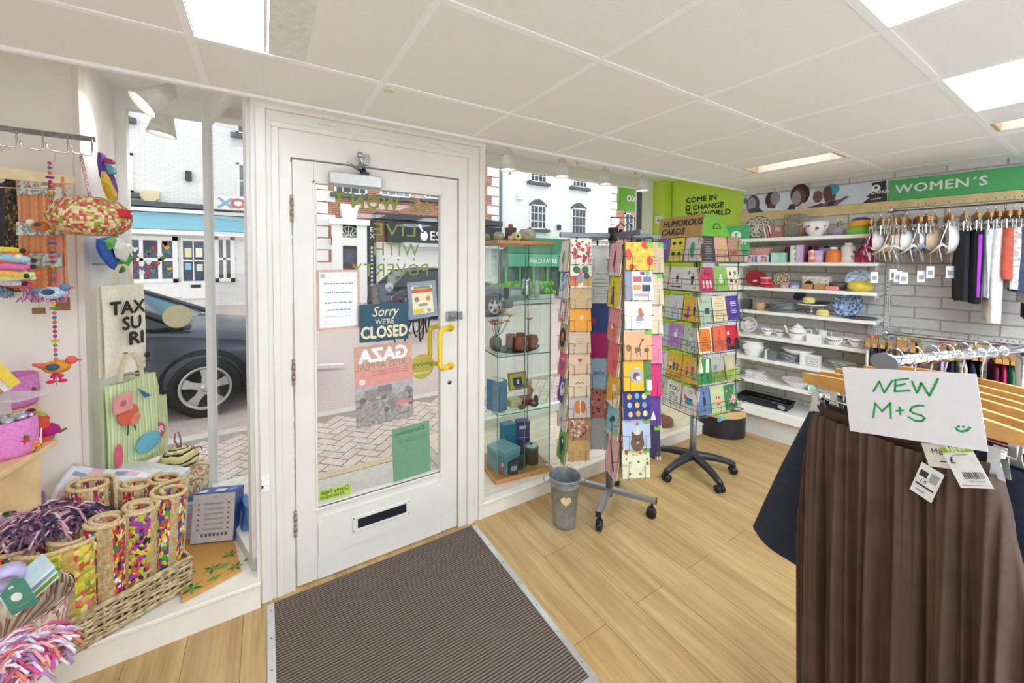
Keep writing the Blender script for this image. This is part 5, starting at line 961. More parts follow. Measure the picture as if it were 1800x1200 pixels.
# ---- window bay: spotlights on a rail, hook, flowers, prints on the pier, cut log, turquoise bow
SPW = M('#eceae6', .4); LAMP = M('#fffaf0', .5, emit=8)
def spot(p, label, tilt=.0, az=0., s_=1.0):
    t = thing('spotlight', label, 'light', p); d = Vector((math.sin(tilt)*math.cos(az), math.sin(tilt)*math.sin(az), -math.cos(tilt)))
    mb = MB(); mb.cyl((0, 0, 0), (0, 0, -.035), .016, SPW); mb.build('mount', t)
    a = d.orthogonal().normalized(); b = d.cross(a); mb = MB(); mb.at((0, 0, -.035), a, b, d)
    mb.lathe([(.020*s_, 0), (.026*s_, .004), (.026*s_, .028*s_), (.03*s_, .03*s_), (.05*s_, .118*s_), (.047*s_, .118*s_), (.028*s_, .034*s_), (.001, .03*s_)], SPW, n=28)
    for k in range(14): q = 2*PI*k/14; mb.box(.025*s_*math.cos(q)-.001, .025*s_*math.cos(q)+.001, .025*s_*math.sin(q)-.001, .025*s_*math.sin(q)+.001, .006, .027*s_, GREYM)
    mb.build('shade', t); mb = MB(); mb.at((0, 0, -.035), a, b, d); mb.lathe([(.001, .106*s_), (.0455*s_, .106*s_), (.001, .107*s_)], LAMP, n=24); mb.build('bulb', t)
    l = bpy.data.lights.new('spot_beam', 'SPOT'); l.energy = 7; l.spot_size = 1.5; l.spot_blend = .6; l.shadow_soft_size = .04; l.color = (1, .96, .9); o = bpy.data.objects.new('spot_beam', l); COL.objects.link(o); o.parent = t; o.location = Vector((0, 0, -.035))+d*.125*s_; o.rotation_mode = 'QUATERNION'; o.rotation_quaternion = Vector((0, 0, -1)).rotation_difference(d)
    return t
for (px, py, lab) in ((893, 262, 'white spotlight over the glass cabinet'), (988, 277, 'white spotlight second from the door over the right window'), (1064, 293, 'white spotlight third from the door over the right window'), (1130, 306, 'white spotlight over the right window, nearest the green wall')):
    p = ony(px, py, 2.52); spot(Vector((p.x, p.y, min(2.49, p.z+.02))), lab, s_=1.2)
mb = MB(); a, b = ony(850, 262, 2.52), ony(1132, 309, 2.52); zz = max(a.z, b.z)+.02
mb.box(1.2, b.x+.1, 2.505, 2.535, 2.485, 2.50, SPW); one(mb, 'light_rail', 'white lighting rail along the ceiling of the right window', 'rail')
for px, py in ((1015, 284), (1116, 302)):
    p = ony(px, py, 2.30); mb = MB(); mb.tube([(0, 0, 2.5-p.z), (0, 0, .02), (-.012, 0, .0), (-.006, 0, -.018), (.010, 0, -.016), (.012, 0, 0)], .0025, STEEL, 6); one(mb, 'ceiling_hook', 'small metal hook hanging from the window ceiling '+('above the second spotlight' if px < 1100 else 'near the green wall'), 'hook', (p.x, p.y, p.z))
p = ony(866, 258, 2.4); mb = MB(); mb.cyl((0, 0, 0), (0, 0, .06), .05, SPW, .05, 24); mb.cyl((0, 0, -.002), (0, 0, 0), .042, LAMP, n=24); one(mb, 'round_downlight', 'round white downlight in the window ceiling beside the door frame', 'light', (p.x, p.y, 2.44))
for (px, py, w, h, nm, art) in ((1158, 386, .085, .085, 'white print with a blue sketch pinned high on the green pier', [('d', 0, .35, .2, '#8fa9cf', .1), ('l', [(0, .3), (.02, .8)], .05, '#7a4a8a')]), (1137, 404, .085, .10, 'white print with an animal sketch pinned low on the green pier', [('d', .05, .5, .2, '#4f5f86', .14), ('l', [(-.2, .2), (-.1, .6), (.2, .5), (.25, .15)], .06, '#3f4f72')])):
    p = onpl(px, py, (pf.x, pf.y), (pe.x, pe.y)); mb = MB(); t = math.atan2(pf.y-pe.y, pf.x-pe.x); u = Vector((math.cos(t), math.sin(t), 0)); mb.rz((0, 0, 0), t); mb.box(-w/2, w/2, -.003, .0, -h/2, h/2, M('#f4f3ef', .6)); mb.T = (mb.T[0]+Vector((0, 0, -h/2))+mb.T[2]*-.0035,)+mb.T[1:]; art_on(mb, art, w, h); n_ = Vector((math.sin(t), -math.cos(t), 0)); one(mb, 'art_print', nm, 'print', p+n_*.002)
lg = thing('wooden_log', 'round brown wooden block lying on the window platform behind the spinners', 'wood block', onz(1165, 745, .1)); mb = MB(); mb.lathe([(.001, 0), (.085, 0), (.09, .008), (.088, .05), (.082, .058), (.001, .058)], M('#8a5f4d', .6, var=.12), n=28); mb.build('block', lg)
# counter board and cup by the green wall
mb = MB(); p = put(1296, 3.6, 0); 
ob = thing('info_board', 'green shop information board with white emblem standing before the lime wall', 'sign', Vector((3.72, 2.03, 1.56)), WA+.5)
mb = MB(); mb.rz((0, 0, 0), 0, .1); mb.prism([(-.10, 0), (.15, 0), (.15, .36), (-.06, .36)], 0, .01, M('#3fae6a', .5)); mb.build('board', ob)
mb = MB(); mb.rz((0, 0, 0), 0, .1); w_ = M('#f4f6f2', .5); mb.pdisc(.04, .27, .04, w_, -.002, 22); mb.text('OXFAM', -.03, .185, .03, w_, -.002, bold=.04); mb.pdisc(.04, .28, .014, M('#3fae6a', .5), -.003); mb.pline([(.02, .24), (.04, .262), (.06, .24)], .008, M('#3fae6a', .5), -.003); mb.build('emblem', ob)
mb = MB(); mb.box(-.1, .15, -.02, .14, -.02, 0, WHITE); mb.build('stand_foot', ob)
pl_ = thing('plant_stand', 'white pedestal shelf carrying the green information board', 'stand', Vector((3.78, 2.1, 0))); mb = MB(); mb.box(-.12, .12, -.09, .09, .1, 1.535, M('#eceae6', .5), .004); mb.build('post', pl_)
cp = vessel('paper_cup', 'pale blue and white paper tub beside the green information board', 'tub', Vector((3.70, 2.22, 1.66)), [(.001, 0), (.05, 0), (.064, .14), (.06, .14), (.048, .006), (.001, .006)], M('#cfdcf0', .5, var=.08), 24, [('stand_base', lambda mb: mb.box(-.05, .05, -.05, .05, -1.56, 0, M('#eceae6', .5)))])
bn = thing('bread_bin', 'black bread bin with a pale wooden lid on the floor under the shelves', 'bread bin', Vector((3.50, 1.93, 0)), math.radians(-42))
def dsh(r, k=14): return [(-r, .09)]+[(-r*math.cos(PI*q/k)*1.0, .09-.16*math.sin(PI*q/k)*r/.2) for q in range(1, k)]+[(r, .09)]
def slab(mb, pts, z0, z1, mat):
    n = len(pts); mb.add([(x, y, z0) for x, y in pts]+[(x, y, z1) for x, y in pts], [tuple(range(n-1, -1, -1)), tuple(range(n, 2*n))], mat); mb.add([(x, y, z0) for x, y in pts]+[(x, y, z1) for x, y in pts], [(j, (j+1) % n, n+(j+1) % n, n+j) for j in range(n)], mat, True)
mb = MB(); slab(mb, dsh(.2), .0, .185, M('#232326', .45)); mb.build('bin', bn); mb = MB(); slab(mb, dsh(.203), .185, .2, PINE); mb.build('lid', bn)
mb = MB(); mb.lathe([(.001, 0), (.02, 0), (.03, .012), (.016, .03), (.001, .028)], M('#7fc9ae', .4)); mb.prism([(0, 0), (-.05, .03), (-.05, -.01)], -.01, .01, M('#7fb6d3', .5)); mb.prism([(0, 0), (.05, .03), (.05, -.01)], -.01, .01, M('#8fd6a0', .5)); one(mb, 'ribbon_bow', 'small turquoise and green ribbon on top of the bread bin', 'ribbon', Vector((3.36, 1.88, .2)))
# ================================================================ signs and notices on the door and windows
YG = YD+.024
def onglass(name, label, cat, c4, back, art=None, th=.0012, y=YG, edge=None, group=None):
    """a sheet on the inside of the glass; c4 = picture corners tl, tr, br, bl"""
    q = [ony(a, b, y-.003) for a, b in c4]; w = ((q[1]-q[0]).length+(q[2]-q[3]).length)/2; h = ((q[0]-q[3]).length+(q[1]-q[2]).length)/2
    cx_ = sum(p.x for p in q)/4; cz_ = sum(p.z for p in q)/4; rot = math.atan2(q[2].z-q[3].z, q[2].x-q[3].x)*.5+math.atan2(q[1].z-q[0].z, q[1].x-q[0].x)*.5
    mb = MB(); mb.at((0, 0, 0), (math.cos(rot), 0, math.sin(rot)), (0, 1, 0), (-math.sin(rot), 0, math.cos(rot))); mb.box(-w/2, w/2, -.0, th, -h/2, h/2, back)
    if art: art(mb, w, h)
    return one(mb, name, label, cat, (cx_, y-.003-th, cz_), 0, group)
OLV = M('#7d8a1e', .5, var=.02)
for body, cx_, cy_, ch, bold, nm in ((u"WON'T", 646, 354, 29, .055, 'bold'), ("WE", 742, 364, 25, .0, 'we'), ("LIVE", 695, 404, 25, .0, 'live'), ("WITH", 697, 438, 25, .0, 'with'), ("POVERTY", 689, 474, 25, .0, 'poverty')):
    p = ony(cx_, cy_, YG); p0 = ony(cx_, cy_-ch/2, YG); hgt = (p0.z-ony(cx_, cy_+ch/2, YG).z)*.86
    mb = MB(); vs, fs = textmesh(body, .03 if bold else .0, 'CENTER', 1.12); wd = max(v[0] for v in vs)-min(v[0] for v in vs)
    want = {"WON'T": 106, 'WE': 46, 'LIVE': 72, 'WITH': 78, 'POVERTY': 130}[body.replace(u'\u2019', "'")]; k = want*2.47/690*.86/(wd*hgt/.69)
    mb.text(body, 0, -hgt/2, hgt, OLV, 0, 'CENTER', .03 if bold else 0., k, flip=True, lw=1.12)
    one(mb, 'window_lettering', f'olive window lettering reading {body.lower().replace(chr(39), "")} backwards on the door glass', 'lettering', (p.x, YG-.0015, p.z))
SAL = M('#d9a89a', .6); GRY = M('#8a8f96', .6)
def a_hours(mb, w, h):
    mb.prect(-w*.44, w*.44, -h*.46, h*.46, M('#efeceb', .7), -.0004)
    for z, q in ((.27, .34), (.12, .3), (-.05, .32), (-.17, .26)):
        x = -q*w
        while x < q*w: l = .004+.012*rnd.random(); mb.prect(x, min(q*w, x+l), z*h-.003, z*h+.003, GRY, -.0007); x += l+.003
    mb.prect(-.3*w, .3*w, -.285*h, -.28*h, GRY, -.0007); mb.pdisc(-.36*w, .4*h, .012, M('#b9c2b4', .6), -.0007)
onglass('opening_hours_notice', 'white opening hours notice in a pinkish sleeve, back to front on the glass', 'notice', ((556, 476), (634, 472), (631, 577), (557, 580)), SAL, a_hours)
def a_gaza(mb, w, h):
    mb.prect(-w/2, w/2, -.0*h, h/2, M('#d8948a', .6, var=.04), -.0003); mb.prect(-w/2, w/2, .2*h, h/2, M('#cda189', .6), -.0004)
    mb.text('GAZA', 0, .30*h, .066, M('#efebe8', .6), -.0008, 'CENTER', .06, w*.86/.175*.66, flip=True); mb.text('CRISIS APPEAL', 0, .2*h, .036, M('#a9786d', .6), -.0008, 'CENTER', 0, .98*w/.33, flip=True)
    for z in (.17, .145, .12): mb.prect(-.2*w, .42*w, z*h, (z+.008)*h, M('#b96f66', .6), -.0007)
    mb.pdisc(-.38*w, .06*h, .016, M('#eadbd5', .6), -.0007)
    mb.prect(-w/2, w/2, -h/2, -.0*h, M('#a39a94', .7, var=.25, scale=60), -.0004); mb.prect(-w/2, w/2, -.14*h, 0, M('#b3b1b3', .7, var=.15, scale=30), -.0006)
    r_ = random.Random(2)
    for k in range(40): mb.pdisc((r_.random()-.5)*.9*w, -h*(.1+.3*r_.random()), .008+.012*r_.random(), M(r_.choice(['#8a7f78', '#b5aba3', '#726963', '#9c918a']), .7), -.0007-.00001*k, 6)
    mb.prect(-.34*w, .12*w, -.15*h, -.05*h, M('#958a83', .7), -.0013); mb.prect(-.12*w, .12*w, -.1*h, -.02*h, M('#857a75', .7), -.0015); mb.prect(.18*w, .48*w, -.3*h, -.25*h, M('#c9857d', .6), -.0018)
onglass('charity_poster', 'large pink and grey appeal poster seen from its back on the door glass', 'poster', ((622, 612), (724, 597), (726, 732), (626, 753)), M('#b59a90', .7), a_gaza)
def a_don(mb, w, h):
    g = M('#4f7358', .6); mb.text('Donations.', .36*w, .36*h, .022, g, -.0007, 'LEFT', .03, w*.7/.13*1.05, flip=True)
    for z in (.26, .23, .2): mb.prect(-.4*w, .4*w, z*h, (z+.008)*h, g, -.0007)
onglass('donations_sheet', 'green sheet headed donations, back to front low on the door glass', 'notice', ((689, 754), (755, 739), (756, 826), (691, 848)), M('#6f9a79', .65, var=.03), a_don)
def a_note(mb, w, h):
    mb.prect(-w*.36, w*.36, -h*.38, h*.38, M('#e6dcb9', .6), -.0004); mb.prect(-.36*w, .36*w, .2*h, .3*h, M('#c9603f', .6), -.0006); mb.prect(-.3*w, .3*w, .31*h, .37*h, M('#6f8f5a', .6), -.0006)
    mb.pdisc(-.2*w, .02*h, .014, M('#8f7a66', .6), -.0006); mb.pdisc(.2*w, .02*h, .014, M('#b98a4a', .6), -.0006); mb.prect(-.15*w, .15*w, -.17*h, -.1*h, M('#8a8f94', .6), -.0006); mb.prect(-.34*w, .0, -.37*h, -.24*h, M('#dcc23e', .6), -.0006); mb.pdisc(.2*w, -.3*h, .011, M('#9aa08f', .6), -.0006)
onglass('window_notice', 'small grey framed notice with a cream print on the door glass', 'notice', ((716, 497), (767, 492), (768, 555), (719, 562)), M('#8a93a0', .5), a_note)
def a_char(mb, w, h):
    mb.text('Charity Retail', .45*w, .05*h, .02, M('#5f7a1e', .6), -.0007, 'LEFT', .03, w*.92/.165, flip=True); mb.text('Association', .3*w, -.35*h, .02, M('#5f7a1e', .6), -.0007, 'LEFT', .03, w*.92/.165, flip=True)
onglass('membership_sticker', 'yellow green rectangular sticker in the bottom left corner of the door glass', 'sticker', ((560, 862), (617, 849), (617, 867), (560, 882)), M('#b9cc5a', .6), a_char)
def disc_sticker(label, px, py, rx, rz_, col, y=YG, art=None, name='round_sticker'):
    p = ony(px, py, y-.003); a = (ony(px+rx, py, y-.003)-p).length; b = (ony(px, py-rz_, y-.003)-p).length
    mb = MB(); mb.prism([(a*math.cos(t), b*math.sin(t)) for t in [2*PI*k/32 for k in range(32)]], -.001, 0, col)
    if art: art(mb, a, b)
    return one(mb, name, label, 'sticker', (p.x, y-.002, p.z))
disc_sticker('round olive gold sticker partly behind the yellow pull handle', 742, 644, 20, 22, M('#b3a23e', .5), art=lambda mb, a, b: (mb.prect(-a*.9, a*.9, -b*.1, b*.3, M('#8d8a2c', .5), -.0016), mb.pline([(-a*.6+a*.1*k, .006*math.sin(k*1.9)) for k in range(13)], .004, M('#cfc88a', .5), -.002), mb.prect(-a*.7, a*.7, -b*.55, -b*.45, M('#cfc88a', .5), -.0016)))
p0 = ony(312, 556, YW-.004); disc_sticker('beige oval sticker on the left shop window', 312, 556, 26, 20, M('#d8cfaa', .6), y=YW-.001)
# hanging closed sign
sg = ony(675, 566, YD-.004); q = [ony(*a, YD-.004) for a in ((632, 535.5), (718, 531.5), (718, 596), (632, 601))]; w = ((q[1]-q[0]).length+(q[2]-q[3]).length)/2; h = (q[0].z-q[3].z+q[1].z-q[2].z)/2
cs = thing('closed_sign', 'teal hanging sign reading sorry were closed on the door glass', 'sign', (sum(p.x for p in q)/4, YD-.004, sum(p.z for p in q)/4))
mb = MB(); mb.box(-w/2, w/2, 0, .006, -h/2, h/2, M('#17495a', .45, var=.04)); mb.build('board', cs)
CRM = M('#e3d6ae', .5, var=.04); mb = MB(); mb.text('Sorry', 0, .17*h, .05, CRM, -.001, 'CENTER', .012, .8, shear=.35); mb.text("WE'RE", 0, -.05*h, .028, CRM, -.001, 'CENTER', 0., .85); mb.text('CLOSED', 0, -.40*h, .058, CRM, -.001, 'CENTER', .05, w*.9/.24*.82); mb.build('sign_lettering', cs)
mb = MB(); nx = (683-675)*2.4/690; nz = h/2+.085
for s_ in (-1, 1): mb.tube([(s_*w*.42, .003, h/2), (nx, .006, nz)], .0015, M('#6d6d6d', .5), 4)
mb.build('cord', cs); mb = MB(); mb.cyl((nx, .02, nz), (nx, .012, nz), .022, sheer('#dfe6ea', .5), n=18); mb.tube([(nx, .012, nz), (nx, .0, nz-.002), (nx, .002, nz-.012)], .003, STEEL, 6); mb.build('suction_hook', cs)
# ================================================================ wall shelving and china
SHW = M('#f1efe8', .45, var=.015); ZS = []
for (px, py) in ((1420, 415), (1420, 461), (1420, 508.5), (1420, 554), (1420, 601.5), (1420, 645), (1400, 684)):
    ZS.append(onwall(px, py, .3)[1])
S0, S1 = .06, 1.055
shu = None
SHN = ['topmost', 'second', 'third', 'fourth', 'fifth', 'sixth', 'seventh']
for i, z in enumerate(ZS):
    t = thing('wall_shelf', f'{SHN[i]} white shelf of the wall bay, counted from above', 'shelf', wallpt(S0, 0, z), WA); mb = MB(); ln = S1-S0
    mb.box(0, ln, -.30, -.002, -.028, 0, SHW, .003); mb.build('board', t)
    for q in (.02, ln-.03):
        mb = MB(); mb.prism([(q, -.028), (q+.006, -.028)] + [(q+.006, -.06), (q, -.06)], -.2, -.002, SHW); mb.build('bracket', t)
t = thing('wall_shelf', 'deep white base deck of the wall bay near the floor', 'shelf', wallpt(S0, 0, .28), WA); mb = MB(); mb.box(0, S1-S0, -.36, -.002, -.085, 0, SHW, .004); mb.build('board', t); mb = MB(); mb.box(.0, S1-S0, -.30, -.002, -.28, -.085, M('#dcd8cf', .5)); mb.build('plinth', t)
for s_, nm in ((.045, 'slotted white wall upright at the left end of the china shelves'), (1.075, 'slotted white wall upright between the china shelves and the clothes rails')):
    t = thing('shelf_upright', nm, 'upright', wallpt(s_, 0, .1), WA); mb = MB(); mb.box(-.014, .014, -.022, -.001, 0, 1.84, M('#dedcd6', .4)); mb.build('rail', t); mb = MB()
    for k in range(56):
        for x in (-.006, .006): mb.box(x-.002, x+.002, -.0225, -.021, .03+k*.032, .05+k*.032, M('#8a8782', .6))
    mb.build('slots', t)
def band(name, label, cat, s0, s1, z0, z1, mat, off=.0, th=.012, art=None):
    t = thing(name, label, cat, wallpt(s0, off, z0), WA); mb = MB(); mb.box(0, s1-s0, -th, -.001, 0, z1-z0, mat, .001); mb.build('panel', t)
    if art: mb = MB(); mb.at((0, -th, 0)); art(mb, s1-s0, z1-z0); mb.build('print', t)
    return t
OAKL = M('#e2c98f', .5, var=.07, scale=12)
zb0 = onwall(1557, 372)[1]; zb1 = onwall(1557, 354)[1]-.002
band('timber_rail', 'pale timber band running along the brick wall under the signs', 'rail', -.03, 5.2, zb0, zb1, OAKL, 0, .02)
def a_wom(mb, w, h):
    w_ = M('#f4f5f0', .5); mb.text(u"WOMEN\u00b4S", .035, h*.34, h*.40, w_, -.001, 'LEFT', .022, 1.02, lw=1.08)
band('wall_sign', "long green sign lettered women's above the clothes rail", 'sign', 1.058, 4.2, zb1+.003, 2.218, M('#4fae62', .5, var=.03, scale=3), 0, .012, a_wom)
def a_photo(mb, w, h):
    sky = M('#d9e2ee', .5, var=.06, scale=6); mb.prect(0, w, 0, h, sky, -.0005); y = [-.0008]
    def d(x, z, r, c, rz=None): y[0] -= .0001; mb.pdisc(x*w, z*h, r*w, M(c, .55, var=.08), y[0], 22, (rz or r)*w)
    def p(pts, c): y[0] -= .0001; mb.pr([(a*w, b*h) for a, b in pts], M(c, .55, var=.08), y[0])
    p([(0, 0), (.0, .3), (.06, .22), (.14, .3), (.17, .0)], '#d8b9c4'); d(.02, .75, .018, '#5a7a9c', .03); d(.085, .5, .055, '#54586a', .085); d(.075, .52, .036, '#a39c9c', .062); p([(.05, .0), (.06, .25), (.13, .3), (.17, 0)], '#4a4a58')
    d(.23, .66, .045, '#3a3640', .07); p([(.2, .2), (.22, .5), (.27, .5), (.27, .12)], '#6d4a44'); d(.265, .72, .038, '#9c9594', .06); p([(.25, .0), (.27, .25), (.33, .22), (.34, .0)], '#e3e6ec')
    d(.45, .78, .07, '#3d2f30', .09); d(.44, .62, .05, '#6b4740', .08); d(.425, .6, .033, '#a09897', .062); p([(.36, 0), (.38, .3), (.42, .26), (.42, 0)], '#2f2f3a'); p([(.42, 0), (.47, .3), (.54, .36), (.60, .0)], '#e2cfd4'); p([(.5, .0), (.6, .2), (.66, .0)], '#4a4f5c')
    d(.585, .72, .04, '#b9c2c4', .06); d(.575, .55, .034, '#7d5450', .05); d(.655, .6, .04, '#5d4340', .075); d(.665, .85, .052, '#3f9fb8', .045); d(.64, .72, .03, '#5d4340', .05); p([(.6, 0), (.64, .3), (.72, .3), (.76, .45), (.78, .4), (.7, 0)], '#7a5f74'); p([(.63, 0), (.66, .25), (.7, .24), (.68, 0)], '#2c3038')
    p([(.86, 0), (.9, .25), (.88, .3), (.92, .55), (.91, .95), (.99, 1), (1, .0)], '#38333b'); d(.935, .68, .026, '#f4f2f2', .026); d(.935, .70, .010, '#38333b'); y[0] -= .0002; mb.text('OXFAM', .905*w, .40*h, .022, M('#f4f2f2', .5), y[0], bold=.04); p([(.9, .12), (.96, .14), (.97, .2), (.92, .18)], '#cfc9cf')
band('photo_banner', 'long photo banner of people with grey ovals over faces above the shelves', 'banner', -.0, 1.05, zb1+.003, 2.225, M('#cdd6e0', .5), 0, .008, a_photo)
# ---- things on the shelves.  sh(px, i): a spot on shelf i
def sh(px, i, off=.18, dz=0): s_ = onwall(px, 460, off)[0]; z = ZS[i] if i < 7 else .28; return wallpt(s_, off, z+dz)
MPX = .0041                               # metres to a picture pixel, sideways, at the shelves
def plate_up(label, loc, r, cols, lean=.25, name='plate', cat='plate', turn=0., dots=None, ring=None):
    t = thing(name, label, cat, loc, WA+turn); mb = MB(); c, s_ = math.cos(lean), math.sin(lean)
    mb.at((0, .0, r*c+.002), (1, 0, 0), (0, s_, c), (0, -c, s_))
    mb.lathe([(.001, -.004), (r*.55, -.004), (r*.6, 0), (r, .012), (r-.002, .015), (r*.62, .005), (r*.55, .001), (.001, .001)], M(cols[0], .25, var=.04), n=36)
    mb.build('dish', t); mb = MB(); mb.at((0, .0, r*c+.002), (1, 0, 0), (0, -s_, -c), (0, c, -s_)) ; mb.T = (Vector((0, 0, r*c+.002)), Vector((1, 0, 0)), Vector((0, c, -s_)), Vector((0, s_, c)))
    rr = random.Random(int(r*1e4))
    if len(cols) > 1:
        for k in range(26):
            q = 2*PI*k/26; R_ = r*(.72+.16*(k % 2)); mb.pdisc(R_*math.cos(q), R_*math.sin(q), r*.085, M(cols[1+k % (len(cols)-1)], .3), -.0135-(.004 if k % 2 else 0)*0-.0004*(k % 3), 8)
        for k in range(18):
            q = rr.random()*2*PI; R_ = r*.5*math.sqrt(rr.random()); mb.pdisc(R_*math.cos(q), R_*math.sin(q), r*.07, M(cols[1+k % (len(cols)-1)], .3), -.0024-.0001*k, 7)
        if ring:
            for R_ in (.97, .6): mb.tube([(r*R_*math.cos(2*PI*k/40), -.015 if R_ > .9 else -.006, r*R_*math.sin(2*PI*k/40)) for k in range(40)], r*.02, M(ring, .3), 5, closed=True)
    mb.build('pattern', t); return t
CHINA = M('#f3f1ec', .18, var=.01); DKP = M('#3a3438', .4)
plate_up('large dark rimmed ornate plate standing at the left of the top shelf', sh(1331, 0, .2), .105, ['#d9d2c2', '#4a403c', '#8a7a66', '#5a6a58'], .2, turn=.15, ring='#3a302a')
for k, (px, c) in enumerate(((1346, '#ecdfe2'), (1351, '#d98aa0'), (1356, '#f0e4e6'))): booktree('thin_book', ['white spined thin book leaning on the ornate plate', 'pink spined thin book leaning beside the ornate plate', 'pale thin book leaning against the brown album'][k], sh(px, 0, .24), WA, .012, .12, .115, c, lean=-.25, pages='#f4efe6')
al_ = thing('photo_album', 'dusky brown album leaning on the top shelf beside the gold house lantern', 'album', sh(1364, 0, .25), WA); mb = MB(); mb.at((0, 0, 0), (1, 0, 0), (0, .97, -.2), (-.12, .2, .96)); mb.box(-.05, .05, 0, .02, 0, .12, M('#a9766c', .5), .002); mb.build('cover', al_); mb = MB(); mb.at((0, 0, 0), (1, 0, 0), (0, .97, -.2), (-.12, .2, .96)); mb.prect(-.01, .03, .06, .095, M('#d9b6a3', .5), -.001); mb.prect(-.04, -.02, .09, .105, M('#c99a8a', .5), -.001); mb.build('cover_motif', al_)
hl = thing('house_lantern', 'gold framed glass house lantern on the top shelf', 'lantern', sh(1391, 0, .2), WA+.35); GOLD = M('#c9a75a', .3, .8, var=.05); mb = MB(); w, h, hr = .055, .12, .20
for x in (-w, w):
    for y in (-w, w): mb.tube([(x, y, 0), (x, y, h)], .003, GOLD, 5)
    mb.tube([(x, -w, 0), (x, w, 0)], .003, GOLD, 5); mb.tube([(x, -w, h), (x, 0, hr), (x, w, h), (x, -w, h)], .003, GOLD, 5)
for y in (-w, w): mb.tube([(-w, y, 0), (w, y, 0)], .003, GOLD, 5); mb.tube([(-w, y, h), (w, y, h)], .003, GOLD, 5)
mb.tube([(-w, 0, hr), (w, 0, hr)], .003, GOLD, 5); mb.build('frame', hl)
mb = MB(); g_ = glass((.93, .93, .9), 1.2)
for q in (((-w, -w, 0), (w, -w, 0), (w, -w, h), (-w, -w, h)), ((-w, -w, 0), (-w, w, 0), (-w, w, h), (-w, -w, h)), ((w, -w, 0), (w, w, 0), (w, w, h), (w, -w, h)), ((-w, -w, h), (w, -w, h), (w, 0, hr), (-w, 0, hr)), ((-w, w, h), (w, w, h), (w, 0, hr), (-w, 0, hr)), ((-w, -w, h), (-w, w, h), (-w, 0, hr)), ((w, -w, h), (w, w, h), (w, 0, hr))): mb.add(q, [tuple(range(len(q)))], g_)
mb.build('glass', hl); 
plate_up('dark round plate standing behind the gold house lantern', sh(1400, 0, .06), .11, ['#a8a4a0'], .1)
bo = vessel('serving_bowl', 'white bowl with red maple leaves on the top shelf', 'bowl', sh(1432, 0, .18), [(.001, 0), (.04, 0), (.045, .012), (.085, .07), (.095, .125), (.09, .125), (.08, .07), (.04, .018), (.001, .015)], CHINA, 32); bo['kind'] = 'thing'
def leafprint(par_loc, label=None): pass
RED = M('#b8284a', .4)
def surf_spots(mb, r, z, spots, mat, th=.004):
    """flat dabs lying on a round body, facing the shop (local angle measured from -y)"""
    for a, dz, s_ in spots:
        x, y = r*math.sin(a), -r*math.cos(a); u = Vector((math.cos(a), math.sin(a), 0)); mb.at((x, y, z+dz), u, Vector((-math.sin(a), math.cos(a), 0))); mb.prism([(s_*(1 if k % 2 else .45)*math.cos(PI*k/5), s_*(1 if k % 2 else .45)*math.sin(PI*k/5)) for k in range(10)], -th*.5, th, mat); mb.T = None
bo.name = 'serving_bowl'; t = bo
def retree(o, label, cat, extra):
    """turn a one-mesh thing into an Empty with parts"""
    e = thing(o.name, label, cat, o.location, o.rotation_euler.z); nm = o.name; o.name = 'body'; e.name = nm
    for k in ('label', 'category', 'kind'):
        if k in o: del o[k]
    o.parent = e; o.location = (0, 0, 0); o.rotation_euler = (0, 0, 0)
    for n_, fn in extra: mb = MB(); fn(mb); mb.build(n_, e)
    return e
retree(bo, 'white bowl with red maple leaves on the top shelf', 'bowl', [('leaf_motif', lambda mb: surf_spots(mb, .086, .085, [(-1.9, .01, .03), (-1.1, -.02, .018), (-.5, .0, .012), (-2.3, -.02, .02)], RED))])
vv_ = vessel('bud_vase', 'round lilac vase holding small dried flowers on the top shelf', 'vase', sh(1472, 0, .18), potp(.045, .075, .35), M('#a89ab8', .25, var=.05), 26, [('dried_flowers', lambda mb: [(mb.tube([(0, 0, .06), (x*.6, y, .1), (x, y, z)], .0015, M('#7d7a4f', .6), 4), mb.ell((x, y, z), .012, M('#d9d0a3', .6), 7, 5)) for x, y, z in ((.03, -.01, .13), (.045, .01, .12), (.02, .015, .14), (-.015, 0, .125), (.05, -.01, .10))])])
z = ZS[0]
for k, (c, r0, r1, z0, z1, nm) in enumerate((('#7ec548', .085, .08, 0, .06, 'upturned lime green bowl at the bottom of the nested set, right of top shelf'), ('#f0a92c', .078, .062, .06, .11, 'upturned orange bowl in the middle of the nested set'), ('#43397f', .06, .035, .11, .135, 'upturned navy bowl crowning the nested set'))):
    vessel('mixing_bowl', nm, 'bowl', sh(1511, 0, .2, z0), [(r0, 0), (r0*.98, (z1-z0)*.4), (r1, z1-z0), (.001, z1-z0+.001)], M(c, .3, var=.03), 28)
# second shelf
gb = thing('gift_box', 'salmon pink frilled gift box at the left of the second shelf', 'box', sh(1336, 1, .16), WA); mb = MB(); mb.box(-.085, .085, -.05, .05, 0, .115, M('#e7a293', .6, var=.08), .004); mb.build('box_body', gb); mb = MB()
for k in range(9): x = -.08+.02*k; mb.prism([(x-.01, .115), (x+.01, .115), (x+.004, .13+.006*(k % 2))], -.045, .045, M('#eec0b2', .7))
mb.build('tissue', gb)
for px, nm in ((1318, 'left of the two white tubs with magenta and gold labels'), (1341, 'right of the two white tubs with magenta and gold labels')):
    t = thing('sweet_tub', nm, 'tub', sh(px, 1, .25), WA, 'small white tubs on the second shelf'); mb = MB(); mb.box(-.042, .042, -.03, .03, 0, .065, M('#dfe2f0', .4), .005); mb.build('tub_body', t); mb = MB(); mb.prect(-.01, .025, .005, .03, M('#e2a24c', .5), -.0305); mb.pdisc(.008, .045, .016, M('#c02a7a', .5), -.0306, 10, .010); mb.prect(.028, .04, .0, .05, M('#6a6fc0', .5), -.0304); mb.build('tub_label', t)
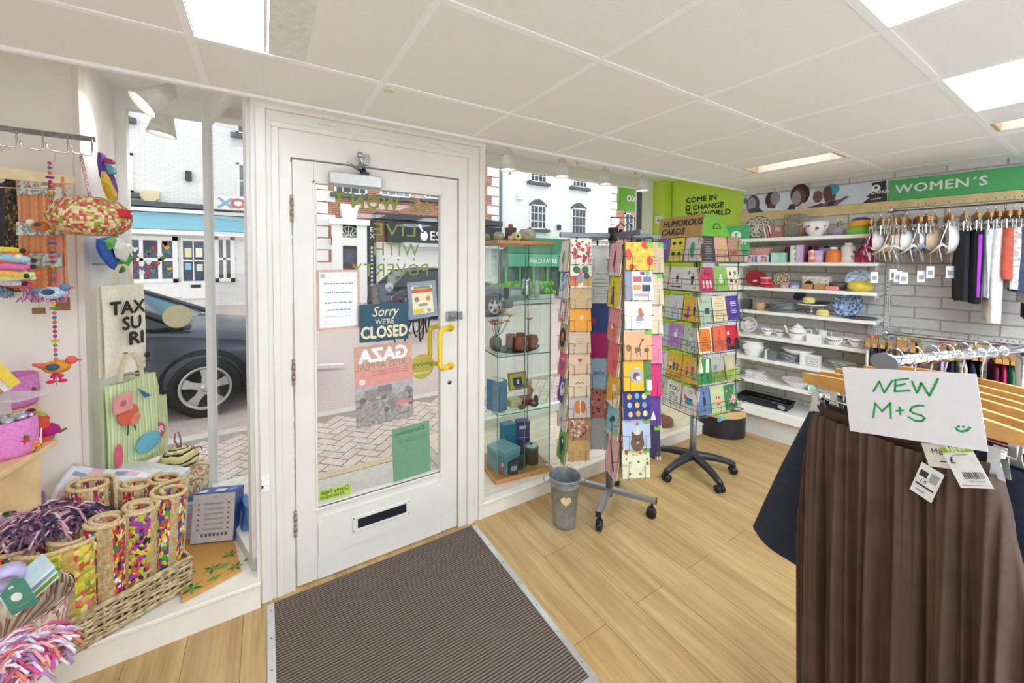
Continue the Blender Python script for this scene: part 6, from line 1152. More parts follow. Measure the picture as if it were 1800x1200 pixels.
mb = MB(); mb.box(-.055, .055, -.04, .04, 0, .085, M('#a3dcc0', .4, var=.03), .003); mb.prect(-.055, .0, .002, .083, M('#c5e9d8', .4), -.0405); one(mb, 'storage_box', 'mint green box on the second shelf', 'box', sh(1370, 1, .2), WA)
for k, (px, c, h) in enumerate(((1375, '#7dae3c', .135), (1378, '#26242c', .14), (1381, '#c23a40', .14), (1385, '#2f4fa0', .138), (1415, '#c02f45', .15), (1420, '#2b2a33', .148), (1426, '#b9304a', .15), (1431, '#3a4f86', .145), (1436, '#c04a56', .15), (1441, '#8fb53c', .14), (1446, '#2a2a2a', .142))):
    booktree('standing_book', f"{['lime', 'black', 'red', 'blue', 'crimson', 'dark grey', 'dark red', 'slate blue', 'rose', 'leaf green', 'charcoal'][k]} book in the {'left' if k < 4 else 'middle'} row on the second shelf", sh(px, 1, .09), WA, .016, .08, h, c, lean=.1)
vessel('patterned_tube', 'white tube with green leaf spots on the second shelf', 'tube', sh(1394, 1, .2), [(.001, 0), (.026, 0), (.026, .145), (.001, .145)], CHINA, 20, [('leaf_spots', lambda mb: surf_spots(mb, .026, .0, [(-.9, .12, .018), (-.4, .03, .02), (.2, .12, .02), (-.6, .07, .018), (.3, .05, .018)], M('#7fb35a', .5), .002))])
mb = MB(); mb.box(-.026, .026, -.02, .02, 0, .15, M('#d9b9dd', .45), .003); one(mb, 'tall_box', 'slim lilac box on the second shelf', 'box', sh(1406, 1, .2), WA)
mb = MB(); mb.box(-.05, .05, -.02, .02, 0, .10, M('#dcbfe0', .45), .003); mb.prect(-.045, .045, .02, .05, M('#e9d8ea', .5), -.0205); one(mb, 'toiletry_set', 'pink lilac boxed set behind the peach bottle', 'box', sh(1434, 1, .2), WA)
vessel('lotion_bottle', 'peach bottle with white cap on the second shelf', 'bottle', sh(1427, 1, .25), [(.001, 0), (.022, 0), (.022, .06), (.016, .075), (.016, .08), (.001, .08)], M('#ef9a76', .35), 20, [('cap', lambda mb: mb.lathe([(.001, .08), (.014, .08), (.014, .105), (.001, .106)], CHINA)), ('label', lambda mb: mb.lathe([(.0225, .032), (.0225, .045)], CHINA))])
vessel('bath_jar', 'round orange jar with a white lid on the second shelf', 'jar', sh(1465, 1, .22), [(.001, 0), (.05, 0), (.052, .004), (.052, .035), (.048, .038), (.048, .042), (.052, .045), (.046, .085), (.025, .105), (.001, .105)], M('#ee7d35', .3), 30, [('lid', lambda mb: mb.lathe([(.001, .105), (.023, .105), (.024, .125), (.001, .126)], CHINA)), ('gold_band', lambda mb: mb.lathe([(.049, .037), (.0495, .04), (.049, .043)], M('#e8c27a', .3, .5)))])
mb = MB(); mb.box(-.07, .07, -.02, .02, 0, .12, M('#9f9fd0', .5, var=.1), .003); one(mb, 'tall_box', 'lavender box behind the orange jar', 'box', sh(1458, 1, .12), WA)
vessel('drinks_flask', 'cream flask with a dark flower print on the second shelf', 'flask', sh(1491, 1, .22), [(.001, 0), (.045, 0), (.046, .006), (.046, .12), (.038, .13), (.026, .134), (.001, .134)], M('#e6ddd3', .3, var=.03), 28, [('cap', lambda mb: mb.lathe([(.001, .134), (.026, .134), (.026, .155), (.001, .156)], CHINA)), ('flower_print', lambda mb: surf_spots(mb, .046, .0, [(-.5, .085, .014), (-.8, .05, .010), (-.2, .06, .012), (-.6, .03, .009)], M('#3f3f5a', .5), .002))])
cb_ = thing('gift_box', 'crimson box with a pink bow at the right of the second shelf', 'box', sh(1517, 1, .2), WA); mb = MB(); mb.box(-.06, .06, -.04, .04, 0, .085, M('#a02040', .5, var=.1), .004); mb.build('box_body', cb_); mb = MB(); mb.ell((.01, -.042, .07), (.025, .008, .015), M('#d8406f', .5)); mb.prect(.0, .012, .0, .085, M('#d8406f', .5), -.0405); mb.build('bow', cb_)
# third shelf
hx = thing('hexagon_box', 'large red glittery hexagonal box standing on the third shelf', 'box', sh(1329, 2, .2), WA); mb = MB(); R_ = .078; mb.prism([(R_*1.1*math.cos(PI/6+PI*k/3), .078+R_*math.sin(PI/6+PI*k/3)) for k in range(6)], -.02, .03, M('#a81c2c', .35, var=.2, scale=200)); mb.build('box_body', hx); mb = MB(); mb.prect(-.015, .02, .045, .06, M('#f0e6e0', .5), -.021); mb.build('price_label', hx)
vessel('ribbon_spool', 'red drum shaped tin with a pale lid on the third shelf', 'tin', sh(1347, 2, .25), [(.001, 0), (.042, 0), (.042, .085), (.001, .085)], M('#cf1f3f', .3), 26, [('lid', lambda mb: mb.lathe([(.044, .075), (.044, .09), (.001, .092)], M('#e3b9a0', .4))), ('band', lambda mb: mb.lathe([(.0425, .03), (.0435, .035), (.0425, .04)], M('#e87f95', .4)))])
mb = MB(); mb.ell((0, 0, .012), (.03, .02, .012), M('#d92436', .4)); mb.ell((-.035, -.005, .009), (.018, .014, .009), M('#e04a56', .4)); one(mb, 'red_ornament', 'small bright red ornament at the front of the third shelf', 'ornament', sh(1358, 2, .28), WA)
plate_up('small brown floral plate standing on the third shelf', sh(1376, 2, .16), .07, ['#d9c9a8', '#8a4a3a', '#5f6a3f', '#b98a3a'], .2, ring='#6a4a34')
for px, nm, c in ((1381, 'small pink and white round tin on the third shelf', '#e6c9c9'), (1399, 'small blue and white round tin on the third shelf', '#cdd6e6')): vessel('round_tin', nm, 'tin', sh(px, 2, .25), [(.001, 0), (.034, 0), (.034, .028), (.001, .028)], M(c, .4), 24, [('lid', lambda mb, c=c: mb.lathe([(.036, .028), (.036, .042), (.001, .043)], M('#c9a2a8' if 'e6c9' in c else '#7f95bd', .4, var=.2, scale=90))), ('side_spots', lambda mb: surf_spots(mb, .034, .014, [(-.8, 0, .008), (-.3, 0, .008), (.2, 0, .008)], M('#b04a5a', .5), .001))])
pb = thing('patterned_box', 'white leaf patterned box with a dark arch on the third shelf', 'box', sh(1437, 2, .14), WA); mb = MB(); mb.box(-.095, .095, -.04, .04, 0, .105, M('#e9e4d6', .5), .003); mb.build('box_body', pb); mb = MB(); r_ = random.Random(3)
for k in range(60): mb.pdisc(r_.uniform(-.088, .088), r_.uniform(.045, .10), .007, M(r_.choice(['#c9b98f', '#d3c7a5', '#b9a77a']), .5), -.0405-.00001*k, 6, .004)
mb.pdisc(-.045, .04, .03, BLACK, -.042, 18); mb.build('leaf_print', pb)
for px, nm in ((1422, 'left kraft box of the pair before the patterned box'), (1444, 'right kraft box of the pair before the patterned box')):
    mb = MB(); mb.box(-.038, .038, -.03, .03, 0, .045, M('#b98a50', .6, var=.08), .002); one(mb, 'kraft_box', nm, 'box', sh(px, 2, .25), WA, 'kraft boxes on the third shelf')
mb = MB(); mb.box(-.043, .043, -.03, .03, 0, .034, M('#ef8f86', .4, var=.05), .01); one(mb, 'soap_bar', 'coral pink soap bar on the third shelf', 'soap', sh(1464, 2, .27), WA)
vessel('dark_bowl', 'dark grey bowl behind the pink soap on the third shelf', 'bowl', sh(1477, 2, .18), bowlp(.065, .06), M('#5b5450', .4), 26)
plate_up('blue and white plate standing at the right of the third shelf', sh(1511, 2, .14), .088, ['#cfdbe8', '#6f97c4', '#a3bfdc', '#e3ebf2'], .2, ring='#7fa3cc')
ld = vessel('lemon_dish', 'yellow melon shaped dish with red spots at the right of the third shelf', 'dish', sh(1514, 2, .25), [(.001, 0), (.05, .0), (.075, .02), (.08, .04), (.07, .065), (.04, .08), (.001, .085)], M('#ead24f', .35, var=.08), 28, [('red_spots', lambda mb: surf_spots(mb, .078, .045, [(.5, 0, .014), (.8, .01, .012), (1.0, -.01, .010)], M('#b0342f', .5), .003))], .95)
# fourth shelf
vessel('dark_pot', 'dark grey steel pot at the left end of the fourth shelf', 'pot', sh(1316, 3, .2), [(.001, 0), (.04, 0), (.042, .09), (.045, .092), (.038, .09), (.036, .005), (.001, .005)], M('#6f6d6e', .3, .6), 24)
WOODM = M('#c9a273', .5, var=.12, scale=18)
vessel('wooden_mug', 'tan wooden mug on the fourth shelf', 'mug', sh(1338, 3, .24), [(.001, 0), (.035, 0), (.048, .075), (.043, .075), (.032, .006), (.001, .006)], WOODM, 24, [('handle', lambda mb: mb.tube([(.044, 0, .065), (.065, 0, .06), (.066, 0, .035), (.04, 0, .02)], .005, DKP, 6))], rz=WA)
for k in range(7):
    r = .11-.004*(k % 2); vessel('dinner_plate', f"{['lowest', 'second', 'third', 'fourth', 'fifth', 'sixth', 'uppermost'][k]} plate of the grey stack on the fourth shelf", 'plate', sh(1380, 3, .18, .0125*k), [(.001, .0), (r*.6, 0), (r*.65, .003), (r, .012), (r-.002, .014), (r*.64, .005), (.001, .004)], M('#b3b6ba', .28, var=.05), 32).update_tag()
cst = vessel('cake_stand', 'white cake stand with a silver foot on the fourth shelf', 'cake stand', sh(1429, 3, .18), [(.001, .075), (.1, .08), (.105, .09), (.1, .088), (.001, .084)], CHINA, 36, [('foot', lambda mb: mb.lathe([(.001, 0), (.035, 0), (.03, .008), (.01, .02), (.015, .035), (.008, .05), (.02, .075), (.001, .076)], M('#b5b3b0', .15, .9), n=22))])
tb = vessel('navy_bowl', 'navy lined bowl tipped on its side on the cake stand', 'bowl', sh(1412, 3, .17, .135), bowlp(.05, .04), M('#353a5a', .3), 26); tb.rotation_euler = (math.radians(58), 0, WA-.5)
for loc, nm in ((sh(1424, 3, .22, .094), 'yellow macaron shaped box on the cake stand'), (sh(1449, 3, .26), 'yellow macaron shaped box on the shelf below the cake stand')): vessel('macaron_box', nm, 'box', loc, [(.001, 0), (.03, 0), (.042, .01), (.044, .018), (.04, .02), (.04, .028), (.044, .03), (.042, .04), (.028, .052), (.001, .055)], M('#eadb8b', .45), 26)
mb = MB(); mb.lathe([(.001, 0), (.04, 0), (.06, .012), (.058, .014), (.001, .006)], M('#3d3a40', .35), n=26, sx=1.3); one(mb, 'dark_dish', 'flat dark oval dish on the right of the cake stand', 'dish', sh(1446, 3, .14, .092), WA)
plate_up('large blue and white ornate plate leaning on the fourth shelf', sh(1493, 3, .17), .105, ['#9db6d6', '#3f5f97', '#2f4f86', '#cfdcec'], .35, turn=-.25, ring='#35558c')
mb = MB(); mb.lathe([(.001, 0), (.07, 0), (.1, .014), (.097, .016), (.07, .004), (.001, .004)], M('#5b5f68', .3, var=.2), n=30); one(mb, 'shallow_dish', 'dark shallow dish lying in front of the blue plate', 'dish', sh(1517, 3, .22), WA)
# fifth shelf: the white tea set
GARL = M('#4a3f48', .4); ROSE = M('#b5484f', .4)
def garland(r, z, n=9, a0=-.9, a1=.9):
    def f(mb):
        for k in range(n): a = a0+(a1-a0)*k/(n-1); surf_spots(mb, r, z-.006*math.sin(PI*k/(n-1)), [(a, 0, .0075)], ROSE if k % 4 == 2 else GARL, .0015)
    return f
plate_up('white scalloped plate with a dark rim standing on the fifth shelf', sh(1320, 4, .2), .078, ['#eee7dc', '#b9a9b8', '#d9cfcf'], .25, ring='#4a4048')
vessel('saucer', 'white saucer lying under the standing plate on the fifth shelf', 'saucer', sh(1318, 4, .27), [(.001, 0), (.03, 0), (.062, .012), (.06, .014), (.03, .004), (.001, .004)], CHINA, 28)
def cup(label, px, off, saucer=True, z=0, rz=.6, i=4):
    b = sh(px, i, off, z)
    if saucer: vessel('saucer', label.replace('teacup', 'saucer under the teacup'), 'saucer', b, [(.001, 0), (.03, 0), (.066, .012), (.064, .014), (.03, .004), (.001, .004)], CHINA, 28); b = b+Vector((0, 0, .0085))
    vessel('teacup', label, 'cup', b, [(.001, 0), (.022, 0), (.024, .006), (.042, .035), (.046, .055), (.043, .055), (.04, .036), (.02, .01), (.001, .008)], CHINA, 26, [('handle', lambda mb: mb.tube([(.042, 0, .045), (.062, 0, .047), (.064, 0, .028), (.036, 0, .018)], .0035, CHINA, 6)), ('garland', garland(.0445, .045, 7, -1.0, .6))], rz=WA+rz)
cup('teacup at the left of the white tea set', 1352, .22); cup('teacup just left of the teapot', 1374, .16, False); cup('teacup at the right end of the tea set', 1508, .22, True)
tp = vessel('teapot', 'white teapot with a dark garland at the middle of the tea set', 'teapot', sh(1406, 4, .2), [(.001, 0), (.048, 0), (.05, .006), (.066, .04), (.062, .075), (.04, .1), (.032, .104), (.001, .104)], CHINA, 32, [
    ('lid', lambda mb: mb.lathe([(.036, .102), (.034, .112), (.012, .122), (.008, .126), (.011, .134), (.001, .138)], CHINA)), ('spout', lambda mb: mb.tube([(-.055, 0, .035), (-.08, 0, .055), (-.088, 0, .085), (-.1, 0, .108)], [.014, .011, .008, .007], CHINA, 10)),
    ('handle', lambda mb: mb.tube([(.055, 0, .085), (.085, 0, .098), (.1, 0, .08), (.095, 0, .045), (.06, 0, .03)], .006, CHINA, 8)), ('garland', garland(.064, .062, 11, -.9, .9))], rz=WA)
vessel('milk_jug', 'white milk jug behind the price card in the tea set', 'jug', sh(1450, 4, .14), [(.001, 0), (.026, 0), (.028, .006), (.04, .03), (.03, .07), (.034, .095), (.03, .095), (.026, .07), (.001, .05)], CHINA, 24, [('handle', lambda mb: mb.tube([(.03, 0, .085), (.058, 0, .085), (.062, 0, .055), (.036, 0, .03)], .004, CHINA, 7)), ('spout', lambda mb: mb.tube([(-.026, 0, .08), (-.046, 0, .102)], [.014, .006], CHINA, 8))], rz=WA)
pc = thing('price_card', 'folded blank white card standing before the milk jug', 'card', sh(1437, 4, .27), WA-.2); mb = MB(); mb.add([(-.055, -.02, 0), (.055, -.02, 0), (.045, 0, .07), (-.065, 0, .07), (.055, .03, 0), (-.055, .03, 0)], [(0, 1, 2, 3), (3, 2, 4, 5)], M('#f2f1ef', .6)); mb.build('sheet', pc)
vessel('sugar_bowl', 'white sugar bowl with a dark garland on the fifth shelf', 'bowl', sh(1471, 4, .25), [(.001, 0), (.03, 0), (.032, .005), (.055, .035), (.056, .06), (.053, .06), (.05, .036), (.02, .01), (.001, .008)], CHINA, 28, [('garland', garland(.0565, .048, 9))], rz=WA)
cup('teacup at the back between sugar bowl and right cup', 1490, .1, False)
# sixth shelf
vessel('planter', 'big white scalloped planter at the left of the sixth shelf', 'planter', sh(1328, 5, .2), [(.001, 0), (.055, 0), (.058, .006), (.085, .06), (.088, .09), (.078, .12), (.09, .14), (.084, .14), (.072, .12), (.05, .02), (.001, .02)], CHINA, 36)
gx = thing('glass_box', 'smoky square glass box on the sixth shelf', 'box', sh(1362, 5, .25), WA); mb = MB(); mb.prism([(-.045, .085), (.048, .085), (.036, 0), (-.032, 0)], -.035, .035, M('#8b8d92', .12, .3, var=.2)); mb.build('body', gx); mb = MB(); mb.box(-.047, -.03, -.038, .038, .0, .087, M('#e9e9ea', .3)); mb.build('white_edge', gx)
for k in range(6): vessel('side_plate', f"{['lowest', 'second', 'third', 'fourth', 'fifth', 'uppermost'][k]} plate under the white oval bowl on the sixth shelf", 'plate', sh(1396, 5, .17, .011*k), [(.001, .0), (.055, 0), (.06, .003), (.092, .012), (.09, .014), (.06, .005), (.001, .004)], M('#dadada', .2, var=.02), 32)
vessel('oval_bowl', 'wide white bowl on top of the stacked plates, sixth shelf', 'bowl', sh(1408, 5, .16, .069), [(.001, 0), (.06, 0), (.1, .02), (.125, .05), (.12, .05), (.095, .024), (.055, .006), (.001, .006)], CHINA, 36)
wb = thing('boxed_set', 'white box with four mug pictures in a window, sixth shelf', 'box', sh(1430, 5, .26), WA); mb = MB(); mb.box(-.068, .068, -.03, .03, 0, .098, M('#f0eeeb', .5), .002); mb.build('box_body', wb); mb = MB(); mb.prect(-.025, .062, .008, .09, M('#cfcac4', .5), -.0305)
for x in (0, .04):
    for z in (.03, .068): mb.pdisc(x, z, .014, M('#efece6', .5), -.031, 12); mb.prect(x-.01, x+.01, z-.004, z+.003, M('#a9a199', .5), -.0313)
mb.build('box_print', wb)
for k in range(5): vessel('side_plate', f"{['lowest', 'second', 'third', 'fourth', 'uppermost'][k]} plate of the pale green stack, right end of sixth shelf", 'plate', sh(1486, 5, .17, .0125*k), [(.001, .0), (.055, 0), (.06, .003), (.092, .014), (.09, .016), (.06, .005), (.001, .004)], M('#dfe1d6', .2, var=.02), 32)
# seventh shelf and deck
ln_ = thing('linen_pack', 'clear packet of folded white linen on the seventh shelf', 'linen', sh(1337, 6, .2), WA); mb = MB()
for k in range(4): mb.box(-.085, .085-.012*k, -.07, .07-.008*k, .016*k, .016*k+.014, M('#e9e6e4', .7, var=.04), .006)
mb.build('folded_cloth', ln_); mb = MB(); mb.add([(-.09, -.075, .066), (.06, -.075, .066), (.05, .06, .075), (-.08, .06, .075)], [(0, 1, 2, 3)], sheer('#f2f2f4', .35)); mb.prism([(-.07, .0), (-.05, .0), (.02, .06), (.0, .06)], -.0765, -.076, M('#e2c9c4', .6)); mb.add([(-.07, .0, .0775), (.0, .0, .0775), (-.02, .05, .081), (-.06, .05, .081)], [(0, 1, 2, 3)], M('#8d8d92', .6)); mb.build('wrapper', ln_)
vessel('oval_dish', 'white oval serving dish with a gold edge on the seventh shelf', 'dish', sh(1408, 6, .2), [(.001, 0), (.05, 0), (.055, .006), (.10, .045), (.105, .06), (.098, .058), (.05, .014), (.001, .012)], M('#eeecef', .2), 34, [('gold_edge', lambda mb: mb.tube([(.1065*1.15*math.cos(2*PI*k/40), .1065*math.sin(2*PI*k/40), .06) for k in range(40)], .0016, GOLD, 5, closed=True))], 1.15, WA)
mb = MB(); mb.ell((0, 0, .03), (.03, .03, .03), M('#9fd8c4', .4)); mb.cyl((0, 0, .055), (0, 0, .075), .012, M('#9fd8c4', .4)); one(mb, 'mint_ornament', 'mint green ornament partly behind the navy garment, seventh shelf', 'ornament', sh(1433, 6, .26), WA)
rt = thing('roasting_tin', 'black roasting tin with a wire rack on the base deck', 'roasting tin', sh(1352, 7, .2), WA); mb = MB(); mb.prism([(0, 0)]*0+[(-.19, .0), (.19, .0), (.205, .05), (-.205, .05)], -.1, -.094, BLACK); mb.prism([(-.19, 0), (.19, 0), (.205, .05), (-.205, .05)], .094, .1, BLACK); mb.box(-.195, .195, -.1, .1, 0, .006, BLACK)
mb.add([(-.19, -.1, 0), (-.205, -.1, .05), (-.205, .1, .05), (-.19, .1, 0), (.19, -.1, 0), (.205, -.1, .05), (.205, .1, .05), (.19, .1, 0)], [(0, 1, 2, 3), (4, 7, 6, 5)], BLACK); mb.tube([(-.205, -.1, .05), (.205, -.1, .05), (.205, .1, .05), (-.205, .1, .05)], .005, BLACK, 6, closed=True); mb.build('tin', rt)
mb = MB()
for k in range(14): x = -.17+.026*k; mb.tube([(x, -.09, .03), (x, .09, .03)], .0016, STEEL, 4)
for y in (-.088, .0, .088): mb.tube([(-.18, y, .03), (.18, y, .03)], .002, STEEL, 4)
mb.build('wire_rack', rt); mb = MB(); mb.ell((.16, -.105, .03), (.03, .01, .018), M('#a9adb4', .3, .4)); mb.build('clip', rt)
# ================================================================ clothes: the near rack and the wall rails
WOODH = M('#c8924e', .4, var=.08, scale=25)
RA = math.atan2(-.961, -.275); ru = Vector((math.cos(RA), math.sin(RA), 0)); rvv = Vector((-math.sin(RA), math.cos(RA), 0)); RC = Vector((1.355, .319, 0)); ZR = 1.315
rk = thing('clothes_rack', 'chrome clothes rack with an arm reaching towards the viewer at the right', 'clothes rack', RC+Vector((0, 0, 0)))
mb = MB(); e = rvv*.56; mb.cyl(rvv*-.03+Vector((0, 0, ZR)), e+Vector((0, 0, ZR)), .0135, CHROME, n=16)
for k in range(9): p = rvv*(.05+.05*k)+Vector((0, 0, ZR)); mb.ell(p, (.0155, .0155, .0155), CHROME, 10, 6)
mb.build('arm', rk); mb = MB(); mb.at(rvv*-.034+Vector((0, 0, ZR)), ru, rvv); mb.prism([(.030*math.cos(2*PI*k/24), .022*math.sin(2*PI*k/24)) for k in range(24)], -.006, .006, M('#8d9196', .3, .6)); mb.build('arm_end_cap', rk)
mb = MB(); bar = Vector((0, -1, 0)); mb.cyl(e+Vector((0, 0, ZR)), e+bar*1.5+Vector((0, 0, ZR)), .016, CHROME, n=16); mb.tube([e+Vector((0, 0, ZR-.02)), e+Vector((0, .0, ZR))], .02, CHROME, 14); mb.build('top_bar', rk)
for d in (0, 1.5): mb = MB(); p = e+bar*d; mb.cyl(p+Vector((0, 0, .04)), p+Vector((0, 0, ZR)), .016, CHROME, n=14); mb.box(p.x-.25, p.x+.25, p.y-.02, p.y+.02, .02, .05, CHROME, .006); mb.build('upright', rk)
def hook_pts(z0, r=.016, h=.055): return [(0, 0, z0), (0, 0, z0+h*.3), (0, 0, z0+h*.5)]+[(r*math.sin(t)*1.0, 0, z0+h*.5+r-r*math.cos(t)) for t in [PI*k/8 for k in range(1, 11)]]
def hanger(label, loc, rz, w=.42, clips=True, col=WOODH, group=None, thick=.013, cube=None, drop=.075):
    """wooden clip hanger; loc is the point where its hook sits on the rail"""
    t = thing('clothes_hanger', label, 'hanger', loc, rz, group); h = .042
    mb = MB(); pts = []
    for k in range(17): s_ = -1+k/8; pts.append((s_*w/2, -drop-.016*abs(s_)**1.6))
    low = [(x*(.985), z-h*(1-.35*abs(x/(w/2))**3)) for x, z in reversed(pts)]; mb.prism(pts+low, -thick/2, thick/2, col); mb.build('bar', t)
    mb = MB(); mb.tube([(0, 0, -drop+.0), (0, 0, -drop+.03)]+[(-.0+.017*math.sin(q), 0, .0+.004-.017*math.cos(q)*1.0) for q in [PI*k/8 for k in range(1, 13)]], .002, CHROME, 6); mb.build('hook', t)
    if cube: mb = MB(); mb.box(-.008, .008, -.008, .008, -drop+.004, -drop+.024, M(cube, .4), .002); mb.build('size_cube', t)
    if clips:
        mb = MB(); mb.tube([(-w*.46, 0, -drop-.03), (-w*.46, 0, -drop-.075), (w*.46, 0, -drop-.075), (w*.46, 0, -drop-.03)], .0022, CHROME, 6); mb.build('clip_wire', t)
        for s_ in (-1, 1):
            mb = MB(); x = s_*w*.40; mb.prism([(x-.010, -drop-.062), (x+.010, -drop-.062), (x+.009, -drop-.09), (x+.017, -drop-.125), (x-.017, -drop-.125), (x-.009, -drop-.09)], -.012, -.008, M('#d6d3cc', .15, .7)); mb.prism([(x-.010, -drop-.062), (x+.010, -drop-.062), (x+.017, -drop-.125), (x-.017, -drop-.125)], .008, .011, M('#d6d3cc', .15, .7)); mb.cyl((x-.013, 0, -drop-.075), (x+.013, 0, -drop-.075), .009, CHROME, n=12); mb.build('clip', t)
    return t
def drape(mb, mat, w0, w1, ln, th, z0, folds=9, amp=.012, seed=1, hip=None, nu=64, nv=24, fine=0, xoff=0):
    """a hanging tube of cloth: width w0 at the top to w1 at the hem, with folds that deepen downwards"""
    r_ = random.Random(seed); ph = [r_.uniform(0, 6.28) for _ in range(4)]
    def fn(u, v):
        t = 2*PI*u; q = v if hip is None else min(1, v/hip); ww = (w0+(w1-w0)*(q if hip is None else q*(2-q)))/2; c, s_ = math.cos(t), math.sin(t)
        c = math.copysign(abs(c)**.8, c); x = ww*c
        A = amp*(.25+.75*min(1, v*2.2)); k = folds*PI/ (w1/2)
        y = th/2*math.copysign(abs(s_)**.6, s_)*(1-.25*v)+A*math.sin(k*x*.5+ph[0]+.6*math.sin(3*v+ph[1]))*(1 if s_ < 0 else -1)*min(1, 3*abs(s_))+A*.5*math.sin(k*x*1.3+ph[2]+v)
        if fine: y += fine*math.sin(x*330)*(1 if s_ < 0 else -1)*min(1, 3*abs(s_))
        return (x+xoff*v, y, z0-ln*v+.004*math.sin(k*x+ph[3])*v)
    mb.grid(fn, nu, nv, mat)
# --- brown pleated skirt in front
BROWN = M('#574135', .85, var=.12, scale=14)
def rpos(t, z=0): p = RC+rvv*t; return Vector((p.x, p.y, z))
hanger('wooden clip hanger holding the brown pleated skirt, nearest the viewer', rpos(0, ZR+.012), RA, .46, drop=.088)
sk = thing('pleated_skirt', 'long brown pleated skirt hanging at the front of the rack behind the note', 'skirt', rpos(0, 0), RA)
mb = MB(); drape(mb, BROWN, 0.38, .48, .98, .075, 1.118, 13, .017, 3, .45, 440, 40, .005, .02); mb.build('pleats', sk)
mb = MB(); drape(mb, M('#4a372d', .85, var=.1), .372, .378, .045, .05, 1.142, 10, .003, 5, None, 120, 4); mb.build('waistband', sk)
NAVY = M('#262c40', .85, var=.15, scale=60)
hanger('wooden clip hanger behind the brown skirt, holding the navy skirt', rpos(.075, ZR+.012), RA, .46, drop=.09)
nv_ = thing('flared_skirt', 'dark navy flared skirt sticking out left of the brown skirt', 'skirt', rpos(.075, 0), RA)
mb = MB(); drape(mb, NAVY, .48, .74, .56, .07, 1.125, 3, .012, 8, None, 96, 20, 0, -.09); mb.build('cloth', nv_); mb = MB(); drape(mb, M('#20263a', .85, var=.1), .484, .492, .03, .05, 1.13, 3, .002, 5, None, 64, 2); mb.build('waistband', nv_)
BLK2 = M('#1d1d22', .85, var=.1)
for k, (t_, c, w0, w1, ln, lab, hl) in enumerate(((.14, '#1f1f25', .40, .54, .95, 'long black skirt third on the arm of the rack', 'wooden clip hanger third on the arm, carrying the long black skirt'), (.20, '#8c1f3f', .40, .74, .50, 'crimson skirt whose edge shows left of the navy skirt', 'wooden clip hanger fourth on the arm, carrying the crimson skirt'),
        (.27, '#23252c', .38, .5, .9, 'charcoal trousers hung fifth on the arm of the rack', 'wooden clip hanger fifth on the arm, carrying the charcoal trousers'), (.36, '#2c2f3a', .38, .48, .9, 'slate trousers hung last on the arm of the rack', 'wooden clip hanger last on the arm, carrying the slate trousers'))):
    hanger(hl, rpos(t_, ZR+.012), RA, .46, drop=.085); o = thing('hanging_skirt' if 'skirt' in lab else 'hanging_trousers', lab, 'skirt' if 'skirt' in lab else 'trousers', rpos(t_, 0), RA)
    mb = MB(); drape(mb, M(c, .85, var=.12, scale=30), w0, w1, ln, .05, 1.12, 5, .012, 11+k, None, 72, 16); mb.build('cloth', o); mb = MB(); drape(mb, M(c, .8, var=.05), w0+.004, w0+.006, .03, .045, 1.128, 4, .002, 5, None, 48, 2); mb.build('waistband', o)
# --- note and tags on the skirt
pa, pb_ = rpos(-.055), rpos(-.055)+ru*.3
def rackpt(px, py, off=-.055): a = rpos(off); return onpl(px, py, a, a+ru)
q = [rackpt(*a) for a in ((1481, 645), (1716, 657), (1737, 794), (1494, 757))]
nt_ = thing('handwritten_note', 'white paper note handwritten in green lying over the brown skirt', 'note', q[3], 0)
U = (q[2]-q[3]).normalized(); Wv = ((q[0]-q[3])-(q[0]-q[3]).dot(U)*U).normalized(); Vv = -U.cross(Wv); Vv = Vv if Vv.dot(rvv) > 0 else -Vv
def nl(p): d = p-q[3]; return (d.dot(U), d.dot(Wv))
PAPER = M('#eceaf0', .65, var=.01); mb = MB(); mb.at((0, 0, 0), U, Vv, Wv); mb.prism([nl(p) for p in (q[3], q[2], q[1], q[0])], 0, .0008, PAPER); mb.build('paper', nt_)
PEN = M('#23a455', .5, var=.03); mb = MB(); mb.at((0, 0, 0), U, Vv, Wv)
def pen(pts, w=.0042):
    pp = [nl(rackpt(1440+a/4.617, 560+b/4.617)) for a, b in pts]; mb.pline(pp, w, PEN, -.0008)
for st in (((440, 590), (490, 508), (528, 600), (595, 502)), ((622, 498), (615, 590), (735, 582)), ((610, 500), (725, 486)), ((615, 548), (700, 528)), ((755, 508), (795, 603), (830, 520), (895, 625), (965, 488)), ((440, 803), (455, 682), (512, 752), (580, 682), (583, 808)), ((625, 745), (690, 742)), ((655, 715), (660, 778)),
           ((850, 706), (815, 702), (760, 715), (738, 745), (770, 768), (830, 782), (858, 808), (835, 830), (780, 828), (728, 798)), ((1113, 885), (1125, 905), (1160, 915), (1200, 906), (1226, 882)), ((1130, 873), (1138, 876)), ((1168, 874), (1176, 877))): pen(st)
mb.build('handwriting', nt_)
def ragtag(label, c4, mat, art, off):
    q = [rackpt(*a, off) for a in c4]; t = thing('garment_tag', label, 'tag', q[3]); u = (q[2]-q[3]).normalized(); w = (q[0]-q[3]); w = (w-w.dot(u)*u).normalized(); v = -u.cross(w); v = v if v.dot(rvv) > 0 else -v
    W_, H_ = (q[2]-q[3]).length, (q[0]-q[3]).length; mb = MB(); mb.at((0, 0, 0), u, v, w); mb.box(0, W_, 0, .0006, 0, H_, mat); mb.build('card', t); mb = MB(); mb.at((0, 0, 0), u, v, w); art(mb, W_, H_); mb.build('print', t)
PR = M('#3a3a3e', .6); LG = M('#a3a3a6', .6)
def t1(mb, w, h): mb.text('M&S', .3*w, .55*h, .013, PR, -.0006, sx=.9); mb.prect(.5*w, .75*w, .24*h, .29*h, PR, -.0006)
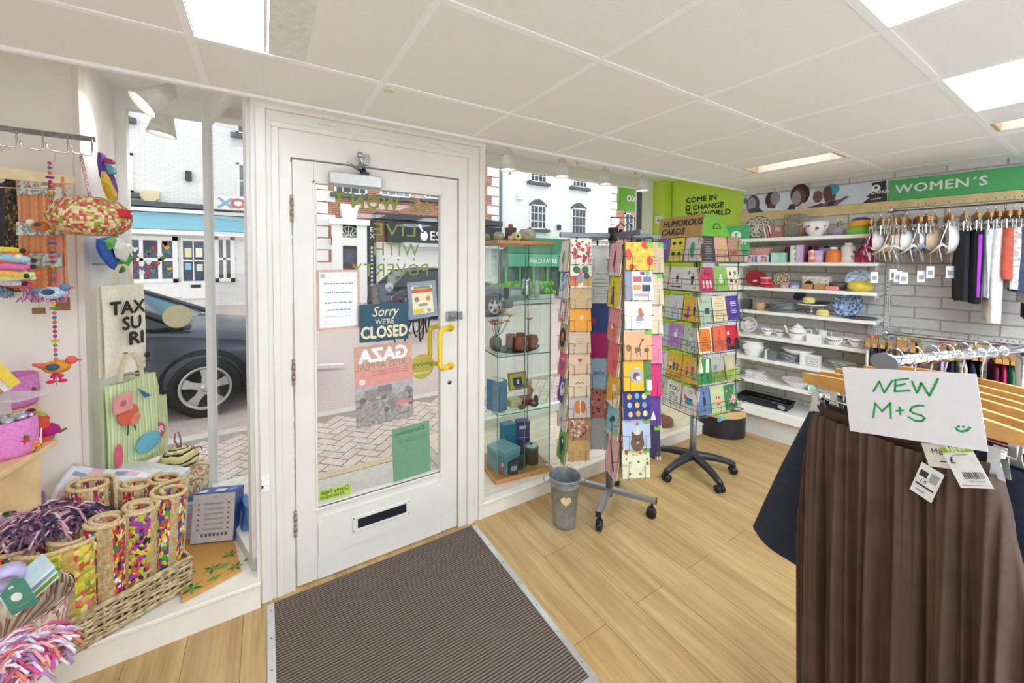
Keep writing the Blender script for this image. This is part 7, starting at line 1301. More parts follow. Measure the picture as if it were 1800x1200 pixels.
def t2(mb, w, h):
    mb.prect(0, w, .86*h, h, M('#a9bf2c', .5), -.0005); mb.text('NEW', .2*w, .885*h, .010, M('#f2f4e4', .5), -.0009, bold=.03); mb.text(u'\u00a3', .1*w, .6*h, .013, PR, -.0006, bold=.02); mb.prect(.3*w, .75*w, .79*h, .81*h, LG, -.0006)
    r_ = random.Random(5); x = .3
    while x < .92: b = r_.choice((.012, .02, .03)); mb.prect(x*w, (x+b)*w, .22*h, .38*h, PR, -.0006); x += b+r_.choice((.015, .025))
    [mb.prect((.4+.06*k)*w, (.43+.06*k)*w, .14*h, .18*h, LG, -.0006) for k in range(8)]; mb.prect(.1*w, .85*w, .06*h, .075*h, LG, -.0006)
def t3(mb, w, h):
    mb.prect(.1*w, .9*w, .3*h, .36*h, PR, -.0006); mb.prect(.55*w, .9*w, .55*h, .85*h, LG, -.0006); mb.prect(.1*w, .45*w, .6*h, .8*h, PR, -.0006); mb.text('14', .2*w, .42*h, .009, PR, -.0006); mb.prect(.2*w, .6*w, .12*h, .18*h, LG, -.0006)
ragtag('cream swing tag lettered in capitals under the edge of the note', ((1620, 778), (1664, 788), (1680, 825), (1633, 819)), M('#e4ddd6', .6), t1, -.046)
ragtag('small printed size ticket hanging askew on the brown skirt', ((1633, 820), (1679, 829), (1637, 884), (1599, 859)), M('#e9e8e6', .6), t3, -.047)
ragtag('white price ticket with a green new band on the brown skirt', ((1660, 786), (1716, 789), (1747, 859), (1689, 857)), M('#f2f1f0', .6), t2, -.05)
# --- wall rails
RZ1, RZ2 = 1.957, 1.06
for z, lab, s0 in ((RZ1, 'upper chrome hanging rail on the brick wall', 1.11), (RZ2, 'lower chrome hanging rail with a ball end on the brick wall', 1.11)):
    t = thing('hanging_rail', lab, 'rail', wallpt(s0, 0, z), WA); mb = MB(); mb.cyl((0, -.3, 0), (2.4, -.3, 0), .014, CHROME, n=14); mb.ell((0, -.3, 0), .022, CHROME, 12, 8); mb.build('bar', t)
    for x in (.04, 1.2): mb = MB(); mb.box(x-.006, x+.006, -.3, -.001, -.02, .012, M('#cfcfd2', .25, .6)); mb.build('arm', t)
def rail_s(px, z): a = wallpt(0, .3, 0); b = wallpt(1, .3, 0); d = onpl(px, 460, a, b)-Vector((WPA[0], WPA[1], 0)); return d.x*WU.x+d.y*WU.y
HA = WA+PI/2+.12     # hangers stand nearly square to the wall
hu = None
def hang_at(px, z): s_ = rail_s(px, z); return wallpt(s_, .3, z+.014)
def bra(label, px, c, cup=.072, tilt=0., strap=True, tagn=1, cream=None, drop=0):
    loc = hang_at(px, RZ1); o = thing('hanging_bra', label, 'bra', loc-Vector((0, 0, .165+drop)), HA+tilt); mt = M(c, .75, var=.06, scale=30)
    for s_ in (-1, 1):
        mb = MB(); mb.at((s_*cup*.95, 0, -.07), (1, 0, 0), (0, 1, 0)); vs = []
        mb.grid(lambda u, v: (cup*math.sin(PI/2*v)*math.cos(2*PI*u)*(1-.25*max(0, math.sin(2*PI*u))), -cup*.75*math.cos(PI/2*v)+.01, cup*1.15*math.sin(PI/2*v)*math.sin(2*PI*u)), 20, 8, mt); mb.build('cup', o)
    mb = MB(); mb.tube([(-cup*2.2, .04, -.11), (-cup*1.2, .0, -.14), (0, -.005, -.13), (cup*1.2, 0, -.14), (cup*2.2, .04, -.11), (cup*1.2, .07, -.15), (0, .085, -.17), (-cup*1.2, .07, -.15)], [.012, .007, .007, .007, .012, .006, .005, .006], mt, 6, closed=True); mb.build('band', o)
    for s_ in (-1, 1): mb = MB(); mb.tube([(s_*cup*1.1, 0, .0), (s_*cup*1.25, .01, .05), (s_*cup*1.7, .02, -.0), (s_*cup*1.5, .05, -.13), (s_*cup*1.2, .03, -.22), (s_*cup*.9, .04, -.15)], .0035, mt, 5); mb.build('strap', o)
    for k in range(tagn): mb = MB(); mb.at((-.10, -.01, 0), (.35, -.94, 0), (.94, .35, 0)); z_ = -.05*rnd.random()-.03; mb.box(-.022, .022, 0, .001, -.30+z_, -.22+z_, M('#f4f4f2', .6)); mb.tube([(0, 0, -.22+z_), (0, .01, -.12)], .0008, M('#d9d9d9', .5), 4); mb.prect(-.014, .014, -.28+z_, -.25+z_, LG, -.0005); mb.build('swing_tag', o)
    return o
BR = [(1531, '#a52a5c', 'crimson bra with a pale edge, first on the upper rail', 1), (1545, '#e3dcd8', 'silver white bra second on the upper rail', 0), (1561, '#efe3d6', 'cream soft bra third on the upper rail', 1), (1577, '#dcc4ad', 'beige bra fourth on the upper rail', 1), (1592, '#f1efee', 'bright white bra fifth on the upper rail', 1), (1610, '#f0ece8', 'ivory bra sixth on the upper rail', 1), (1624, '#93a6c6', 'blue grey bra seventh on the upper rail', 1), (1640, '#e0c2a3', 'nude bra eighth on the upper rail', 0), (1664, '#efedec', 'large white bra last before the black leggings', 1)]
for k, (px, c, lab, n_) in enumerate(BR):
    bra(lab, px, c, .066 if k < 8 else .088, rnd.uniform(-.25, .25), tagn=n_)
    hanger('wooden hanger holding the '+lab.split(',')[0].replace(' on the upper rail', ''), hang_at(px, RZ1), HA+rnd.uniform(-.15, .15), .30, True, drop=.07)
def garment(label, px, z, c, w0, w1, ln, th=.05, kind='trousers', name='hanging_trousers', folds=3, dz=.19, stripe=None, tilt=0, legs=True, seed=1):
    loc = hang_at(px, z); o = thing(name, label, kind, Vector((loc.x, loc.y, loc.z-dz)), HA+tilt); mt = M(c, .85, var=.08, scale=30) if isinstance(c, str) else c
    if legs:
        for s_ in (-1, 1): mb = MB(); mb.at((s_*w0*.24, 0, 0)); drape(mb, mt, w0*.5, w1*.5, ln, th, 0, folds, .008, seed+s_, None, 40, 14); mb.build('leg', o)
    else: mb = MB(); drape(mb, mt, w0, w1, ln, th, 0, folds, .012, seed, None, 64, 14); mb.build('cloth', o)
    mb = MB(); drape(mb, mt, w0+.006, w0+.006, .035, th*.9, .004, 3, .002, seed, None, 40, 2); mb.build('waistband', o)
    if stripe:
        mb = MB(); drape(mb, M(stripe, .7), .012, .012, ln*.85, .018, -.03, 1, .0, seed, None, 16, 10); o2 = mb.build('side_stripe', o); o2.location = (-w0*.5-.006, -.008, 0)
    hanger('wooden hanger holding the '+' '.join(label.split(' ')[:4]), loc, HA+tilt, .36, True, drop=.07); return o
garment('black jersey top hung next to the purple striped leggings', 1690, RZ1, '#1c1b20', .32, .36, .45, kind='top', name='hanging_jersey', legs=False, seed=3)
garment('black leggings with a purple side stripe on the upper rail', 1712, RZ1, '#17161a', .30, .32, .46, stripe='#b03ad0', seed=5)
garment('pale teal and white long trousers on the upper rail', 1732, RZ1, '#dfe6e6', .30, .26, .42, seed=7)
garment('white long trousers hanging lowest on the upper rail', 1746, RZ1, '#ece8e4', .32, .28, .58, seed=9)
garment('salmon red shorts on the upper rail', 1763, RZ1, '#cf5f49', .34, .36, .30, kind='shorts', name='hanging_shorts', seed=11)
garment('white patterned shorts right of the salmon shorts', 1778, RZ1, confetti(['#f0eeea', '#e5dfda', '#c9b8b4', '#f0eeea'], 60, rough=.85), .34, .34, .36, kind='shorts', name='hanging_shorts', seed=13)
garment('faded blue denim shorts at the right of the upper rail', 1792, RZ1, '#4f5f80', .36, .38, .38, kind='shorts', name='hanging_shorts', seed=15)
garment('white cotton skirt cut off by the right picture edge', 1806, RZ1, '#efeeec', .36, .42, .45, kind='skirt', name='hanging_skirt', legs=False, seed=17)
garment('navy skirt beyond the white cotton skirt, at the picture edge', 1822, RZ1, '#20263a', .36, .42, .55, kind='skirt', name='hanging_skirt', legs=False, seed=18)
# shirts on the lower rail: shoulders over shaped hangers
def shirt(label, px, c, cube, j):
    loc = hang_at(px, RZ2); t_ = rnd.uniform(-.03, .03); o = thing('hanging_shirt', label, 'shirt', Vector((loc.x, loc.y, loc.z)), HA+t_); mt = M(c, .85, var=.08, scale=30)
    mb = MB(); w = .20
    def fn(u, v):
        t = 2*PI*u; c_, s_ = math.cos(t), math.sin(t); x = w*(.28+.72*min(1, v*5))*math.copysign(abs(c_)**.7, c_); z = -.105-.05*(abs(x)/w)**1.5 if v < .2 else -.155-.75*(v-.2); z -= .0
        return (x, .011*math.copysign(abs(s_)**.6, s_)*(.5+.5*min(1, v*4))+.003*math.sin(30*x+j), z)
    mb.grid(fn, 40, 14, mt); mb.build('cloth', o)
    hanger('wooden shirt hanger of the '+label.split(' on the')[0].split(' of the')[0], loc, HA+t_, .40, False, thick=.024, cube=cube, drop=.062)
CU = ['#c23a32', '#d8502f', '#2f9a5a', '#3a5fc0', '#e2c02f', '#d9b32c', '#b03030', '#2f8a5f']
for j, (px, c, nm) in enumerate(((1532, '#efeae2', 'cream shirt first on the lower rail'), (1545, '#232a4a', 'navy shirt second on the lower rail'), (1558, '#3a3550', 'plum shirt third on the lower rail'), (1572, '#c9b493', 'sand shirt fourth on the lower rail'), (1585, '#f0eeea', 'white shirt fifth on the lower rail'), (1597, '#8fa3c0', 'light blue shirt sixth on the lower rail'), (1610, '#d9d2c4', 'stone shirt seventh on the lower rail'), (1622, '#7d2f3f', 'wine shirt eighth on the lower rail'),
        (1662, '#c4aede', 'lilac shirt starting the middle bunch on the lower rail'), (1678, '#1e2740', 'dark blue shirt in the middle bunch of the lower rail'), (1690, '#b9c4b0', 'sage shirt in the middle bunch of the lower rail'), (1702, '#d6cdbd', 'oat shirt in the middle bunch of the lower rail'), (1714, '#26304a', 'ink shirt in the middle bunch of the lower rail'), (1726, '#1d2438', 'midnight shirt ending the middle bunch'),
        (1755, '#7a1f3f', 'burgundy shirt starting the right bunch on the lower rail'), (1767, '#c42a6a', 'magenta shirt in the right bunch of the lower rail'), (1778, '#2f8a6a', 'green shirt in the right bunch of the lower rail'), (1789, '#e0a5a0', 'pink shirt in the right bunch of the lower rail'), (1800, '#3a3f52', 'slate shirt at the picture edge of the lower rail'))):
    shirt(nm, px, c, CU[j % 8], j)
# ================================================================ left window: textiles, bags, baskets, toys
def braid(cols, freq, jute='#cbb183', uscale=70, vscale=40, duty=.45):
    """bands of jute and bright plaited cloth running up a rolled mat (UV: u along the roll, v up)"""
    m, t, b = nt('braided_mat'); b.inputs['Roughness'].default_value = .9; tc = N(t, 'TexCoord'); sp = N(t, 'SeparateXYZ'); L(t, tc, 'UV', sp, 'Vector')
    mp = N(t, 'Mapping'); mp.inputs['Scale'].default_value = (uscale*1.35, vscale*1.0, 1); L(t, tc, 'UV', mp, 'Vector'); v = N(t, 'TexVoronoi'); v.inputs['Scale'].default_value = 1; v.inputs['Randomness'].default_value = .75; L(t, mp, 'Vector', v, 'Vector')
    sc = N(t, 'SeparateColor'); L(t, v, 'Color', sc, 'Color'); r = N(t, 'ValToRGB'); cr = r.color_ramp; cr.interpolation = 'CONSTANT'
    while len(cr.elements) < len(cols): cr.elements.new(.5)
    for i, c in enumerate(cols): cr.elements[i].position = i/len(cols); cr.elements[i].color = lin(c)
    L(t, sc, 0, r, 'Fac'); r2 = N(t, 'ValToRGB'); r2.color_ramp.elements[0].color = lin('#a98a58'); r2.color_ramp.elements[1].color = lin(jute); L(t, sc, 1, r2, 'Fac')
    mu = N(t, 'Math', operation='MULTIPLY_ADD'); mu.inputs[1].default_value = freq; mu.inputs[2].default_value = .2; L(t, sp, 0, mu, 0); fr = N(t, 'Math', operation='FRACT'); L(t, mu, 0, fr, 0)
    lt = N(t, 'Math', operation='LESS_THAN'); lt.inputs[1].default_value = duty; L(t, fr, 0, lt, 0); mx = N(t, 'Mix', data_type='RGBA'); L(t, lt, 0, mx, 0); L(t, r, 'Color', mx, 6); L(t, r2, 'Color', mx, 7); L(t, mx, 2, b, 'Base Color')
    bp = N(t, 'Bump'); bp.inputs['Strength'].default_value = .8; bp.inputs['Distance'].default_value = .006; bp.invert = True; L(t, v, 'Distance', bp, 'Height'); L(t, bp, 'Normal', b, 'Normal'); return m
JUTE = M('#d9bd8f', .9, var=.15, scale=150, bump=.5)
MULTI = ['#b5253f', '#d9a02c', '#2f4a8a', '#e0641f', '#8a2f6a', '#3f7d4a', '#f0e4d0', '#c23a30', '#23284a', '#e2c53a']
def wicker_mat():
    m, t, b = nt('wicker'); tc = N(t, 'TexCoord'); n = N(t, 'TexNoise'); n.inputs['Scale'].default_value = 45; L(t, tc, 'Object', n, 'Vector'); r = N(t, 'ValToRGB'); r.color_ramp.elements[0].position = .3; r.color_ramp.elements[0].color = lin('#8d744e'); r.color_ramp.elements[1].position = .7; r.color_ramp.elements[1].color = lin('#d6c196'); L(t, n, 'Fac', r, 'Fac'); L(t, r, 'Color', b, 'Base Color'); b.inputs['Roughness'].default_value = .55; return m
WK = wicker_mat()
A_, B_ = onz(336, 1030, .128), onz(60, 1193, .128); bu = (A_-B_).normalized(); bl = (A_-B_).length; bv = Vector((-bu.y, bu.x, 0)); bh = zat(334, 980, A_.x, A_.y)-.128; bd = .30
wb_ = thing('wicker_basket', 'long rectangular wicker basket full of rolled mats on the left platform', 'basket', B_); rows_ = 12
def weave(name, o, d, ln, n_st):
    mb = MB()
    for k in range(rows_):
        z = .012+k*(bh-.02)/(rows_-1); pts = []; nn_ = n_st*4
        for q in range(nn_+1): s_ = q/nn_; n_ = Vector((-d.y, d.x, 0)); pts.append(o+d*ln*s_+n_*(.007*math.sin(PI*n_st*s_+PI*(k % 2)))+Vector((0, 0, z+.004*math.sin(5*s_+k))))
        mb.tube(pts, .0062, WK, 5)
    mb.build(name, wb_)
weave('front_side', Vector((0, 0, 0)), bu, bl, 9); weave('right_end', bu*bl, bv, bd, 4); weave('rear_side', bv*bd, bu, bl, 9); weave('left_end', Vector((0, 0, 0)), bv, bd, 4)
mb = MB()
for o, d, ln, n_ in ((Vector(), bu, bl, 9), (bv*bd, bu, bl, 9), (Vector(), bv, bd, 4), (bu*bl, bv, bd, 4)):
    for k in range(n_+1): p = o+d*(ln*(k+.5)/n_ if k < n_ else ln); mb.cyl(p, p+Vector((0, 0, bh)), .0055, WK, n=6)
mb.build('stakes', wb_); mb = MB(); cs_ = [Vector((0, 0, bh)), bu*bl+Vector((0, 0, bh)), bu*bl+bv*bd+Vector((0, 0, bh)), bv*bd+Vector((0, 0, bh))]; mb.tube(cs_, .011, WK, 8, closed=True); mb.tube([p-Vector((0, 0, bh-.012)) for p in cs_], .010, WK, 8, closed=True); mb.build('rim', wb_)
mb = MB(); mb.add([p-Vector((0, 0, bh-.012)) for p in cs_], [(0, 1, 2, 3)], WK); mb.build('base', wb_)
def rolled(label, s_, d_, ztop, R_, turns, mat, lean=(0, 0), a0=0., flap=0., rim=JUTE):
    """a braided mat rolled up and stood on end in the basket"""
    b = B_+bu*(bl*s_)+bv*(bd*d_); h = ztop-.145; t = thing('rolled_mat', label, 'mat', (b.x, b.y, .145)); n_ = int(30*turns)+int(flap*40)
    def sp(u, v):
        L_ = turns+flap/(2*PI); q = u*L_; ang = a0+2*PI*q; r = R_*(1-.58*min(1, q/turns)) if True else R_
        if flap and u < .12: r = R_*(1+1.1*(1-u/.12)*flap)
        return (r*math.cos(ang)+lean[0]*v, r*math.sin(ang)+lean[1]*v, h*v-.01*math.cos(ang*1)*v)
    mb = MB(); mb.grid(sp, n_, 8, mat); o = mb.build('mat', t); md = o.modifiers.new('thickness', 'SOLIDIFY'); md.thickness = .011; md.offset = 0
    mb = MB(); mb.tube([sp(k/n_, 1) for k in range(n_+1)], .0085, rim, 7); mb.tube([sp(0, k/6) for k in range(7)], .0085, rim, 7); mb.build('edge_binding', t)
def ztop_(px, py, s_, d_): b = B_+bu*(bl*s_)+bv*(bd*d_); return zat(px, py, b.x, b.y)
YG_ = ['#c9c23a', '#dccb4a', '#a8b03a', '#d8a03a', '#c9563f', '#7d9a3a', '#e2d98a', '#d9778a']
for (lab, px, py, s_, d_, R_, tu, mt, ln, a0, fl_) in (
    ('yellow green flecked braided mat rolled loosely, front left of the basket', 120, 945, .25, .30, .085, 1.5, braid(YG_, 7, '#d6b04f', 40, 26, .25), (.0, .0), 3.6, .5),
    ('braided mat with a pink edge rolled open, left corner of the basket', 64, 950, .06, .55, .09, 1.3, braid(MULTI, 6, '#cbb183', 40, 26, .5), (-.03, .02), 2.2, .35),
    ('jute and red plaited mat in a tight roll, front centre of the basket', 190, 912, .46, .25, .062, 2.0, braid(MULTI, 9, '#cbb183', 60, 26, .5), (.0, .0), 3.4, 0),
    ('lime, purple and jute mat in a tight roll, right of centre', 243, 890, .66, .26, .062, 2.0, braid(['#a3b82f', '#8a3f9a', '#2a2a30', '#d8c23a', '#a83f8a', '#d9582f'], 8, '#cbb183', 50, 26, .35), (.01, .0), 4.2, 0),
    ('blue, red and green plaited mat unrolled at its top, right end of basket', 297, 868, .87, .30, .075, 1.4, braid(['#2f4a9a', '#c23a30', '#3f9a4a', '#e2c53a', '#e8e0d0', '#d9582f', '#6a2f7a'], 7, '#cbb183', 46, 24, .35), (.02, .03), 1.2, .45),
    ('tall magenta and jute striped mat standing behind the others', 172, 850, .46, .80, .078, 1.5, braid(['#a3204f', '#b52a5f', '#2f4a5a', '#d9d0b8', '#7d2f4a', '#c9a03a'], 9, '#cbb183', 55, 30, .5), (-.01, .02), .6, 0),
    ('small rolled mat with a plain jute rim, back right of the basket', 258, 848, .76, .86, .06, 1.6, braid(MULTI, 8, '#cbb183', 50, 26, .5), (.0, .02), 2.6, 0),
    ('red flecked rolled mat behind the right end of the basket', 292, 842, .93, .82, .065, 1.5, braid(['#a3204f', '#d9782f', '#2f3a2a', '#c23a30', '#6d2f3a'], 8, '#cbb183', 50, 26, .4), (.03, .02), 2.0, 0)):
    rolled(lab, s_, d_, ztop_(px, py, s_, d_), R_, tu, mt, ln, a0, fl_)
# ---- coiled baskets
def coil(cols, rows=14, n=46): return confetti(cols, 1, (n*1.7, rows*1.7, 1), True, .85, .9, .35)
def lumpy(prof): return prof
def coiled(label, loc, prof, mat, n=40, extra=None, rz=0, sx=1, name='coiled_basket'):
    t = thing(name, label, 'basket', loc, rz); mb = MB(); pr = []
    for (r0, z0), (r1, z1) in zip(prof, prof[1:]):
        for q in range(3): u = q/3; pr.append((r0+(r1-r0)*u+(.003 if q == 1 else 0), z0+(z1-z0)*u))
    pr.append(prof[-1]); mb.lathe(pr, mat, n=n, sx=sx); mb.build('coiled_body', t)
    for nm, fn in extra or []: mb = MB(); fn(mb); mb.build(nm, t)
    return t
P1 = onz(332, 862, .125); 
big = coiled('large cream lidded coiled basket on the left window platform', Vector((-.43, 2.74, .255)), [(.001, 0), (.12, 0), (.145, .03), (.15, .10), (.145, .135), (.152, .14), (.15, .16), (.10, .178), (.001, .185)], coil(['#e3cfae', '#d9c19a', '#e8d9bd', '#c98f7d', '#a8794f', '#e6d3b0', '#dcc8a2'], 16, 60), 48)
coiled('round yellow and black striped basket with a loop handle on the cream basket', Vector((-.40, 2.70, .437)), [(.001, 0), (.045, .002), (.075, .03), (.085, .06), (.075, .09), (.045, .115), (.02, .125), (.001, .127)], stripes(['#d9c88a', '#e6dba8', '#2a2a28', '#c9b06a', '#efe6c4', '#3a3a30', '#d6c37a'], 3.2, 1, True, noise=.6, nscale=6), 36,
       [('loop_handle', lambda mb: mb.tube([(0, 0, .12), (-.018, 0, .16), (-.014, 0, .2), (.0, 0, .205), (.008, 0, .16), (.006, 0, .12)], .004, M('#9a6a7a', .7), 6)), ('side_tie', lambda mb: mb.tube([(.06, 0, .1), (.09, -.02, .115), (.10, -.02, .095)], .003, M('#2f3a2a', .6), 5))])
coiled('yellow gourd shaped woven basket with a red stitched edge', Vector((-.55, 2.56, .36)), [(.001, 0), (.05, .004), (.085, .04), (.09, .075), (.07, .11), (.04, .13), (.001, .135)], coil(['#c9b23f', '#d9c65a', '#a8963a', '#c9a53f', '#e0d07a', '#a83f4a', '#8a7f30'], 13, 44), 36, [('stitched_edge', lambda mb: mb.tube([(.06, -.05, .11), (.085, -.03, .085), (.09, 0, .06)], .006, M('#b5303f', .7), 6))])
mb = MB(); mb.box(-.625, -.51, 2.49, 2.62, .125, .359, M('#ece8e0', .6), .004); one(mb, 'display_block', 'white display block under the yellow gourd basket', 'block')
mb = MB(); mb.box(-.50, -.33, 2.64, 2.85, .125, .254, M('#ece8e0', .6), .004); one(mb, 'display_block', 'white display block under the large cream basket', 'block')
# ---- game boxes and coir mat on the platform
g0_ = onz(338, 985, .148); gx_ = thing('game_box', 'upright boxed game with a pale printed back and blue top, right of the wicker basket', 'box', Vector((-.235, 2.42, .148)), math.radians(-22))
mb = MB(); mb.rz((0, 0, 0), 0, .16); mb.box(-.105, .09, 0, .085, 0, .235, M('#41559a', .4, var=.1, scale=8), .002); mb.build('carton', gx_); mb = MB(); mb.rz((0, 0, 0), 0, .16); mb.prect(-.103, .088, .003, .232, M('#cfc6c0', .5), -.0008)
for k in range(6): mb.prect(-.05, .04, .06+.024*k, .068+.024*k, M('#aaa3a0', .5), -.0014); mb.pdisc(-.075, .064+.024*k, .005, M('#8d5f5a', .5), -.0014); mb.pdisc(.06, .064+.024*k, .005, M('#5f5a6a', .5), -.0014)
[mb.prect(.06-.018*k-.011, .06-.018*k, .03, .045, M('#6b6560', .5), -.0014) for k in range(7)]; mb.build('back_print', gx_)
mb = MB(); mb.rz((0, 0, 0), 0, .16); mb.add([(-.1, .004, .2356), (.085, .004, .2356), (.085, .08, .2356), (-.1, .08, .2356)], [(0, 1, 2, 3)], M('#4c5cab', .4)); mb.add([(-.02, .015, .2362), (.03, .015, .2362), (.03, .05, .2362), (-.02, .05, .2362)], [(0, 1, 2, 3)], M('#e6e2da', .5)); mb.add([(.04, .02, .2362), (.075, .02, .2362), (.075, .06, .2362), (.04, .06, .2362)], [(0, 1, 2, 3)], M('#7d95d0', .5)); mb.add([(-.095, .01, .2362), (-.05, .01, .2362), (-.06, .05, .2362), (-.09, .04, .2362)], [(0, 1, 2, 3)], M('#efeae0', .5)); mb.build('top_print', gx_)
for (x, y, rz, w, h, c, lab) in ((-.32, 2.55, -.35, .19, .20, '#4f8fd0', 'sky blue jigsaw box numbered one thousand behind the pale backed game'), (-.31, 2.51, -.37, .19, .185, '#e6e2ee', 'white and pink jigsaw box behind the pale backed game'), (-.135, 2.44, -1.35, .15, .18, '#3f7fd0', 'bright blue box leaning by the return window')):
    t = thing('jigsaw_box', lab, 'box', Vector((x, y, .127)), rz); mb = MB(); mb.rz((0, 0, 0), 0, .12); mb.box(-w/2, w/2, 0, .035, 0, h, M(c, .4, var=.12, scale=10), .002); mb.build('carton', t); mb = MB(); mb.rz((0, 0, 0), 0, .12)
    if 'thousand' in lab: mb.text('1000', .0, h-.035, .022, M('#f4f6fa', .5), -.001, bold=.03); mb.prect(-.09, -.04, .02, h-.02, M('#c9b98a', .5), -.001)
    else: mb.prect(-w*.3, w*.2, h*.35, h*.75, M('#e6b9cf' if 'pink' in lab else '#d6e6f4', .5), -.001); mb.pdisc(w*.25, h*.3, .02, M('#7d8fc9', .5), -.0012)
    mb.build('print', t)
def coir():
    m, t, b = nt('coir'); tc = N(t, 'TexCoord'); n = N(t, 'TexNoise'); n.inputs['Scale'].default_value = 500; L(t, tc, 'Object', n, 'Vector'); r = N(t, 'ValToRGB'); r.color_ramp.elements[0].color = lin('#b07a35'); r.color_ramp.elements[1].color = lin('#e0ac62'); L(t, n, 'Fac', r, 'Fac'); L(t, r, 'Color', b, 'Base Color'); b.inputs['Roughness'].default_value = 1; return m
q = [onz(*a, .127) for a in ((331, 1056), (431, 1002), (404, 905), (332, 912))]; fm = thing('door_mat', 'tan coir door mat printed with green leaves under the boxed games', 'mat', (0, 0, 0)); mb = MB(); q = [q[0]+Vector((-.02, 0, 0)), q[1]+Vector((-.015, 0, 0)), Vector((-.19, 2.62, .127)), Vector((-.42, 2.55, .127))]; mb.add(q+[p+Vector((0, 0, .016)) for p in q], [(3, 2, 1, 0), (4, 5, 6, 7), (0, 1, 5, 4), (1, 2, 6, 5), (2, 3, 7, 6), (3, 0, 4, 7)], coir()); mb.build('coir_pile', fm)
mb = MB(); e1_ = (q[1]-q[0]).normalized(); e2_ = Vector((-e1_.y, e1_.x, 0)); G1, G2 = M('#3f6a30', .9, var=.15), M('#6f9a3a', .9, var=.1)
for (a, b, s_) in ((.04, .04, .045), (.13, .10, .04), (.2, .03, .035), (.05, .16, .04), (.21, .14, .035), (.30, .08, .03)):
    for k in range(6): an = 2*PI*k/6+a*9; d = e1_*math.cos(an)+e2_*math.sin(an); n_ = e1_*-math.sin(an)+e2_*math.cos(an); p = q[0]+e1_*a+e2_*b+Vector((0, 0, .0168)); mb.add([p, p+d*s_*.5+n_*s_*.2, p+d*s_, p+d*s_*.5-n_*s_*.2], [(0, 1, 2, 3)], G1 if k % 2 else G2)
for (a, b) in ((.12, .03), (.17, .08), (.26, .04)): p = q[0]+e1_*a+e2_*b+Vector((0, 0, .0171)); mb.add([p+e1_*.03, p+e2_*.018, p-e1_*.03, p-e2_*.018], [(0, 1, 2, 3)], G2)
mb.build('leaf_print', fm)
# ---- quilt and packets behind the basket
QC = ['#e9d3dc', '#d5e1ec', '#efe6ea', '#8fa3b8', '#e3b9c9', '#dfe8f0', '#f0e4ec']
bx_ = thing('display_plinth', 'white plinth under the patchwork quilt in the left window', 'plinth', (0, 0, 0)); mb = MB(); mb.box(-1.1, -.70, 2.25, 2.53, .125, .50, M('#e9e5dd', .6)); mb.build('block', bx_)
def quilt_mat():
    m, t, b = nt('patchwork'); tc = N(t, 'TexCoord'); mp = N(t, 'Mapping'); mp.inputs['Scale'].default_value = (7, 7, 1); L(t, tc, 'UV', mp, 'Vector'); v = N(t, 'TexVoronoi'); v.inputs['Scale'].default_value = 1; v.inputs['Randomness'].default_value = 0; L(t, mp, 'Vector', v, 'Vector'); s_ = N(t, 'SeparateColor'); L(t, v, 'Color', s_, 'Color'); r = N(t, 'ValToRGB'); cr = r.color_ramp; cr.interpolation = 'CONSTANT'
    while len(cr.elements) < len(QC): cr.elements.new(.5)
    for i, c in enumerate(QC): cr.elements[i].position = i/len(QC); cr.elements[i].color = lin(c)
    L(t, s_, 0, r, 'Fac'); n = N(t, 'TexNoise'); n.inputs['Scale'].default_value = 60; L(t, tc, 'UV', n, 'Vector'); mr = N(t, 'MapRange'); mr.inputs[3].default_value = .85; mr.inputs[4].default_value = 1.12; L(t, n, 'Fac', mr, 0); mm = N(t, 'Mix', data_type='RGBA', blend_type='MULTIPLY'); mm.inputs[0].default_value = 1; L(t, r, 'Color', mm, 6); L(t, mr, 0, mm, 7); L(t, mm, 2, b, 'Base Color'); b.inputs['Roughness'].default_value = .9; return m
qt = [atdepth(*a) for a in ((84, 876, 1.62), (215, 876, 1.74), (282, 834, 1.87), (130, 815, 1.755))]
def qf(u, v): p = (qt[0]*(1-u)+qt[1]*u)*(1-v)+(qt[3]*(1-u)+qt[2]*u)*v; return p+Vector((0, 0, .008*math.sin(7*u+3*v)-.10*max(0, .25-v)))
mb = MB(); mb.grid(qf, 24, 18, quilt_mat()); o = one(mb, 'patchwork_quilt', 'pink and pale blue patchwork quilt folded behind the wicker basket', 'quilt'); md = o.modifiers.new('thickness', 'SOLIDIFY'); md.thickness = .03; md.offset = -1
t = thing('quilt_stand', 'low white stand carrying the quilt and the packeted cushion cover', 'stand', (0, 0, 0)); c_ = (qt[0]+qt[1]+qt[2]+qt[3])/4; mb = MB(); mb.box(-.69, -.58, 2.38, 2.50, .125, min(p.z for p in qt)-.14, WHITE); mb.box(-.58, -.52, 2.40, 2.48, .125, min(p.z for p in qt)-.14, WHITE); mb.build('block', t)
pk = [atdepth(*a) for a in ((200, 828, 1.80), (300, 850, 1.86), (335, 822, 1.98), (222, 806, 1.95))]; mb = MB(); mb.add(pk+[p-Vector((0, 0, .02)) for p in pk], [(0, 1, 2, 3), (7, 6, 5, 4), (0, 4, 5, 1), (1, 5, 6, 2), (2, 6, 7, 3), (3, 7, 4, 0)], M('#d6d8d4', .25, var=.1)); 
def pkq(a, b): return (pk[0]*(1-a)+pk[1]*a)*(1-b)+(pk[3]*(1-a)+pk[2]*a)*b+Vector((0, 0, .0012))
mb.add([pkq(.08, .1), pkq(.4, .1), pkq(.4, .85), pkq(.08, .85)], [(0, 1, 2, 3)], M('#ddd3a8', .5)); mb.add([pkq(.5, .2), pkq(.68, .2), pkq(.68, .7), pkq(.5, .7)], [(0, 1, 2, 3)], M('#8fa0b5', .5)); one(mb, 'wrapped_cushion_cover', 'clear wrapped textile packet with a cream card beside the quilt', 'packet')
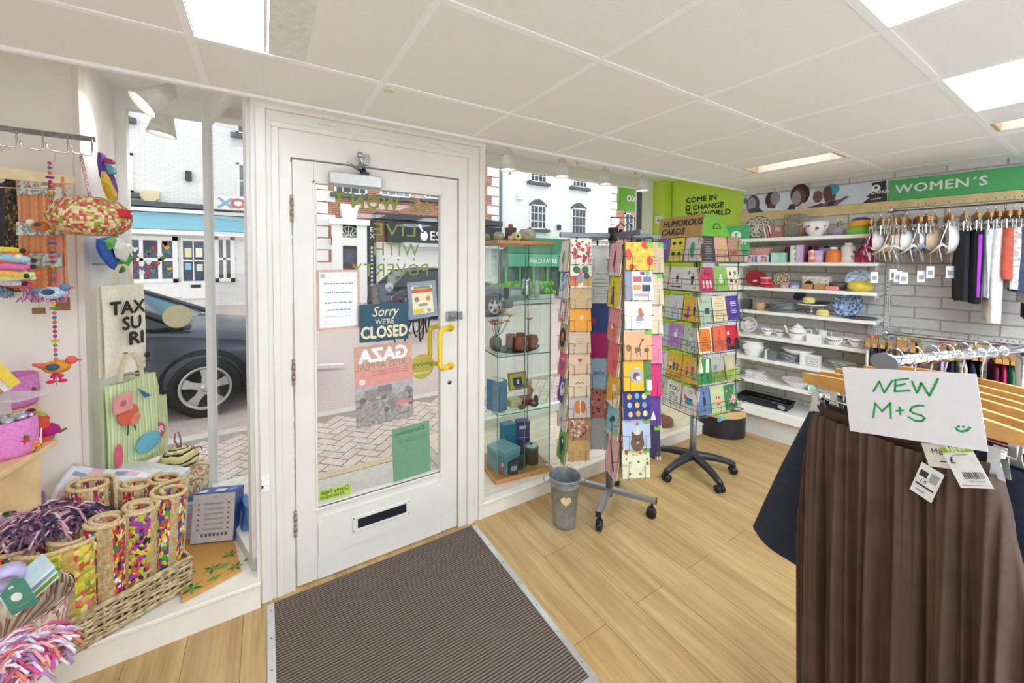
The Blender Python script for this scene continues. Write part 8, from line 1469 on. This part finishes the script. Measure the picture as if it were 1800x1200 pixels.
# ---- fringed throws
def fringe_heap(name, label, c, rx, ry, rz_, cols, n, seed, ln=.10):
    t = thing(name, label, 'throw', c); r_ = random.Random(seed); mb = MB(); mb.ell((0, 0, rz_*.35), (rx*.92, ry*.92, rz_*.6), confetti(cols, 55, (1, 1, 1)), 24, 12); mb.build('folded_cloth', t); mb = MB(); ms = [M(q, .9, var=.1) for q in cols]
    for k in range(n):
        a = r_.uniform(0, 2*PI); u = math.sqrt(r_.random()); x, y = rx*u*math.cos(a), ry*u*math.sin(a); z = rz_*.35+rz_*.6*math.sqrt(max(0, 1-u*u)); d = Vector((r_.uniform(-1, 1), r_.uniform(-1, .4), r_.uniform(-.5, .1))).normalized()*ln*r_.uniform(.5, 1)
        mb.tube([(x, y, z), Vector((x, y, z+.008))+d*.5, Vector((x, y, z-.012))+d], .0036, ms[k % len(ms)], 5)
    o = mb.build('fringe', t); return t
PUR = ['#6a3f5a', '#c98fa8', '#3a2f45', '#e0c3cf', '#8a5f7a', '#d6a3a0', '#544060']
fringe_heap('rag_throw', 'plum and pink rag throw heaped behind the left of the wicker basket', atdepth(78, 915, 1.50)-Vector((0, 0, .05)), .13, .10, .10, PUR, 460, 3)
PNK = ['#e8c9dc', '#c94f8a', '#f0e4ec', '#a87fb0', '#e6a3a0', '#d9d3e6', '#e07f6a']
fringe_heap('rag_throw', 'pale pink fringed throw in the bottom left corner of the picture', atdepth(18, 1165, 1.02)-Vector((0, 0, .05)), .09, .09, .10, PNK, 420, 5, .075)
def pedestal(label, c, w, zt, mat=WHITE):
    mb = MB(); mb.box(c.x-w, c.x+w, c.y-w, c.y+w, 0, zt, mat); one(mb, 'display_block', label, 'block')
p = atdepth(78, 915, 1.50); pedestal('white display block under the plum rag throw', p, .08, p.z-.06); p = atdepth(10, 1165, 1.02); pedestal('low white display block under the pale pink throw', p+Vector((-.03, -.0, 0)), .07, p.z-.05)
# ---- coiled basket of notebooks at the far left
nbk = atdepth(18, 1090, 1.18); coiled('striped coiled basket holding notebooks at the left picture edge', Vector((nbk.x-.02, nbk.y, nbk.z-.10)), [(.001, 0), (.10, 0), (.13, .03), (.145, .10), (.15, .14), (.142, .14), (.13, .06), (.001, .02)], coil(['#e6d3c0', '#d9a8a0', '#efe3d3', '#b58a7a', '#e2c9b0', '#8a6a5a'], 9, 60), 48)
pedestal('white display block under the striped coiled basket', Vector((nbk.x-.03, nbk.y, 0)), .085, nbk.z-.105)
for k, (c, lab) in enumerate((('#cfe6ea', 'pale aqua notebook, upper one in the left coiled basket'), ('#a9cfd8', 'aqua notebook under the pale one in the left coiled basket'), ('#9cc84a', 'lime green notebook standing behind the aqua ones'))):
    p = atdepth(48, 1018+5*k, 1.2+.02*k); t = thing('notebook', lab, 'notebook', p, .35); mb = MB(); mb.at((0, 0, 0), (.8, .1, .55), (-.2, .95, .1), (-.5, -.15, .82)); mb.box(-.06, .055, -.045, .05, -.004-.012*k, .004-.012*k, M(c, .5), .001); mb.build('cover', t); mb = MB(); mb.at((0, 0, 0), (.8, .1, .55), (-.2, .95, .1), (-.5, -.15, .82)); mb.box(-.058, .053, -.0465, .0485, -.0025-.012*k, .0025-.012*k, M('#f2f0ea', .7)); mb.build('pages', t)
p = atdepth(28, 1046, 1.12); t = thing('green_tag', 'dark green folded tag with a white oval hanging on the left basket', 'tag', p, -.25); mb = MB(); mb.at((0, 0, 0), (.9, 0, .35), (0, 1, 0), (-.35, 0, .93)); mb.prism([(-.030, -.05), (.034, -.05), (.034, .035), (.012, .05), (-.030, .02)], 0, .002, M('#4f8a74', .6)); mb.build('card', t); mb = MB(); mb.at((0, 0, 0), (.9, 0, .35), (0, 1, 0), (-.35, 0, .93)); mb.pdisc(0, -.005, .013, M('#ecebe4', .6), -.0006, 18); mb.prect(-.006, .006, .025, .03, M('#ecebe4', .6), -.0006); mb.prect(-.015, .018, -.035, -.032, M('#6fa58f', .6), -.0006); mb.build('print', t)
p = atdepth(8, 1015, 1.18); t = thing('lilac_ribbon_roll', 'roll of lilac ribbon at the left picture edge', 'ribbon', p, .3); mb = MB(); mb.at((0, 0, 0), (1, 0, 0), (0, .5, -.86), (0, .86, .5)); mb.lathe([(.028, -.018), (.04, -.018), (.041, .018), (.028, .018), (.028, -.018)], M('#c4b5dd', .35, var=.1), n=28); mb.build('roll', t)
# ---- wooden shelf with felt baskets and toys
SA_ = ony(103, 771, 2.30); SB_ = onz(0, 832, SA_.z); zs = SA_.z; PINEL = M('#e6c492', .5, var=.08, scale=14)
sd_ = (SA_-SB_).normalized(); sn_ = Vector((-sd_.y, sd_.x, 0)); sh_ = thing('wooden_shelf', 'pale pine display shelf at the left with pink felt baskets on it', 'shelf', (SB_.x, SB_.y, 0), math.atan2(sd_.y, sd_.x)); ll = (SA_-SB_).length
mb = MB(); mb.box(-.45, ll, 0, .26, zs-.02, zs, PINEL, .002); mb.build('top_board', sh_); mb = MB(); mb.box(ll-.10, ll-.08, .012, .26, zs-.34, zs-.02, PINEL); mb.build('end_panel', sh_); mb = MB(); mb.box(-.45, ll-.10, .0, .26, zs-.36, zs-.34, PINEL); mb.build('lower_board', sh_)
def onshelf(px, d_): # a spot on the shelf at this picture column, d_ behind the front edge
    o = Vector((SB_.x, SB_.y, 0))+sn_*d_; d = onpl(px, 800, o, o+sd_); return Vector((d.x, d.y, zs))
FELT = M('#df86c6', .95, var=.1, scale=120, bump=.4); FELT2 = M('#cf6fb8', .95, var=.08)
def strawberry(mb, r, z, ang, s_=.016):
    for c, col, ss in ((0, '#c9283a', s_),): surf_spots(mb, r, z, [(ang, 0, ss)], M('#cf3040', .8), .003); surf_spots(mb, r+.001, z+ss*.7, [(ang, 0, ss*.6)], M('#3a6a3a', .8), .003)
def felt(label, loc, R_, h, inside, rz=0, tilt=0):
    t = thing('felt_basket', label, 'basket', loc, rz); mb = MB(); mb.lathe([(.001, 0), (R_*.88, 0), (R_*.98, .02), (R_, h*.5), (R_*.97, h), (R_*.93, h+.004), (R_*.88, h-.006), (R_*.9, h*.5), (.001, h*.45)], FELT, n=36); mb.build('felt_body', t)
    for a in (-.05, 1.0, -1.1, 2.0): mb = MB(); strawberry(mb, R_*.995, h*.45, a, .017); mb.build('strawberry_patch', t)
    return t
fp = onshelf(17, .075); felt('pink felt basket with strawberries at the front of the pine shelf', fp, .072, .132, None, -.1)
fq = onshelf(22, .19); t = felt('pink felt basket with strawberries raised behind the front one', fq+Vector((0, 0, .125)), .078, .125, None, .2); mb = MB(); mb.box(fq.x-.06, fq.x+.06, fq.y-.05, fq.y+.05, zs, zs+.124, PINEL); one(mb, 'wooden_block', 'pine block under the rear pink felt basket', 'block')
r_ = random.Random(9)
for k in range(5): 
    a = 2*PI*k/5; mb = MB(); mb.ell((0, 0, .012), (.02, .017, .014), M('#cfcfd4', .25, .5, var=.2, scale=120), 10, 7); mb.tube([(.02, 0, .012), (.03, .004, .016)], [.006, .010], M('#d6d6da', .25, .4), 6); one(mb, 'wrapped_sweet', 'silver wrapped sweet heaped in the front pink felt basket', 'sweet', fp+Vector((.03*math.cos(a), .03*math.sin(a), .122)), a, 'silver sweets in the felt basket')
bk_ = onshelf(8, .15)
for k, (c, w, lab) in enumerate((('#e2c53f', .028, 'yellow dotted gift book leaning above the rear felt basket'), ('#e9e6ea', .022, 'white edged book leaning beside the yellow dotted one'), ('#b98a6a', .016, 'tan book leaning at the left picture edge'))):
    p = atdepth(27-13*k, 648+8*k, 1.42); t = booktree('gift_book', lab, p-Vector((0, 0, .06)), .55, w, .09, .13, c, lean=-.5)
mb = MB(); p = atdepth(12, 676, 1.42); mb.rz((0, 0, 0), -.5); mb.box(-.12, .05, -.01, .10, -.006, 0, sheer('#e6ecec', .4)); mb.box(-.12, -.10, .08, .10, zs-p.z, -.006, sheer('#e6ecec', .4)); one(mb, 'acrylic_stand', 'clear acrylic stand holding the leaning gift books', 'stand', p-Vector((0, 0, .055)))
p = onshelf(70, .062); mb = MB(); mb.rz((0, 0, 0), .5); mb.box(-.022, .022, -.04, .04, 0, .10, M('#d5482a', .6, var=.06), .003); one(mb, 'red_gift_box', 'orange red upright box behind the felt toys on the pine shelf', 'box', p)
p = onshelf(58, .03); t = thing('cat_card', 'white card with a simple cat face before the red box', 'card', p, .25); mb = MB(); mb.rz((0, 0, 0), 0, .15); mb.prism([(-.022, 0), (.022, 0), (.024, .075), (.014, .066), (-.012, .066), (-.022, .075)], 0, .003, M('#efeeea', .7)); mb.build('sheet', t); mb = MB(); mb.rz((0, 0, 0), 0, .15); [mb.pdisc(x, .05, .0022, DKGREY, -.0005) for x in (-.008, .008)]; mb.pdisc(0, .042, .0018, DKGREY, -.0005); mb.build('face', t)
p = onshelf(59, .012); mb = MB(); mb.ell((0, 0, .016), (.024, .02, .016), confetti(['#d97a2c', '#e08f3f', '#b55a24', '#6a5a78', '#e6a04f'], 120)); mb.ell((.005, -.005, .034), (.014, .012, .010), M('#e08a35', .8, var=.2, scale=200)); one(mb, 'crochet_ornament', 'little orange crochet ornament at the shelf edge', 'ornament', p)
p = onshelf(86, .034); t = thing('felt_mushroom', 'magenta felt mushroom lying on the pine shelf', 'ornament', p, .4); mb = MB(); mb.lathe([(.001, .02), (.028, .022), (.034, .032), (.03, .048), (.016, .062), (.001, .065)], M('#a8156f', .9, var=.08), n=24); mb.build('cap', t); mb = MB(); mb.lathe([(.001, 0), (.016, 0), (.018, .01), (.014, .024), (.001, .025)], M('#9a7a5f', .9), n=18); mb.build('stalk', t); mb = MB(); mb.tube([(.028, 0, .02), (.05, .004, .028)], [.006, .004], M('#7d6a4a', .9), 6); mb.build('leaf', t)
p = onshelf(74, .05)+Vector((0, 0, .10)); mb = MB(); mb.tube([(-.02, 0, .022), (-.005, 0, .012), (.02, 0, -.02)], [.008, .011, .008], M('#b5b52c', .85, var=.08), 8); mb.ell((-.026, 0, .026), (.014, .012, .010), M('#5a3a2a', .9)); one(mb, 'felt_banana', 'yellow green felt stalk with a brown tip resting on the red box', 'ornament', p)
for k in range(7):   # paper packets stuffed in the shelf below
    p = Vector((SB_.x, SB_.y, 0))+sd_*(.02+.045*k)+sn_*.06; mb = MB(); mb.rz((0, 0, 0), math.atan2(sd_.y, sd_.x), .1+.05*(k % 3)); mb.prism([(-.03, 0), (.03, 0), (.034, .12+.012*(k % 3)), (0, .10), (-.032, .13)], 0, .02, M(['#8a6f9a', '#8fa35f', '#d6c3a0', '#b58fb5', '#6f8a4a', '#e0d0dc', '#9a7fa8'][k], .7, var=.2, scale=60)); one(mb, 'paper_packet', ['mauve', 'leaf green', 'sand', 'lilac', 'moss green', 'pale pink', 'violet'][k]+' folded paper packet stored under the pine shelf', 'packet', (p.x, p.y, zs-.34))
# ---- hook rail and what hangs from it
RY = 2.26; ra_, rb_ = ony(-60, 217, RY), ony(166, 247.5, RY); rr_ = thing('hook_rail', 'flat steel rail with wire hooks at the top left', 'rail', (0, 0, 0)); mb = MB(); mb.box(ra_.x-.2, rb_.x, RY, RY+.012, rb_.z-.003, rb_.z+.016, M('#8a8784', .35, .6, var=.2, scale=60)); mb.build('bar', rr_); mb = MB(); mb.box(ra_.x-.1, ra_.x-.08, RY, 2.55, rb_.z-.002, rb_.z+.014, STEEL); mb.build('wall_arm', rr_)
def jhook(px):
    a = ony(px, 240, RY-.004); z = rb_.z; mb = MB(); mb.tube([(a.x, RY-.002, z+.01), (a.x, RY-.004, z-.055), (a.x-.006, RY-.006, z-.062), (a.x-.045, RY-.02, z-.06), (a.x-.052, RY-.022, z-.052), (a.x-.053, RY-.022, z-.036)], .003, CHROME, 7); mb.build('hook', rr_); return Vector((a.x-.03, RY-.014, z-.062))
H1, H2, H3, H4 = jhook(29), jhook(75), jhook(119), jhook(161)
hg = hanger('pale wooden hanger carrying the patterned scarves', Vector((H1.x-.04, RY+.05, H1.z+.0)), -.1, .42, True, M('#e6cfa8', .5, var=.05), drop=.07)
SC1 = stripes(['#d98a5a', '#dda36c', '#c9764a', '#c98f88', '#e0a070', '#b9826f', '#d9965f'], 5, 0, True, .9, .25, 30)
def scarf(label, px0, px1, py0, py1, k, mat, frn, seed, name='patterned_scarf'):
    a, b = atdepth(px0, py0, k), atdepth(px1, py0, k*.985); z1 = zat((px0+px1)/2, py1, (a.x+b.x)/2, (a.y+b.y)/2); w = (b-a).length; h = a.z-z1; t = thing(name, label, 'scarf', a, math.atan2(b.y-a.y, b.x-a.x))
    mb = MB(); mb.grid(lambda u, v: (u*w*(1-.02*v), .008*math.sin(u*26+seed)*(.4+v), -h*v-.01*math.sin(u*3)), 40, 20, mat); o = mb.build('cloth', t); md = o.modifiers.new('thickness', 'SOLIDIFY'); md.thickness = .006
    if frn:
        mb = MB(); r_ = random.Random(seed); ms = [M(c, .9, var=.05) for c in frn]
        for q in range(46): x = w*q/45; mb.tube([(x, .006*math.sin(q), -h), (x+r_.uniform(-.006, .006), r_.uniform(-.01, .01), -h-.02), (x+r_.uniform(-.012, .012), r_.uniform(-.012, .012), -h-.045-r_.uniform(0, .012))], .0026, ms[q % len(ms)], 4)
        mb.build('fringe', t)
    return t, w, h
t, w, h = scarf('orange, grey and pink block printed scarf with a pink fringe, at the far left', 30, 112, 312, 508, 1.585, SC1, ['#d86fb0', '#e8a9cf', '#8f6fb5', '#c25a9a', '#dcd0e6'], 2)
PAT = confetti(['#cfdcd8', '#8fb0b0', '#e6dfcf', '#b58f8a', '#7d95a0', '#d9cdb5'], 110, (1, 1, 1), False, .9, 0)
for z0, z1, x0, x1 in ((.03, .16, .12, .75), (.40, .52, .0, 1.0), (.68, .80, .0, 1.0)): mb = MB(); mb.grid(lambda u, v: ((x0+(x1-x0)*u)*w, .008*math.sin((x0+(x1-x0)*u)*26+2)*(.4+z0+(z1-z0)*v)-.014, -h*(z0+(z1-z0)*v)), 24, 4, PAT); mb.build('printed_band', t)
scarf('black and gold figured scarf behind the orange one', 14, 33, 306, 508, 1.62, confetti(['#2a2320', '#5a4a2a', '#1f1a1a', '#8a7a35', '#3a2a2a'], 90), None, 4); scarf('dark plum scarf at the left picture edge', -24, 14, 320, 500, 1.65, M('#453d4a', .9, var=.15, scale=60), ['#6f8fb0', '#8fa8c4', '#a8b5c9'], 6)
for px, py, w_, h_, lab in ((112, 490, .026, .05, 'upper brown paper tag right of the scarf'), (68, 546, .045, .026, 'brown paper tag below the scarf fringe'), (110, 534, .05, .055, 'wide brown tag behind the blue felt bird')):
    p = atdepth(px, py, 1.66); mb = MB(); mb.box(-w_/2, w_/2, 0, .0012, -h_/2, h_/2, M('#8d6a45', .8, var=.08)); mb.tube([(0, .0005, h_/2), (.004, .0, h_/2+.05)], .0008, JUTE, 4); one(mb, 'swing_tag', lab, 'tag', p, -.3)
# bead garland with felt birds
BC = ['#d8447a', '#7a3f9a', '#e0a52c', '#2f6f8a', '#c92a50', '#5a8a3a', '#e0652f', '#8a2f8a']
gar = thing('bead_garland', 'hanging string of beads with three stuffed felt birds, left of the panel edge', 'garland', H3); kz = H3.z; zA = atdepth(103, 690, 1.5); mb = MB(); mb.tube([(0, 0, 0), (-.012, -.02, -.15), (-.012, -.02, zA.z-kz+.02)], .0013, JUTE, 4); mb.build('cord', gar)
mb = MB(); r_ = random.Random(8)
for k in range(46):
    z = -.05-k*(kz-zA.z-.10)/46; big_ = k % 7 == 3; mb.ell((-.012, -.02, z), (.013 if big_ else .0065, .013 if big_ else .0065, .006 if big_ else .007), M(BC[(k*3) % 8], .6), 8, 5)
mb.build('beads', gar)
def felt_bird(cx_, cz_, s_, c, c2, d=1, legs=False):
    mb = MB(); mb.ell((cx_, -.02, cz_), (.036*s_, .02*s_, .024*s_), M(c, .85, var=.2, scale=90), 14, 10); mb.ell((cx_+d*.036*s_, -.02, cz_+.02*s_), (.016*s_, .014*s_, .015*s_), M(c2, .85, var=.1), 10, 8); mb.tube([(cx_+d*.05*s_, -.02, cz_+.02*s_), (cx_+d*.062*s_, -.02, cz_+.016*s_)], [.005*s_, .001], M('#d9582f', .7), 6)
    mb.tube([(cx_-d*.03*s_, -.02, cz_+.006*s_), (cx_-d*.058*s_, -.02, cz_+.016*s_)], [.012*s_, .004], M(c2, .85), 6); mb.ell((cx_-.004, -.04*s_, cz_+.004*s_), (.018*s_, .006, .012*s_), M('#3f4f6a', .85), 10, 6)
    if legs:
        for x in (-.012, .012): mb.tube([(cx_+x*.3, -.02, cz_-.02), (cx_+x*.7, -.02, cz_-.05)], .003, M('#c92a50', .7), 5); mb.ell((cx_+x*1.3, -.024, cz_-.056), (.014, .010, .007), M('#d81f5f', .8), 8, 5); mb.ell((cx_+x*.8, -.022, cz_-.036), (.010, .008, .008), M('#d81f5f', .8), 8, 5)
    mb.build('felt_bird', gar)
for (px, py, s_, c, c2, d, lg_) in ((90, 398, .75, '#d9773f', '#efe8e0', -1, False), (100, 515, 1.0, '#bcd3e6', '#5f86b5', 1, False), (103, 648, 1.1, '#dc8f2c', '#e0644f', 1, True)):
    q = atdepth(px, py, 1.5)-H3; felt_bird(-.012+(px-102)*.0022, q.z, s_, c, c2, d, lg_)
# woven bag on the last hook
bg_ = atdepth(160, 380, 1.52); t = coiled('oval woven handbag in red, green and straw hanging by a cord', Vector((bg_.x, bg_.y, bg_.z-.075)), [(.001, 0), (.07, .002), (.105, .03), (.118, .065), (.11, .10), (.08, .135), (.04, .148), (.001, .15)], coil(['#d9c08a', '#c23a45', '#8a9a3a', '#e3d0a0', '#c9566a', '#b5a555', '#a8703f', '#d6c79a'], 16, 46), 48, [('cord', lambda mb: mb.tube([(-.0, 0, .14), (H4.x-bg_.x, H4.y-bg_.y, H4.z-bg_.z+.075)], .005, confetti(['#d6a3a8', '#efe0d6', '#b5808a'], 200), 7)), ('red_rosette', lambda mb: mb.lathe([(.001, .02), (.024, .0), (.03, .012), (.022, .02), (.03, .03), (.001, .036)], M('#c92436', .85, var=.1), (.098, -.045, .07), 20))], name='woven_handbag')
# little knitted finger toys at the left edge
r_ = random.Random(21)
for k in range(14):
    px, py = 2+r_.random()*34, 440+k*4.6; c = ['#e2d64f', '#efe8dc', '#e88a3f', '#9fc4d6', '#e05f45', '#f0d9a0', '#d86fa8', '#8fa8b5', '#f2efe6', '#e6b04f', '#c9dd9a', '#e8a07a', '#ddd6e6', '#d64f7a'][k]
    p = atdepth(px, py, 1.38+.1*r_.random()); t = thing('finger_puppet', ['lemon', 'cream', 'orange', 'sky blue', 'tomato', 'butter', 'pink', 'slate', 'ivory', 'honey', 'pale green', 'peach', 'lavender', 'raspberry'][k]+' knitted finger puppet in the bunch left of the scarves', 'toy', p, r_.uniform(-.5, .5), 'knitted finger puppets'); mb = MB(); d = Vector((.045, -.02, r_.uniform(-.012, .012))); mb.tube([-d, -d*.3, d*.5, d], [.012, .0145, .0135, .006], M(c, .9, var=.12, scale=150), 10); mb.build('knitted_body', t); mb = MB(); mb.ell(d*1.05, .009, M(['#3a2f2a', '#d9582f', '#efe6d0'][k % 3], .85), 8, 6); mb.build('nose', t)
p = atdepth(4, 478, 1.5); mb = MB(); mb.tube([(-.12, 0, .0), (.06, 0, -.045)], .004, CHROME, 6); mb.tube([(-.12, .0, 0), (-.12, 2.40-p.y, 0)], .004, CHROME, 6); one(mb, 'display_prong', 'thin steel prong carrying the finger puppets', 'prong', p)
# ---- bags hanging on the window reveal (they face across the window)
CANV = M('#efe7d2', .9, var=.05, scale=90)
def wallbag(name, label, y0, y1, z0, z1, mat, x=-.63, art=None, strap=None, sag=.02, nm='front_panel', cat='bag'):
    t = thing(name, label, cat, (x, (y0+y1)/2, z0)); w, h = y1-y0, z1-z0; a = PI/2-.55
    mb = MB(); mb.rz((0, 0, 0), a); mb.grid(lambda u, v: ((u-.5)*w*(1+.03*v), -.006*math.sin(PI*u)*3-.012*math.sin(7*u+2*v)-.012, h*(1-v)), 20, 12, mat); mb.grid(lambda u, v: ((.5-u)*w*(1+.03*v), .006, h*(1-v)), 4, 4, mat); mb.build(nm, t)
    if art: mb = MB(); mb.rz((0, 0, 0), a); art(mb, w, h); mb.build('print', t)
    if strap:
        for o in (-.0, .0): mb = MB(); mb.rz((0, 0, 0), a); mb.grid(lambda u, v: ((-.22 if u < .5 else -.22)*w*0+w*(-.22+.44*u)*(1-.0)*1.0+.012*(2*v-1), -.012+.01*o-.004, h+strap*math.sin(PI*u)**.55), 16, 1, M(['#d9cba8', '#e0d6bd'][0], .9)); mb.build('handle', t); break
    mb = MB(); mb.cyl((-.10, 0, h+(strap or .03)), (.0, 0, h+(strap or .03)), .004, STEEL, n=8); mb.build('peg_loop', t); return t
def zr(px, py, y): return zat(px, py, -.62, y)
INKB = M('#26231f', .7)
def a_tote(mb, w, h):
    for s_, z in (('TAX', .68), ('SU', .50), ('RI', .32)): mb.text(s_, {'T': -.47, 'S': -.2, 'R': -.06}[s_[0]]*w, z*h, .06, INKB, -.046, bold=.05, sx={'T': 1.02, 'S': 1, 'R': 1.15}[s_[0]])
    mb.pdisc(.42*w, .16*h, .016, INKB, -.046, 16); mb.text('OXF', .30*w, .07*h, .014, INKB, -.046)
wallbag('tote_bag', 'cream canvas tote bag lettered in black capitals on the window side wall', 2.54, 2.745, zr(200, 655, 2.66), zr(200, 500, 2.66), CANV, x=-.60, art=a_tote, strap=.10)
STR = stripes(['#cfd9a8', '#b5c88a', '#dde3c0', '#c3d39a'], 9, 0); TEAL = M('#6fb5c9', .8)
def a_flam(mb, w, h):
    mb.ell((-.2*w, -.045, .62*h), (.055, .003, .05), M('#e0694f', .8), 12, 8); mb.ell((-.08*w, -.045, .55*h), (.03, .003, .035), M('#e58a6a', .8), 10, 7); mb.pline([(-.2*w, .52*h), (-.22*w, .38*h)], .008, M('#3f5a3a', .8), -.044); mb.pline([(-.1*w, .5*h), (-.06*w, .4*h)], .008, M('#3f5a3a', .8), -.044); mb.ell((.2*w, -.045, .18*h), (.07, .003, .05), TEAL, 12, 8); mb.pr([(-.02*w, .9*h), (.3*w, .74*h), (.14*w, .74*h)], M('#3f6f9a', .8), -.044); mb.ell((-.4*w, -.045, .18*h), (.02, .003, .06), M('#d9607a', .8), 10, 8)
t = wallbag('shopping_bag', 'green striped cotton bag printed with flowers, below the tote bag', 2.50, 2.755, zr(190, 815, 2.66), zr(190, 668, 2.66), STR, x=-.575, art=a_flam, strap=.13); mb = MB(); mb.rz((0, 0, 0), PI/2-.55); mb.box(-.135, -.045, -.06, -.058, zr(190, 730, 2.5)-zr(190, 815, 2.66), zr(190, 698, 2.5)-zr(190, 815, 2.66), M('#ea9a98', .6)); mb.pdisc(-.09, zr(190, 714, 2.5)-zr(190, 815, 2.66), .016, M('#c96a70', .6), -.061); mb.build('pink_tag', t)
def a_ter(mb, w, h): mb.ell((-.05*w, -.045, .45*h), (.062, .003, .05), M('#d9607a', .8), 16, 10); mb.text('TER', -.05*w, .42*h, .035, M('#f2e6e0', .7), -.050, 'CENTER', .03)
wallbag('shopping_bag', 'green striped cotton bag with a pink oval, right of the flowered bag', 2.78, 2.96, zr(250, 808, 2.85), zr(245, 705, 2.85), STR, x=-.55, art=a_ter, strap=.15)
def clothshape(name, label, cat, polys, y0, x=-.62):
    """flat stuffed or sewn shapes hanging against the reveal: polys = [(colour, [(px, py)...], lift)]"""
    base = onx(polys[0][2][0][0], polys[0][2][0][1], x); t = thing(name, label, cat, base)
    for nm, c, pts, lift in polys:
        pp = [onx(a, b, x)-base for a, b in pts]; n = len(pp); mb = MB(); cc = sum((Vector((p.y, p.z, 0)) for p in pp), Vector())/n
        fr_ = [(lift+.004, p.y, p.z) for p in pp]; bkk = [(lift-.008, p.y, p.z) for p in pp]; mid = [(lift+.014, cc.x+(p.y-cc.x)*.6, cc.y+(p.z-cc.y)*.6) for p in pp]
        mb.add(fr_+bkk+mid, [(j, (j+1) % n, 2*n+(j+1) % n, 2*n+j) for j in range(n)]+[tuple(range(2*n, 3*n))]+[(j, n+j, n+(j+1) % n, (j+1) % n) for j in range(n)]+[tuple(range(2*n-1, n-1, -1))], M(c, .85, var=.08, scale=60)); mb.build(nm, t)
    return t
clothshape('fish_pocket', 'purple, yellow and teal felt fish hanging at the top of the window side', 'ornament', [('body', '#6a3f9a', [(176, 268), (183, 272), (190, 290), (199, 312), (206, 338), (204, 352), (195, 352), (186, 330), (178, 306), (175, 285)], .0), ('fin', '#e0b53a', [(176, 300), (182, 316), (190, 330), (198, 345), (196, 356), (188, 352), (180, 336), (175, 318)], .012), ('head', '#6fb5c4', [(178, 285), (188, 292), (192, 306), (182, 304)], .018), ('stripe', '#b5436a', [(176, 276), (186, 280), (188, 288), (177, 286)], .02)], 2.5)
clothshape('dove_pocket', 'blue and green felt pouch with a white dove below the woven handbag', 'pouch', [('pouch', '#2f5fc0', [(173, 420), (205, 414), (216, 430), (229, 452), (213, 480), (196, 470), (180, 452), (173, 436)], .0), ('green_panel', '#4fa84a', [(198, 462), (218, 440), (228, 452), (212, 478)], .012), ('top_panel', '#5fae55', [(176, 424), (194, 416), (198, 430), (184, 440)], .012), ('dove', '#f0efe8', [(187, 436), (193, 417), (202, 431), (213, 428), (222, 438), (210, 446), (205, 460), (192, 452)], .03)], 2.5)
# ---- spotlights of the left window
for (px, py, k, ti, az, lab) in ((303, 145, 2.02, .8, 3.5, 'tilted white spotlight over the left window, front one'), (290, 178, 2.3, .12, 3.2, 'white spotlight over the left window, rear one'), ):
    p = atdepth(px, py, k); spot(p, lab, ti, az, 1.4)
    mb = MB(); mb.cyl((0, 0, 0), (0, 0, 2.5-p.z), .008, SPW); one(mb, 'spot_stem', 'white stem of the '+lab.split(' over')[0]+' at '+lab.split(', ')[1], 'stem', p)
p = ony(322, 155, 2.35); mb = MB(); mb.cyl((0, 0, 0), (0, 0, .05), .055, SPW, n=26); mb.cyl((0, 0, -.002), (0, 0, 0), .047, LAMP, n=26); one(mb, 'round_downlight', 'round white downlight in the left window ceiling', 'light', (p.x, p.y, 2.45))
